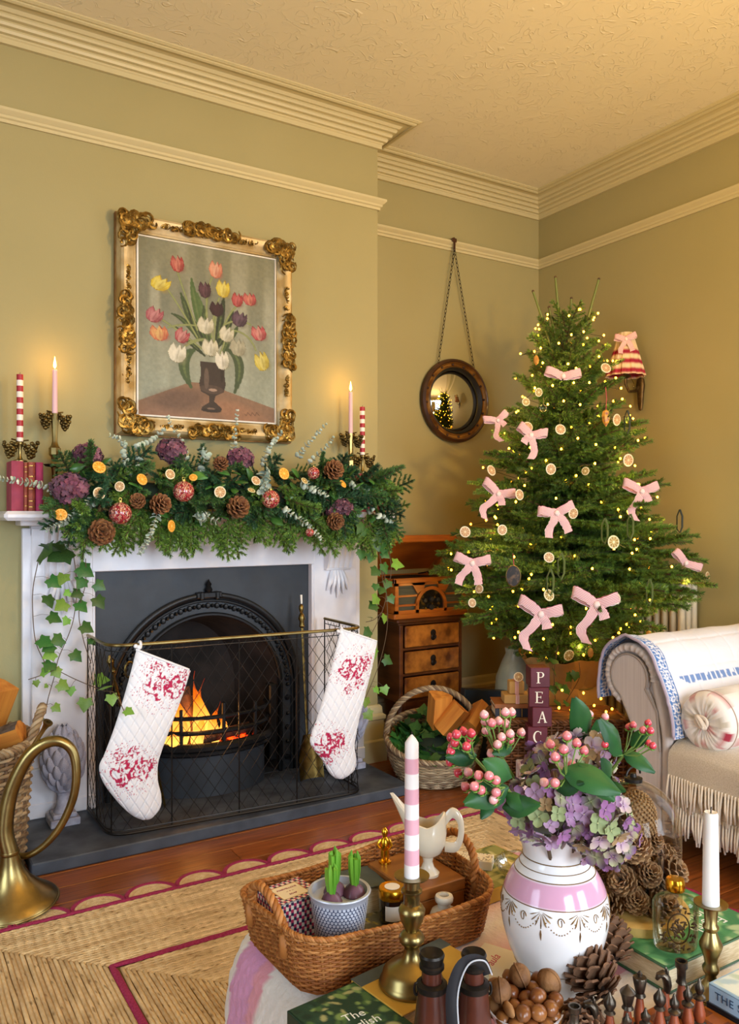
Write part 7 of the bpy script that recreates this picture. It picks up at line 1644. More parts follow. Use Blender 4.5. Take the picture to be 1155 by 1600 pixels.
# ================================================================== OTTOMAN
TT = .45
make('quilt_top', (1, 1, 1), 0.92, vcol=True, bump=0.5, bscale=90, bdist=0.006, sheen=0.2)
ot = thing('ottoman', 'large ottoman used as coffee table under a pink and white quilt', 'ottoman', (.945, .9, 0))
OX0_, OX1_, OY0, OY1 = .545, 1.345, .33, 1.485
def ottoman():
    f = rrect(OX1_ - OX0_, OY1 - OY0, .13, 14); nU = 420; us = np.linspace(0, 1, nU, endpoint=False); base = np.array([f(u) for u in us])
    rows = [(1.0, .012, 0), (1.0, .10, 0), (1.0, .20, 0), (1.0, .30, 0), (1.0, .38, 0), (.0, .415, .008), (0, .435, .022), (0, .446, .042), (0, .45, .07)]
    inset = np.array([0, 0, 0, 0, 0, .006, .018, .036, .065]); zs = [.012, .07, .14, .22, .30, .36, .41, .438, .45]
    inset = np.array([-.012, -.008, -.004, 0, .002, .008, .024, .05, .085]); G = []; Cc = []
    nrm = base / np.maximum(np.linalg.norm(base, axis=1, keepdims=True), 1e-6)
    hx, hy = (OX1_ - OX0_) / 2, (OY1 - OY0) / 2
    zz = np.concatenate([np.linspace(.012, .34, 40), np.linspace(.345, .45, 22)]); ii = np.interp(zz, zs, inset)
    for z, q in zip(zz, ii):
        sc = np.array([(hx - q) / hx, (hy - q) / hy]); p = base * sc; rip = .0022 * np.sin(us * 2 * PI * 260 + 2 * np.sin(z * 60 + us * 50)) * (1 if z < .43 else .4)
        G.append(np.c_[p + nrm * rip[:, None], np.full(nU, z)])
    for k in (.75, .5, .25, .02): G.append(np.c_[G[61][:, :2] * k, np.full(nU, .45)])
    G = np.array(G); y = G[..., 1] + .9; x = G[..., 0]; C = np.empty(G.shape); C[:] = lin('#e4ddd2'); pk = np.array(lin('#cf8fb0')); pk2 = np.array(lin('#d9929c')); bg2 = np.array(lin('#cfc5b4'))
    st = ((1.485 - y) / .115).astype(int); C[(st == 1)] = pk; C[(st == 3)] = bg2; C[(st == 4) | (st == 7)] = pk2
    C[(st == 1) & (np.abs(((1.485 - y) / .115) % 1 - .85) < .15)] = pk2
    b = MB(); b.grid(G, closev=True, col=C); b.build('quilt_cover', 'quilt_top', ot, angle=180)
ottoman()

# ---- wicker tray
TRX, TRY = .763, 1.235
tr = thing('wicker_tray', 'honey-coloured wicker tray with arched handles on the ottoman', 'tray', (TRX, TRY, TT + .0005), .03)
fo_ = rrect(.375, .245, .05, 8); fi_ = rrect(.405, .272, .06, 8)
def tray_ring(u, v): a, c = fo_(u), fi_(u); return (a[0] * (1 - v) + c[0] * v, a[1] * (1 - v) + c[1] * v, .006 + .078 * v + .010 * math.cos(4 * PI * u) * v)
b = MB(); weave(b, tray_ring, 23, 100, .0022, HONEY, seed=2, n=5, amp=.0024); b.build('woven_side', 'willow', tr, angle=180, kind='stuff')
b = MB(); twist(b, [tray_ring(u, 1.05) for u in np.linspace(0, 1, 340)], .0026, 3, .0030, 75, HONEY); b.build('rim', 'willow', tr, angle=180)
b = MB(); b.prism([fo_(u) for u in np.linspace(0, 1, 40)[:-1]], .002, .008, col=np.array(HONEY[1])); b.build('base', 'willow', tr)
for s in (-1, 1):
    b = MB(); twist(b, [(s * (.196 + .012 * math.sin(a)), .062 * math.cos(a), .075 + .062 * math.sin(a)) for a in np.linspace(-.1, PI + .1, 60)], .0042, 3, .0042, 7, HONEY)
    for e in (-1, 1): b.tube([(s * .2, e * .062, .05), (s * .2, e * .062, .085)], .009, 8, col=np.array(HONEY[0]))
    b.build('handle', 'willow', tr, angle=180)
TB = TT + .009
# ---- prints helper: flat picture laid on a cover
def print_on(parent, pic_, w_, h_, M, name='cover_print', mat='painting'):
    G = np.zeros((pic_.h, pic_.w, 3)); G[..., 0] = (pic_.x - .5) * w_; G[..., 1] = (.5 - pic_.y) * h_
    b = MB(); b.grid(G, col=pic_.a); return b.build(name, mat, parent, smooth=False, M=M)
def leafy(w_, h_, bgc, cols, seed, n=120, size=.05):
    p = Pic(w_, h_, bgc); r = random.Random(seed)
    for k in range(n): p.ell(r.random(), r.random(), size * r.uniform(.3, 1), size * r.uniform(.15, .5), r.choice(cols), r.uniform(0, 3), .85, .4)
    return p
make('cover_white', '#e9e5dc', 0.5); make('cover_green', '#2f5a3c', 0.4, coat=0.2); make('cover_dkgreen', '#1c3a2c', 0.4, coat=0.2); make('cover_yellow', '#c69a3a', 0.7, color2='#b58a30', nscale=12, bump=0.15, bscale=300); make('cover_grey', '#4d5650', 0.7, color2='#414a45', nscale=20, bump=0.2, bscale=300); make('cover_blue', '#a3c6dc', 0.5); make('cover_black', '#1c1a1c', 0.5); make('ink_navy', '#33506e', 0.6); make('ink_white', '#eef0e4', 0.5); make('ink_pink', '#c23b72', 0.6)
# in the tray
t = flat_book('art_book', 'flat illustrated book lying in the tray under the bulb pot', (.725, 1.205, TB), .1, .20, .15, .012, 'cover_white', '-y'); print_on(t, leafy(60, 45, '#6b6a58', ['#3d4a2a', '#8a8048', '#c9b84a', '#2b2f24', '#a9a28a'], 3), .198, .148, TRS((0, 0, .0124)))
make('tin_print', (1, 1, 1), 0.35, vcol=True)
def cube_pattern(w_, h_, n):
    p = Pic(w_, h_, '#e9dccb'); X = p.x * n; Y = p.y * n * h_ / w_ * 1.2; row = np.floor(Y); u = (X + .5 * (row % 2)) % 1; v = Y % 1
    p.blend(((u < .5) & (v < .62 + .3 * (u - .25))) * 1.0, '#27314a'); p.blend(((u >= .5) & (v > .35)) * 1.0, '#b8355a'); return p
tn = thing('patterned_tin', 'tin printed with navy and pink cubes and a cream label in the tray', 'tin', (.632, 1.285, TB), .12)
TW, TD, TH_ = .085, .075, .082
MB().box((0, 0, TH_ / 2), (TW - .001, TD - .001, TH_), bev=.003).build('tin_body', 'white_card', tn, smooth=False)
pc_ = cube_pattern(90, 86, 8); print_on(tn, pc_, TW, TH_, TRS((0, -TD / 2 - .0003, TH_ / 2), (PI / 2, 0, 0)), 'printed_side', 'tin_print'); print_on(tn, pc_, TD, TH_, TRS((-TW / 2 - .0003, 0, TH_ / 2), (PI / 2, 0, -PI / 2)), 'printed_side', 'tin_print')
tp_ = cube_pattern(90, 80, 8); tp_.rect(.18, .18, .82, .82, '#b98a3c'); tp_.rect(.20, .20, .80, .80, '#efdfba'); print_on(tn, tp_, TW, TD, TRS((0, 0, TH_ + .0006)), 'printed_lid', 'tin_print')
for k, s in enumerate(('MARVELLOUS', '~ + ~', 'SOAP')): text(s, .0065, 'red_cloth', tn, TRS((0, .010 - .011 * k, TH_ + .001)), .0001)
# bulb pot
make('zinc', '#c4c8d2', 0.4, 0.4); make('hex_ink', '#46506e', 0.5); make('bulb_skin', '#4a2436', 0.5, color2='#6d4656', nscale=20, stretch=(1, 1, .3), coat=0.2); make('shoot', '#7fb53a', 0.45, color2='#4f8f22', nscale=10, stretch=(3, 3, .5)); make('soil', '#2b2018', 0.95, bump=1, bscale=60)
bp = thing('bulb_pot', 'zinc pot with honeycomb pattern planted with sprouting hyacinth bulbs', 'plant pot', (.676, 1.186, TB + .0126))
pr_ = lambda z: .036 + .013 * z / .095
MB().lathe([(.001, 0), (.036, 0), (.0365, .003), (.0481, .089)], 48, cap=False).build('pot', 'hex_ink', bp); MB().lathe([(.0482, .0885), (.049, .095), (.0515, .098), (.0515, .101), (.047, .101), (.046, .09), (.040, .04), (.001, .04)], 48).build('pot_lip', 'zinc', bp)
hx = MB(); a6 = [(.0028 * math.cos(q), .0028 * math.sin(q)) for q in np.arange(6) * PI / 3]
for r_ in range(16):
    z = .006 + r_ * .0054; R = pr_(z) + .0004; n_ = 44
    for k in range(n_):
        a = 2 * PI * (k + .5 * (r_ % 2)) / n_; M = Matrix.Translation((R * math.cos(a), R * math.sin(a), z)) @ Matrix.Rotation(a + PI / 2, 4, 'Z') @ Matrix.Rotation(PI / 2 - .13, 4, 'X'); hx.add([(x, y, 0) for x, y in a6] , [np.arange(6)], M)
hx.build('honeycomb_pattern', 'zinc', bp, smooth=False, kind='stuff'); MB().tube([(.0508 * math.cos(a), .0508 * math.sin(a), .0995) for a in np.linspace(0, 2 * PI, 48)[:-1]], .0022, 6, closed=True).build('rolled_rim', 'zinc', bp); MB().lathe([(.001, .088), (.0458, .088)], 20, cap=False).build('earth', 'soil', bp)
for k, (x, y, s, hh) in enumerate(((-.022, -.012, 1.0, .045), (.0, .016, 1.05, .058), (.024, -.008, 1.05, .055))):
    hb = thing('bulb', None, None, (x, y, .078)); hb.parent = bp; MB().lathe([(.004, -.002), (.016, .004), (.0185, .012), (.014, .022), (.006, .029), (.003, .031)], 18, Matrix.Diagonal((s, s, s, 1))).build('bulb_skin', 'bulb_skin', hb)
    for j in range(5):
        a = j * 1.26 + k; MB().tube([(.003 * math.cos(a), .003 * math.sin(a), .024), (.006 * math.cos(a), .006 * math.sin(a), .03 + hh * .4), (.007 * math.cos(a), .007 * math.sin(a), .03 + hh * .8), (.005 * math.cos(a), .005 * math.sin(a), .03 + hh * (1 - .12 * (j % 3)))], [.0055, .0072, .0062, .0010], 6, flat=.6).build('shoot', 'shoot', hb)
t = flat_book('cloth_book', 'grey-green cloth book lying behind the jar in the tray', (.775, 1.305, TB), -.12, .10, .085, .062, 'cover_grey', '-x'); text('TALES', .012, 'pages', t, TRS((0, .01, .0623), (0, 0, -.2)), .0001)
make('box_wood', '#9a5f28', 0.45, color2='#7d4718', nscale=5, stretch=(1, 8, 8), coat=0.1)
wb = thing('wooden_box', 'plain brown wooden box in the tray under the gravy boat', 'box', (.885, 1.262, TB)); MB().box((0, 0, .024), (.118, .148, .048), bev=.002).build('body', 'box_wood', wb, smooth=False); MB().box((0, 0, .0592), (.121, .151, .022), bev=.002).build('lid', 'box_wood', wb, smooth=False)
ZB = TB + .0705
# gravy boat
make('cream_glaze', '#e8dcc4', 0.18, coat=0.5, color2='#ddceb2', nscale=10)
gb = thing('gravy_boat', 'cream china gravy boat with looped handle on the wooden box', 'gravy boat', (.892, 1.232, ZB), 2.45); gb.scale = (.70, .85, 1.2)
MB().lathe([(.026, 0), (.027, .004), (.015, .012), (.011, .02), (.013, .028), (.022, .034)], 28, Matrix.Diagonal((1.15, .9, 1, 1))).build('foot', 'cream_glaze', gb)
nA = 48; G = []
for z, w_, l0, l1 in ((.030, .016, .02, .022), (.036, .028, .034, .036), (.048, .035, .044, .046), (.062, .035, .048, .050), (.074, .032, .052, .048), (.083, .030, .056, .047), (.086, .0295, .057, .0465)):
    ring_ = []
    for a in np.linspace(0, 2 * PI, nA, endpoint=False):
        c, s = math.cos(a), math.sin(a); fr2 = max(0, c) ** 6; t = max(0, (z - .05) / .036); ring_.append(((l0 + .045 * fr2 * t) * c if c > 0 else l1 * c, w_ * s * (1 - .3 * fr2 * t), z + (.038 * fr2 * t) + .012 * t * max(0, -c) ** 3 - .008 * t * (1 - abs(c))))
    G.append(ring_)
G = np.array(G); b = MB(); b.grid(G, closev=True); Gi = G[::-1].copy(); Gi[..., :2] *= .92; Gi[..., 2] += .001; b.grid(np.array([G[-1], Gi[0]]), closev=True); b.grid(Gi, closev=True); b.build('bowl', 'cream_glaze', gb, angle=80)
MB().tube(smooth_path([(-.044, 0, .085), (-.065, 0, .098), (-.085, 0, .088), (-.088, 0, .065), (-.075, 0, .046), (-.045, 0, .045)], 6), .006, 8, flat=1.4).build('handle', 'cream_glaze', gb)
gf = thing('gilt_figurine', 'tiny gilded standing figurine on the back of the wooden box', 'figurine', (.852, 1.318, ZB), -HEAD); make('bright_gold', '#e0a52a', 0.22, 1.0)
b = MB(); b.lathe([(.012, 0), (.012, .004), (.006, .006)], 14); b.lathe([(.003, 0), (.0045, .012), (.0035, .024)], 8, Matrix.Translation((-.004, 0, .005))); b.lathe([(.003, 0), (.0045, .012), (.0035, .024)], 8, Matrix.Translation((.004, 0, .005)))
b.lathe([(.005, .024), (.0095, .032), (.0085, .044), (.004, .05), (.0045, .052), (.0065, .057), (.0065, .062), (.002, .068)], 12); b.tube([(-.008, 0, .045), (-.014, -.003, .036), (-.009, -.008, .03)], .0025, 6); b.tube([(.008, 0, .045), (.013, -.003, .034), (.008, -.008, .028)], .0025, 6); b.build('figure', 'bright_gold', gf, kind='stuff')
# jar candle, stone bottle
make('amber_glass', '#1a0e0a', 0.08, coat=0.6); jc = thing('jar_candle', 'dark amber jar with gold lid and white label in the tray', 'jar', (.803, 1.218, TB + .0126)); MB().lathe([(.001, 0), (.021, 0), (.023, .003), (.023, .042), (.020, .047), (.020, .05)], 32).build('jar', 'amber_glass', jc); MB().lathe([(.0235, .044), (.0245, .046), (.0245, .060), (.023, .062), (.001, .062)], 32).build('lid', 'bright_gold', jc); MB().lathe([(.001, .0625), (.014, .0625), (.014, .0627)], 20).build('lid_label', 'white_card', jc)
G = np.array([[(.0234 * math.cos(a), .0234 * math.sin(a), z) for a in np.linspace(-2.7, -1.2, 14)] for z in (.010, .036)]); MB().grid(G).build('label', 'white_card', jc)
make('stoneware', '#cfc4ae', 0.4, coat=0.3); sbt = MB().lathe([(.001, 0), (.024, 0), (.026, .004), (.026, .034), (.022, .044), (.012, .050), (.011, .056), (.0155, .060), (.0165, .066), (.015, .070), (.009, .071), (.008, .05), (.001, .048)], 36).build('ink_bottle', 'stoneware', loc=(.868, 1.150, TB)); tag(sbt, 'small round-necked stoneware bottle at the front of the tray', 'bottle')

# ---- books and candlestick in front of the tray
t = flat_book('white_book', 'white book, lowest at the left front corner of the ottoman', (.575, .93, TT + .001), .12, .13, .19, .012, 'cover_white', '-x')
t = flat_book('garden_book', 'dark green garden book with title lettering at the bottom of the picture', (.585, .965, TT + .0135), .10, .125, .19, .026, 'cover_dkgreen', '-x')
print_on(t, leafy(50, 70, '#23402f', ['#4a6a3a', '#7f9a58', '#2b4a38', '#1c3226', '#a9a870'], 7, 160, .09), .122, .187, TRS((0, 0, .0264))); text('The\nEnglish', .022, 'ink_white', t, TRS((.005, .015, .0268), (0, 0, -.12)), .0001)
t = flat_book('green_edged_book', 'dark green book under the yellow one by the candlestick', (.732, 1.028, TT + .001), .13, .195, .128, .018, 'cover_dkgreen', '-x')
t = flat_book('yellow_book', 'mustard yellow cloth book under the tall brass candlestick', (.729, 1.022, TT + .0192), .13, .186, .118, .024, 'cover_yellow', '+y'); MB().box((0, .045, .0242), (.1885, .026, .0008)).build('spine_strip', 'cover_grey', t, smooth=False)
def brass_stick(label, c, pf, n=32): t = thing('brass_candlestick', label, 'candlestick', c); MB().lathe(pf, n).build('turned_stem', 'brass', t, angle=50); MB().lathe([(pf[-1][0], pf[-1][1]), (pf[-1][0] + .014, pf[-1][1] + .004), (pf[-1][0] + .0145, pf[-1][1] + .006), (.0115, pf[-1][1] + .004), (.011, pf[-1][1] - .004)], n, cap=False).build('drip_pan', 'brass', t); return t
brass_stick('tall turned brass candlestick on the yellow book holding the striped candle', (.700, 1.008, TT + .0435), [(.049, 0), (.050, .004), (.047, .010), (.045, .012), (.044, .020), (.036, .028), (.022, .034), (.014, .042), (.011, .054), (.012, .058), (.018, .064), (.020, .070), (.016, .077), (.010, .081), (.012, .086), (.017, .096), (.020, .108), (.0205, .112), (.017, .118), (.0125, .121), (.0125, .136), (.016, .139), (.016, .142), (.012, .145), (.0125, .158)])
def banded_candle(label, c, L_, r, nb):
    t = thing('striped_candle', label, 'candle', c); pf, cs = [(.001, 0)], [lin('#f2ece4')]
    for k in range(nb): q = lin('#e2a9b4') if k % 2 else lin('#f4ebe4'); pf += [(r * (1 - .1 * k / nb), L_ * k / nb + .0006), (r * (1 - .1 * (k + 1) / nb), L_ * (k + 1) / nb - .0006)]; cs += [q, q]
    pf += [(r * .55, L_ + .006), (.001, L_ + .012)]; cs += [lin('#f4ebe4')] * 2; MB().lathe(pf, 24, col=np.array(cs)).build('wax', 'stripe_candle', t, angle=60); MB().tube([(0, 0, L_ + .008), (0, 0, L_ + .016)], .001, 5).build('wick', 'wick', t)
banded_candle('tall pink and white striped candle in the middle foreground', (.700, 1.008, TT + .0435 + .159), .205, .0115, 9)
# binoculars
make('binocular_leather', '#54281a', 0.35, color2='#35170e', nscale=10, bump=0.15, bscale=150, coat=0.3); make('strap_black', '#15161a', 0.5); make('strap_edge', '#b9bcc0', 0.6)
bn = thing('binoculars', 'old leather-covered binoculars standing upright in the foreground', 'binoculars', (.676, .876, TT + .001), -.54)
for s in (-1, 1):
    bar = thing('barrel', None, None, (s * .0285, 0, 0)); bar.parent = bn
    MB().lathe([(.001, .0), (.0255, 0), (.0265, .004), (.0265, .010)], 32).build('objective_ring', 'black_metal', bar); MB().lathe([(.0255, .010), (.0252, .05), (.0215, .085), (.0185, .112)], 32).build('leather_body', 'binocular_leather', bar)
    MB().lathe([(.0205, .108), (.021, .112), (.021, .116), (.0145, .119)], 32, cap=False).build('collar', 'black_metal', bar); MB().lathe([(.0135, .118), (.0135, .136)], 28).build('eyepiece_tube', 'binocular_leather', bar); MB().lathe([(.0145, .134), (.017, .137), (.017, .141), (.0150, .143), (.0165, .150), (.0175, .154), (.016, .157), (.009, .152), (.001, .151)], 28).build('eyepiece', 'black_metal', bar)
    MB().tube([(s * .021 + .003 * math.cos(a), 0, .108 + .008 * math.sin(a)) for a in np.linspace(0, 2 * PI, 14)[:-1]], .0018, 5, closed=True).build('strap_ring', 'black_metal', bar)
MB().tube([(0, .0, .03), (0, 0, .12)], .006, 10).build('centre_bar', 'black_metal', bn); MB().box((0, 0, .105), (.05, .01, .012), bev=.002).build('bridge', 'black_metal', bn, smooth=False)
sp_ = smooth_path([(.045, -.005, .13), (.032, -.022, .158), (.010, -.026, .155), (-.004, -.030, .12), (-.003, -.034, .07), (.004, -.032, .0)], 6); MB().tube(sp_, .0085, 6, flat=.18, up=(0, 1, .2)).build('strap', 'strap_black', bn); MB().tube(sp_ + np.array([.007, -.0016, 0]), .0011, 5).build('strap_piping', 'strap_edge', bn)
# nut bowl
make('bowl_glaze', '#e8e8ec', 0.15, coat=0.5); make('hazelnut', '#6e3c1c', 0.32, color2='#96602f', nscale=30, stretch=(1, 1, .4), rand=0.15, coat=0.2); make('walnut_shell', '#94683c', 0.7, color2='#6b4626', nscale=25, bump=1.0, bscale=60, bdist=0.004); make('almond_shell', '#b98a58', 0.7, color2='#9a6c3e', nscale=50, bump=0.4, bscale=120)
bw = MB().lathe([(.022, 0), (.030, .002), (.045, .018), (.0535, .036), (.0545, .038), (.052, .038), (.042, .018), (.001, .006)], 40).build('nut_bowl', 'bowl_glaze', loc=(.799, .868, TT + .001)); tag(bw, 'white bowl heaped with mixed nuts at the bottom of the picture', 'bowl')
nut_h = MB().lathe([(.001, -.011), (.006, -.010), (.0105, -.004), (.0112, .002), (.0085, .009), (.003, .0125), (.0005, .0135)], 14).mesh('hazelnut', 'hazelnut', True, 180)
wn = MB(); wn.sphere((0, 0, 0), (.0165, .0155, .018), 20, 14); wn.tube([(.0168 * math.cos(a), 0, .0183 * math.sin(a)) for a in np.linspace(0, 2 * PI, 22)[:-1]], .0014, 5, closed=True); nut_w = wn.mesh('walnut', 'walnut_shell', True, 180)
nut_a = MB().lathe([(.0005, -.017), (.006, -.012), (.0095, -.003), (.009, .005), (.005, .013), (.0005, .018)], 12, Matrix.Diagonal((1, .65, 1, 1))).mesh('almond', 'almond_shell', True, 180)
BC = Vector((.799, .868, TT + .013)); nr = np.random.default_rng(9); NN = 40; bw.location.z += .012
kinds = ['w' if k % 6 == 0 else 'a' if k % 9 == 4 else 'h' for k in range(NN)]; RR = np.array([{'w': .0165, 'h': .0115, 'a': .0112}[k] for k in kinds])
NP = np.c_[nr.uniform(-.03, .03, (NN, 2)), nr.uniform(.03, .07, NN)]
for it in range(260):                    # let the nuts settle into a heap without overlapping
    NP[:, 2] -= .0006; D = NP[:, None] - NP[None]; L_ = np.linalg.norm(D, axis=2) + np.eye(NN); ov = np.clip((RR[:, None] + RR[None]) * .97 - L_, 0, None) * (1 - np.eye(NN)); NP += (D / L_[..., None] * ov[..., None] * .35).sum(1)
    rad = np.linalg.norm(NP[:, :2], axis=1); lim = .053 - RR * .9; f = np.minimum(1, lim / np.maximum(rad, 1e-6)); NP[:, :2] *= f[:, None]; NP[:, 2] = np.maximum(NP[:, 2], .006 + RR + .022 * (rad / .05) ** 2)
def where(dx, dy, z, zm):
    r_, f_ = dx * CH - dy * SH, dx * SH + dy * CH; return ('high' if z > zm else 'low') + ' at the ' + ('back ' if f_ > .012 else 'front ' if f_ < -.012 else '') + ('right' if r_ > .008 else 'left' if r_ < -.008 else 'middle')
for k in range(NN):
    nm, me, ad = {'w': ('walnut', nut_w, 'wrinkled walnut'), 'h': ('hazelnut', nut_h, 'smooth brown hazelnut'), 'a': ('almond', nut_a, 'pitted tan almond')}[kinds[k]]
    o = inst(me, nm, None, BC + Vector(NP[k]), tuple(nr.uniform(0, 6, 3)), 1.0); tag(o, ad + ' in the nut bowl, ' + where(NP[k, 0], NP[k, 1], NP[k, 2], .045), 'nut', nm + 's in the bowl')
# ---- vase
make('porcelain', (1, 1, 1), 0.12, vcol=True, coat=0.5)
VX, VY = .930, .942; vs = thing('flower_vase', 'white porcelain vase with pink band and gilt garlands on the ottoman', 'vase', (VX, VY, TT + .0015))
vp = [(.001, 0), (.043, 0), (.046, .004), (.048, .012), (.060, .04), (.073, .07), (.0815, .10), (.0845, .125), (.083, .145), (.077, .165), (.068, .183), (.058, .196), (.053, .203), (.0505, .209), (.050, .216), (.052, .226), (.056, .238), (.060, .250), (.062, .256), (.057, .256), (.050, .235), (.046, .21), (.07, .16), (.06, .05), (.001, .02)]
vpp = smooth_path(vp, 4); W0, PKb, GLD = np.array(lin('#efebe8')), np.array(lin('#d9a3bb')), np.array(lin('#7a5a3a'))
def vc_(z, i): return PKb if (.158 < z < .189 and i < 62) else W0
MB().lathe(vpp, 56, col=np.array([vc_(z, i) for i, (r, z) in enumerate(vpp)])).build('vase_body', 'porcelain', vs, angle=50)
make('gilt_line', '#8a6a3c', 0.35, 0.6); rz_ = lambda z: float(np.interp(z, [q[1] for q in vp[:19]], [q[0] for q in vp[:19]]))
for z, r in ((.157, .0009), (.190, .0009), (.200, .0007), (.212, .0009), (.048, .0006)): MB().tube([((rz_(z) + .0003) * math.cos(a), (rz_(z) + .0003) * math.sin(a), z) for a in np.linspace(0, 2 * PI, 64)[:-1]], r, 4, closed=True).build('gilt_ring', 'gilt_line', vs)
b = MB()
for k in range(9):
    a0 = 2 * PI * k / 9 + .2; on = lambda a, z: ((rz_(z) + .0004) * math.cos(a), (rz_(z) + .0004) * math.sin(a), z)
    for t in np.linspace(0, 1, 16)[1:-1]: b.sphere(on(a0 + t * 2 * PI / 9, .150 - .026 * math.sin(t * PI)), .0011, 5, 4)
    for j in range(-3, 4):                # shell of seven petals with a drop
        f = j * .40; L_ = .024 - .002 * abs(j); b.tube([on(a0 + L_ * q * math.sin(f) / .083, .154 - L_ * q * math.cos(f)) for q in (.15, .5, .8, 1)], [.0004, .0012, .0020, .0010], 5, flat=.4)
    b.tube([on(a0, z) for z in (.128, .122, .117, .112)], [.0006, .0016, .0012, .0003], 5)
    am = a0 + PI / 9; b.tube([on(am + .07 * math.cos(q) * (1 - q / 9), .142 + .006 * math.sin(q)) for q in np.linspace(0, 7, 14)], .0008, 4)
b.build('gilt_garland', 'gilt_line', vs, kind='stuff')
# ---- flowers in the vase
LIL = [lin('#8a5a84'), lin('#a986a0'), lin('#a8a878'), lin('#6d3f70'), lin('#b9a894'), lin('#97794f'), lin('#858f60'), lin('#7d4f76')]
def big_hyd(label, c, R, n, s, seed):
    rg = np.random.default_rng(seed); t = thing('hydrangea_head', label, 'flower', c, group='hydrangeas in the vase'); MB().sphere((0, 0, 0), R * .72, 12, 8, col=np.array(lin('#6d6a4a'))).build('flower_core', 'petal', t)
    for k in range(n):
        z = 1 - 2 * (k + .5) / n; a = k * 2.39996; r = math.sqrt(1 - z * z); d = Vector((r * math.cos(a), r * math.sin(a), z)); inst(FLO[rg.integers(len(FLO))], 'floret', t, M=frame_dir(d * R * rg.uniform(.88, 1.06), d + Vector(rg.normal(size=3)) * .45, s=s * rg.uniform(.7, 1.25), roll=rg.random() * 6))
    MB().tube([(0, 0, -R * .5), tuple(Vector((VX, VY, .62)) - Vector(c))], .003, 6).build('stem', 'ivy_stem', t)
FLO = []
for k in range(9):
    fb = MB(); floret(fb, Matrix.Identity(4), [LIL[k % 8], LIL[(k * 3 + 1) % 8]], np.random.default_rng(k), 1.0); fb.sphere((0, 0, .06), .07, 6, 4, col=np.array(lin('#c9c08a'))); FLO.append(fb.mesh('floret', 'petal', True, 180))
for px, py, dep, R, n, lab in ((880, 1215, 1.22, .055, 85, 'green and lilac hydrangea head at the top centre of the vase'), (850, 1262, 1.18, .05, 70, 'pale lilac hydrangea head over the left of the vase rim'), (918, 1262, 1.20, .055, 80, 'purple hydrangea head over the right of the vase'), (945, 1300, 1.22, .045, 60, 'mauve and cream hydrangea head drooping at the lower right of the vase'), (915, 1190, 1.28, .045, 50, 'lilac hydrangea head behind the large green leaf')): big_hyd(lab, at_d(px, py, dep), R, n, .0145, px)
make('berry', (1, 1, 1), 0.22, vcol=True, coat=0.5); make('calyx', '#7fb04a', 0.5); make('sepal_leaf', '#1d4424', 0.4, color2='#33622f', nscale=15, rand=0.2, spec=0.3); make('green_stem', '#6f8a3e', 0.6)
def berry_mesh(c0, c1):
    b = MB(); zz = np.linspace(0, 1, 9); pf = [(.0105 * math.sin(PI * min(1, .08 + .92 * t)) ** .75 if t < 1 else .0005, .022 * t) for t in zz]; b.lathe(pf, 14, col=np.array([np.array(lin(c0)) * (1 - t) + np.array(lin(c1)) * t for t in zz])); return b.mesh('berry', 'berry', True, 180)
BER = [berry_mesh('#e8727e', '#f4c4ba'), berry_mesh('#d84a5e', '#ee9a98'), berry_mesh('#b81e34', '#e0525e'), berry_mesh('#c23044', '#ea7a80')]
cal = MB()
for k in range(5): a = k * 1.257; cal.tube([(0, 0, 0), (.006 * math.cos(a), .006 * math.sin(a), -.001), (.011 * math.cos(a), .011 * math.sin(a), .004)], [.002, .0036, .0006], 5, flat=.4)
CAL = cal.mesh('calyx', 'calyx'); HLEAF = disc_leaf('leaf', 'sepal_leaf', .018, .065, .10, 7, .7); VR = Vector((VX, VY, TT + .25))
def spray(label, berries, leaves, junction, dep):
    j = at_d(*junction, dep); t = thing('berry_spray', label, 'flower', j, group='hypericum sprays in the vase'); MB().tube([tuple(VR - j + Vector((0, 0, -.03))), tuple((VR - j) * .4 + Vector((0, 0, -.01))), (0, 0, 0)], .0024, 6).build('stem', 'green_stem', t)
    for (px, py, kd, s) in berries:
        p = at_d(px, py, dep + rng.uniform(-.035, .02)); d = (p - j); up = d.normalized() * .6 + Vector((0, 0, .6)); e = p - up.normalized() * .011 * s - j
        MB().tube([(0, 0, 0), tuple(e * .55 + Vector((0, 0, -.006))), tuple(e)], .0011, 5).build('stalk', 'green_stem', t); inst(CAL, 'calyx', t, M=frame_dir(e, up, s=s * .72)); inst(BER[kd], 'berry', t, M=frame_dir(e, up, s=s * .64))
    for (px, py, qx, qy, s) in leaves:
        p, q = at_d(px, py, dep), at_d(qx, qy, dep - .02); inst(HLEAF, 'leaf', t, M=frame_dir(p - j, q - p, up=(-.4, -.75, .55), s=(q - p).length / .065 * s, roll=PI + rng.uniform(-.3, .3)))
def B_(L_, k, s=1.0): return [(a, c, k if isinstance(k, int) else rng.choice(k), s) for a, c in L_]
spray('red hypericum spray at the far left of the bouquet', B_([(703, 1148), (712, 1143), (723, 1138), (732, 1150), (704, 1163), (709, 1156), (728, 1162), (702, 1171), (716, 1174), (736, 1141), (700, 1187), (712, 1205)], (2, 2, 3)), [(745, 1180, 705, 1183, 1.2)], (742, 1185), 1.16)
spray('pink hypericum spray at the upper left of the bouquet', B_([(756, 1112), (757, 1123), (768, 1125), (779, 1122), (791, 1126), (790, 1108), (800, 1108), (758, 1137), (784, 1147), (798, 1142), (798, 1151), (816, 1140), (777, 1159), (765, 1173)], (0, 0, 1)), [(800, 1165, 770, 1178, 1)], (785, 1185), 1.22)
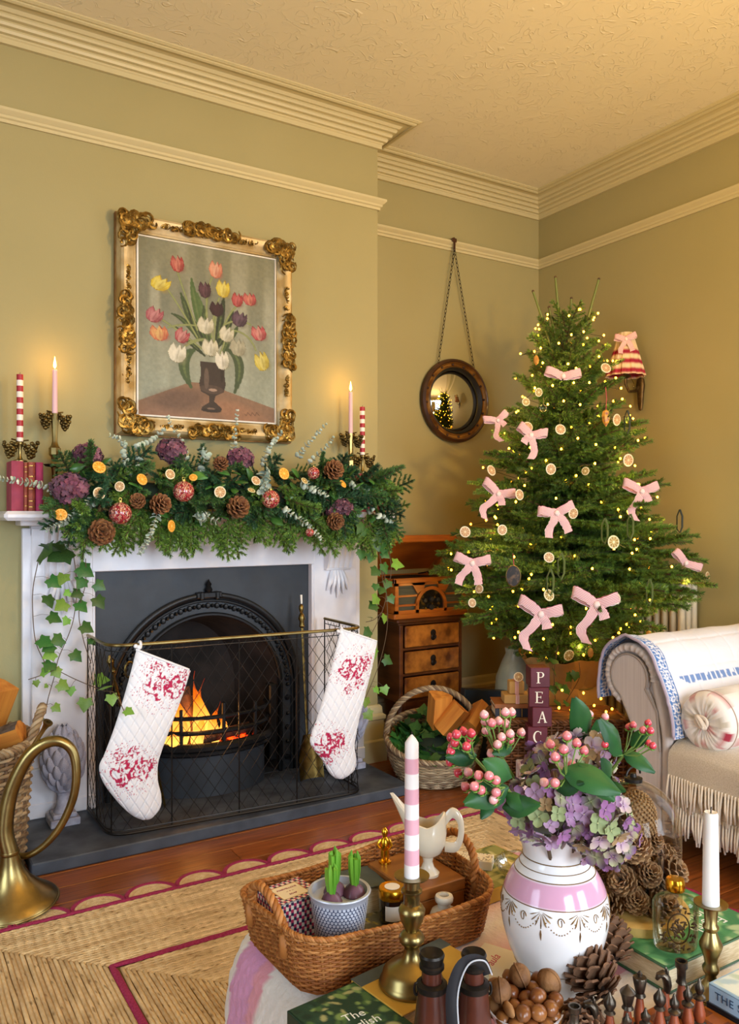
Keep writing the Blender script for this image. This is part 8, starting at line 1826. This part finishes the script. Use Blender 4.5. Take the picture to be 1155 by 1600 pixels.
spray('pink hypericum spray hanging at the lower left of the bouquet', B_([(729, 1202), (746, 1207), (763, 1208), (774, 1215), (724, 1225), (739, 1225), (746, 1221), (749, 1231), (737, 1242), (774, 1235), (769, 1247), (735, 1240)], (1, 0, 1)), [(795, 1230, 742, 1250, 1.3), (800, 1215, 760, 1190, 1.1), (790, 1240, 825, 1265, 1.1), (770, 1250, 752, 1280, 1), (785, 1262, 830, 1258, 1.3)], (790, 1230), 1.13)
spray('coral pink hypericum spray in the top centre of the bouquet', B_([(859, 1158), (886, 1145), (902, 1156), (867, 1178), (881, 1166), (914, 1168), (895, 1190), (847, 1219), (866, 1220)], (1, 0)), [(880, 1200, 940, 1225, 1.5), (905, 1195, 945, 1235, 1.4), (870, 1235, 905, 1225, 1.2)], (885, 1215), 1.14)
spray('red hypericum sprig with long leaves at the right of the bouquet', B_([(983, 1132), (990, 1129), (1014, 1126), (1006, 1137), (1018, 1138), (1015, 1158), (1022, 1162), (944, 1160)], (2, 2, 3), .8), [(973, 1180, 938, 1123, 1.0), (975, 1175, 1030, 1210, .9), (985, 1165, 1015, 1140, 1.0), (955, 1220, 940, 1180, .9), (945, 1225, 975, 1235, 1.1)], (974, 1180), 1.18)
spray('pale pink hypericum sprig standing up behind the hydrangeas', B_([(896, 1112), (922, 1112), (947, 1116)], (0,), .9), [(915, 1155, 905, 1115, 1.6), (930, 1150, 935, 1125, 1)], (920, 1160), 1.3)
# ---- glass cloche with cones
make('cloche_wood', '#c9a45c', 0.45, color2='#b08a44', nscale=3, stretch=(2, 12, 2)); thin_glass('thin_glass', (.97, .97, .95), 0.0, 1.4)
make('cone_brown', '#8a6444', 0.65, color2='#b08a5e', nscale=50, rand=0.2)
t = flat_book('big_green_book', 'large green art book lying under the cloche and perfume bottle', (1.195, .957, TT + .001), .0, .26, .25, .040, 'cover_green', '+y')
print_on(t, leafy(70, 66, '#3f7f52', ['#5fa06a', '#2f6a44', '#86b878', '#4b8f5c', '#b5c99a'], 5, 140, .10), .256, .246, TRS((0, 0, .0404))); text('English\nHouses', .030, 'ink_white', t, TRS((.045, -.055, .0408), (0, 0, PI)), .0001)
CLX, CLY, CLZ = 1.165, .985, TT + .0416
cl = thing('glass_cloche', 'clear glass dome with metal ring on a round wooden base', 'cloche', (CLX, CLY, CLZ))
MB().lathe([(.001, 0), (.092, 0), (.094, .004), (.094, .016), (.088, .020), (.001, .020)], 48).build('wooden_base', 'cloche_wood', cl)
dome = [(.082, .0205), (.082, .13)] + [(.082 * math.cos(a), .15 + .085 * math.sin(a)) for a in np.linspace(.1, 1.45, 14)]; MB().lathe(dome + [], 56, cap=False).build('dome', 'thin_glass', cl, angle=180)
b = MB(); b.lathe([(.016, .234), (.016, .240), (.006, .242), (.005, .248)], 16); b.tube([(.018 * math.cos(a), 0, .246 + .013 * math.sin(a)) for a in np.linspace(-.1, PI + .1, 14)], .002, 6); b.build('metal_ring', 'black_metal', cl)
CB = [joined_cone(.062, .034, 55, 'cone_brown'), joined_cone(.05, .026, 60, 'cone_brown')]; cr = random.Random(3)
for k in range(22):
    lvl = k // 8; a = (k % 8) * PI / 4 + lvl * .4; R_ = .048 if lvl < 2 else .03; p = Vector((CLX + R_ * math.cos(a), CLY + R_ * math.sin(a), CLZ + .024 + lvl * .048 + (k % 2) * .012)); d = Vector((math.cos(a) * .8, math.sin(a) * .8, cr.uniform(.2, .9)))
    o = inst(CB[k % 2], 'pine_cone', M=frame_dir(p - d.normalized() * .012, d, s=cr.uniform(.72, .88))); tag(o, 'brown pine cone inside the glass cloche, ' + where(p.x - CLX, p.y - CLY, p.z, CLZ + .07), 'pine cone', 'pine cones inside the cloche')
make('teasel', '#8a6844', 0.8, color2='#a8865c', nscale=120); tz = MB()
for k in range(420): z = 1 - 2 * (k + .5) / 420; a = k * 2.39996; r = math.sqrt(1 - z * z); tz.sphere((.033 * r * math.cos(a), .033 * r * math.sin(a), .048 * z), .0026, 5, 3)
tz.sphere((0, 0, 0), (.032, .032, .046), 14, 10); o = tz.build('banksia_cone', 'teasel', loc=(CLX - .012, CLY - .018, CLZ + .175), angle=180); tag(o, 'tall bristly seed cone on top inside the glass cloche', 'seed cone')
# ---- perfume flask
thin_glass('bottle_glass', (.93, .91, .84), 0.01, 1.5); make('gold_decal', '#4a3418', 0.45, 0.4); pf_ = thing('perfume_flask', 'flat oval glass scent bottle with gold cap and gilt foliage on the green book', 'bottle', (1.128, .868, TT + .0418), -HEAD - .12)
MB().lathe([(.001, 0), (.031, 0), (.034, .003), (.036, .02), (.037, .07), (.036, .078), (.028, .085), (.013, .089), (.012, .096)], 40, Matrix.Diagonal((1, .62, 1, 1))).build('flask', 'bottle_glass', pf_); MB().lathe([(.001, .006), (.029, .006), (.033, .02), (.034, .06), (.001, .06)], 40, Matrix.Diagonal((1, .58, 1, 1))).build('scent', 'bottle_glass', pf_)
MB().lathe([(.014, .094), (.0155, .096), (.0155, .108), (.0135, .113), (.001, .114)], 28).build('cap', 'bright_gold', pf_)
ey = lambda x: -.62 * math.sqrt(max(0, .0372 ** 2 - x * x)) - .0004
b = MB(); b.tube([(.017 * math.cos(a), ey(.017 * math.cos(a)), .042 + .024 * math.sin(a)) for a in np.linspace(0, 2 * PI, 30)[:-1]], .0013, 5, closed=True)
dr = random.Random(4)
for k in range(110):
    a = dr.uniform(0, 6.28); rr = dr.choice((dr.uniform(0, .012), dr.uniform(.021, .029))); x, z = rr * math.cos(a), .042 + rr * 1.35 * math.sin(a)
    if abs(x) < .034 and .004 < z < .082: b.sphere((x, ey(x), z), (.0036, .0007, .0017), 6, 4, M=Matrix.Translation((x, 0, z)) @ Matrix.Rotation(dr.uniform(0, 3), 4, 'Y') @ Matrix.Translation((-x, 0, -z)))
b.build('gilt_foliage', 'gold_decal', pf_, kind='stuff')
# ---- right candlestick, books, chess
brass_stick('short brass candlestick with white candle at the right edge', (1.118, .795, TT + .001), [(.029, 0), (.030, .003), (.027, .008), (.016, .016), (.009, .026), (.008, .034), (.012, .040), (.013, .046), (.009, .052), (.011, .062), (.017, .078), (.0175, .082), (.012, .094), (.009, .102), (.012, .107), (.012, .110), (.009, .114), (.011, .140)])
make('white_wax', '#f4f0e6', 0.45, sss=0.2); tcw = candle('plain white tapered candle at the right edge of the table', (1.118, .795, TT + .142), .146, .0128, 'white_wax', 0)
t = flat_book('black_book', 'black book under the pale blue one at the right edge', (1.155, .675, TT + .001), .0, .16, .195, .018, 'cover_black', '-x')
t = flat_book('blue_book', 'pale blue book with navy spine title at the right edge', (1.152, .673, TT + .0195), .0, .155, .19, .030, 'cover_blue', '-x'); print_on(t, leafy(40, 40, '#dfe6d8', ['#c9d6c4', '#a9c4c9', '#e9e6d2', '#b9cbb0'], 8, 60, .12), .152, .187, TRS((.0015, 0, .0304)))
text('THE SECRET', .016, 'ink_navy', t, TRS((-.0780, .084, .0155), (PI / 2, 0, -PI / 2)), .0002, 'LEFT', space=1.1)
make('board_wood', '#b5651f', 0.35, color2='#9a5016', nscale=5, stretch=(2, 10, 2), coat=0.3); make('board_dark', '#7a3d14', 0.35, coat=0.3); cbx, cby = .975, .705
cb = thing('chess_board', 'orange-brown wooden chess board under the chess pieces', 'chess board', (cbx, cby, TT + .001), .02); MB().box((0, 0, .006), (.20, .215, .012), bev=.002).build('board', 'board_wood', cb, smooth=False)
sqm = MB().box((0, 0, 0), (.0228, .0228, .0006)).mesh('square', 'board_dark', False)
for i in range(8):
    for j in range(8):
        if (i + j) % 2: inst(sqm, 'square', cb, ((i - 3.5) * .023, (j - 3.5) * .0235, .0122))
make('piece_wood', '#a0522f', 0.35, color2='#6e2e1a', nscale=20, coat=0.3); make('pewter', '#6b6052', 0.35, 0.85, color2='#3a332b', nscale=40)
def piece(kind, px, py, h, lab):
    p = at_z(px, py + h * FPX / 1.22, TT + .014); t = thing('chess_piece', lab, 'chess piece', (p.x, p.y, TT + .0134), -HEAD, group='chess pieces on the board'); s = h / .08
    MB().lathe([(.001, 0), (.0105, 0), (.011, .003), (.0095, .006), (.0098, .009), (.007, .012)], 18, Matrix.Diagonal((1, 1, s, 1))).build('base', 'pewter', t); MB().lathe([(.006, .011), (.0085, .020), (.0085, .026), (.006, .036), (.0045, .046)], 16, Matrix.Diagonal((1, 1, s, 1))).build('body', 'piece_wood', t)
    Hd = {'pawn': [(.0045, .045), (.0085, .048), (.0085, .051), (.004, .055), (.0065, .061), (.0065, .067), (.003, .072), (.0025, .076), (.001, .08)], 'bishop': [(.0045, .045), (.008, .048), (.005, .052), (.0085, .060), (.0085, .066), (.005, .072), (.0025, .076), (.001, .08)], 'rook': [(.0045, .045), (.008, .048), (.006, .052), (.0065, .068), (.009, .071), (.009, .08), (.0065, .08), (.0065, .074), (.001, .074)], 'king': [(.0045, .045), (.0085, .048), (.006, .052), (.008, .060), (.010, .070), (.009, .072), (.003, .073), (.0035, .077), (.001, .08)], 'queen': [(.0045, .045), (.0085, .048), (.006, .052), (.009, .064), (.011, .070), (.0085, .073), (.004, .077), (.001, .08)]}
    if kind == 'knight':
        b = MB(); b.tube([(.002, 0, .044 * s), (.003, 0, .054 * s), (.001, 0, .064 * s), (-.004, 0, .070 * s), (-.010, 0, .068 * s), (-.013, 0, .062 * s)], [.006, .008, .0085, .0075, .0055, .003], 10, flat=.75); b.sphere((.002, -.003, .074 * s), (.002, .0015, .005), 6, 4); b.sphere((.002, .003, .074 * s), (.002, .0015, .005), 6, 4); b.build('horse_head', 'pewter', t)
    else: MB().lathe(Hd[kind], 16, Matrix.Diagonal((1, 1, s, 1))).build('crown', 'pewter', t)
for a in (('king', 1000, 1521, .088, 'chess king, tallest piece in the middle of the board'), ('queen', 981, 1544, .082, 'chess queen just left of the king'), ('bishop', 953, 1555, .072, 'chess bishop beside the metal knight on the left'), ('knight', 926, 1563, .066, 'chess knight at the left by the fallen pine cone'), ('rook', 898, 1577, .062, 'chess rook at the far left beside the nut bowl'), ('bishop', 1031, 1548, .072, 'chess bishop in front of the right knight'), ('knight', 1040, 1513, .080, 'chess knight nearest the green book'),
          ('rook', 1065, 1502, .080, 'chess rook at the back right corner of the board'), ('pawn', 1054, 1557, .066, 'chess pawn between the right bishop and the next pawn'), ('pawn', 1075, 1543, .070, 'chess pawn second from the right edge'), ('pawn', 1093, 1531, .072, 'chess pawn nearest the pale blue book'), ('pawn', 980, 1588, .06, 'chess pawn low in front of the queen'), ('pawn', 1009, 1580, .06, 'chess pawn low in front of the king')): piece(*a)
# ---- loose pine cones by the vase
def big_cone(label, p, d, L_, R):
    t = thing('pine_cone', label, 'pine cone', p, group='open pine cones beside the vase', rot=frame_dir((0, 0, 0), d).to_euler()); MB().lathe([(.001, 0), (R * .3, L_ * .1), (R * .32, L_ * .5), (R * .15, L_ * .85), (.001, L_ * .9)], 8).build('core', 'cone_core', t)
    for M in cone_scales(L_, R, 58, R * .85): inst(CSC2, 'scale', t, M=M)
make('cone_open', '#8a6648', 0.7, color2='#5d4030', nscale=90, rand=0.1); CSC2 = cscale().mesh('scale', 'cone_open', True, 50)
p = at_z(948, 1560, TT + .028); big_cone('largest open pine cone right of the vase foot', (p.x, p.y, TT + .028), (-.2, .3, .55), .07, .036)
p = at_z(962, 1505, TT + .025); big_cone('open pine cone leaning against the green book behind', (p.x, p.y, TT + .024), (.2, .3, .5), .062, .030)
p = at_z(905, 1588, TT + .026); big_cone('open pine cone lying on its side next to the nuts', (p.x, p.y, TT + .024), (-.5, -.6, .25), .055, .030)
# ---- papers, back right group
t = MB().box((0, 0, .002), (.10, .07, .004)).build('greeting_card', 'cover_white', loc=(.888, 1.045, TT + .001), rot=(0, 0, .45)); tag(t, 'white card with pink handwritten name beside the vase', 'card'); text('Paula', .022, 'ink_pink', t, TRS((0, .0, .0042)), .0001, shear=.35)
t2 = MB().box((0, 0, .0015), (.09, .10, .003)).build('note_card', 'cover_blue', loc=(.84, .965, TT + .001), rot=(0, 0, .35)); tag(t2, 'pale blue note card between binoculars and nut bowl', 'card')
t = flat_book('garden_album', 'olive and yellow photo book on the far corner of the ottoman', (1.085, 1.29, TT + .001), .06, .19, .16, .026, 'cover_yellow', '-y'); print_on(t, leafy(60, 50, '#8a8a4e', ['#5d6a38', '#c9c08a', '#3f5230', '#b5b070'], 15, 120, .09), .186, .156, TRS((0, 0, .0264)))
mb_ = thing('match_box', 'small cream patterned box on the olive photo book', 'box', (1.065, 1.315, TT + .0276), .75); MB().box((0, 0, .009), (.040, .085, .018), bev=.001).build('box_body', 'white_card', mb_, smooth=False); print_on(mb_, leafy(40, 80, '#efe6d2', ['#3d3450', '#6b5a3a', '#a9884a', '#efe6d2'], 21, 150, .05), .039, .084, TRS((0, 0, .0184)))
gd_ = thing('glass_dish', 'scalloped pressed-glass dish behind the vase', 'dish', (1.115, 1.215, TT + .0276)); nA = 48; G = np.array([[(r * (1 + f * math.cos(12 * a)) * math.cos(a), r * (1 + f * math.cos(12 * a)) * math.sin(a), z) for a in np.linspace(0, 2 * PI, nA, endpoint=False)] for r, z, f in ((.001, .003, 0), (.03, .003, 0), (.045, .012, .02), (.055, .03, .05), (.058, .032, .05), (.048, .018, .02), (.03, .008, 0), (.001, .008, 0))]); MB().grid(G, closev=True).build('dish', 'bottle_glass', gd_, angle=180)
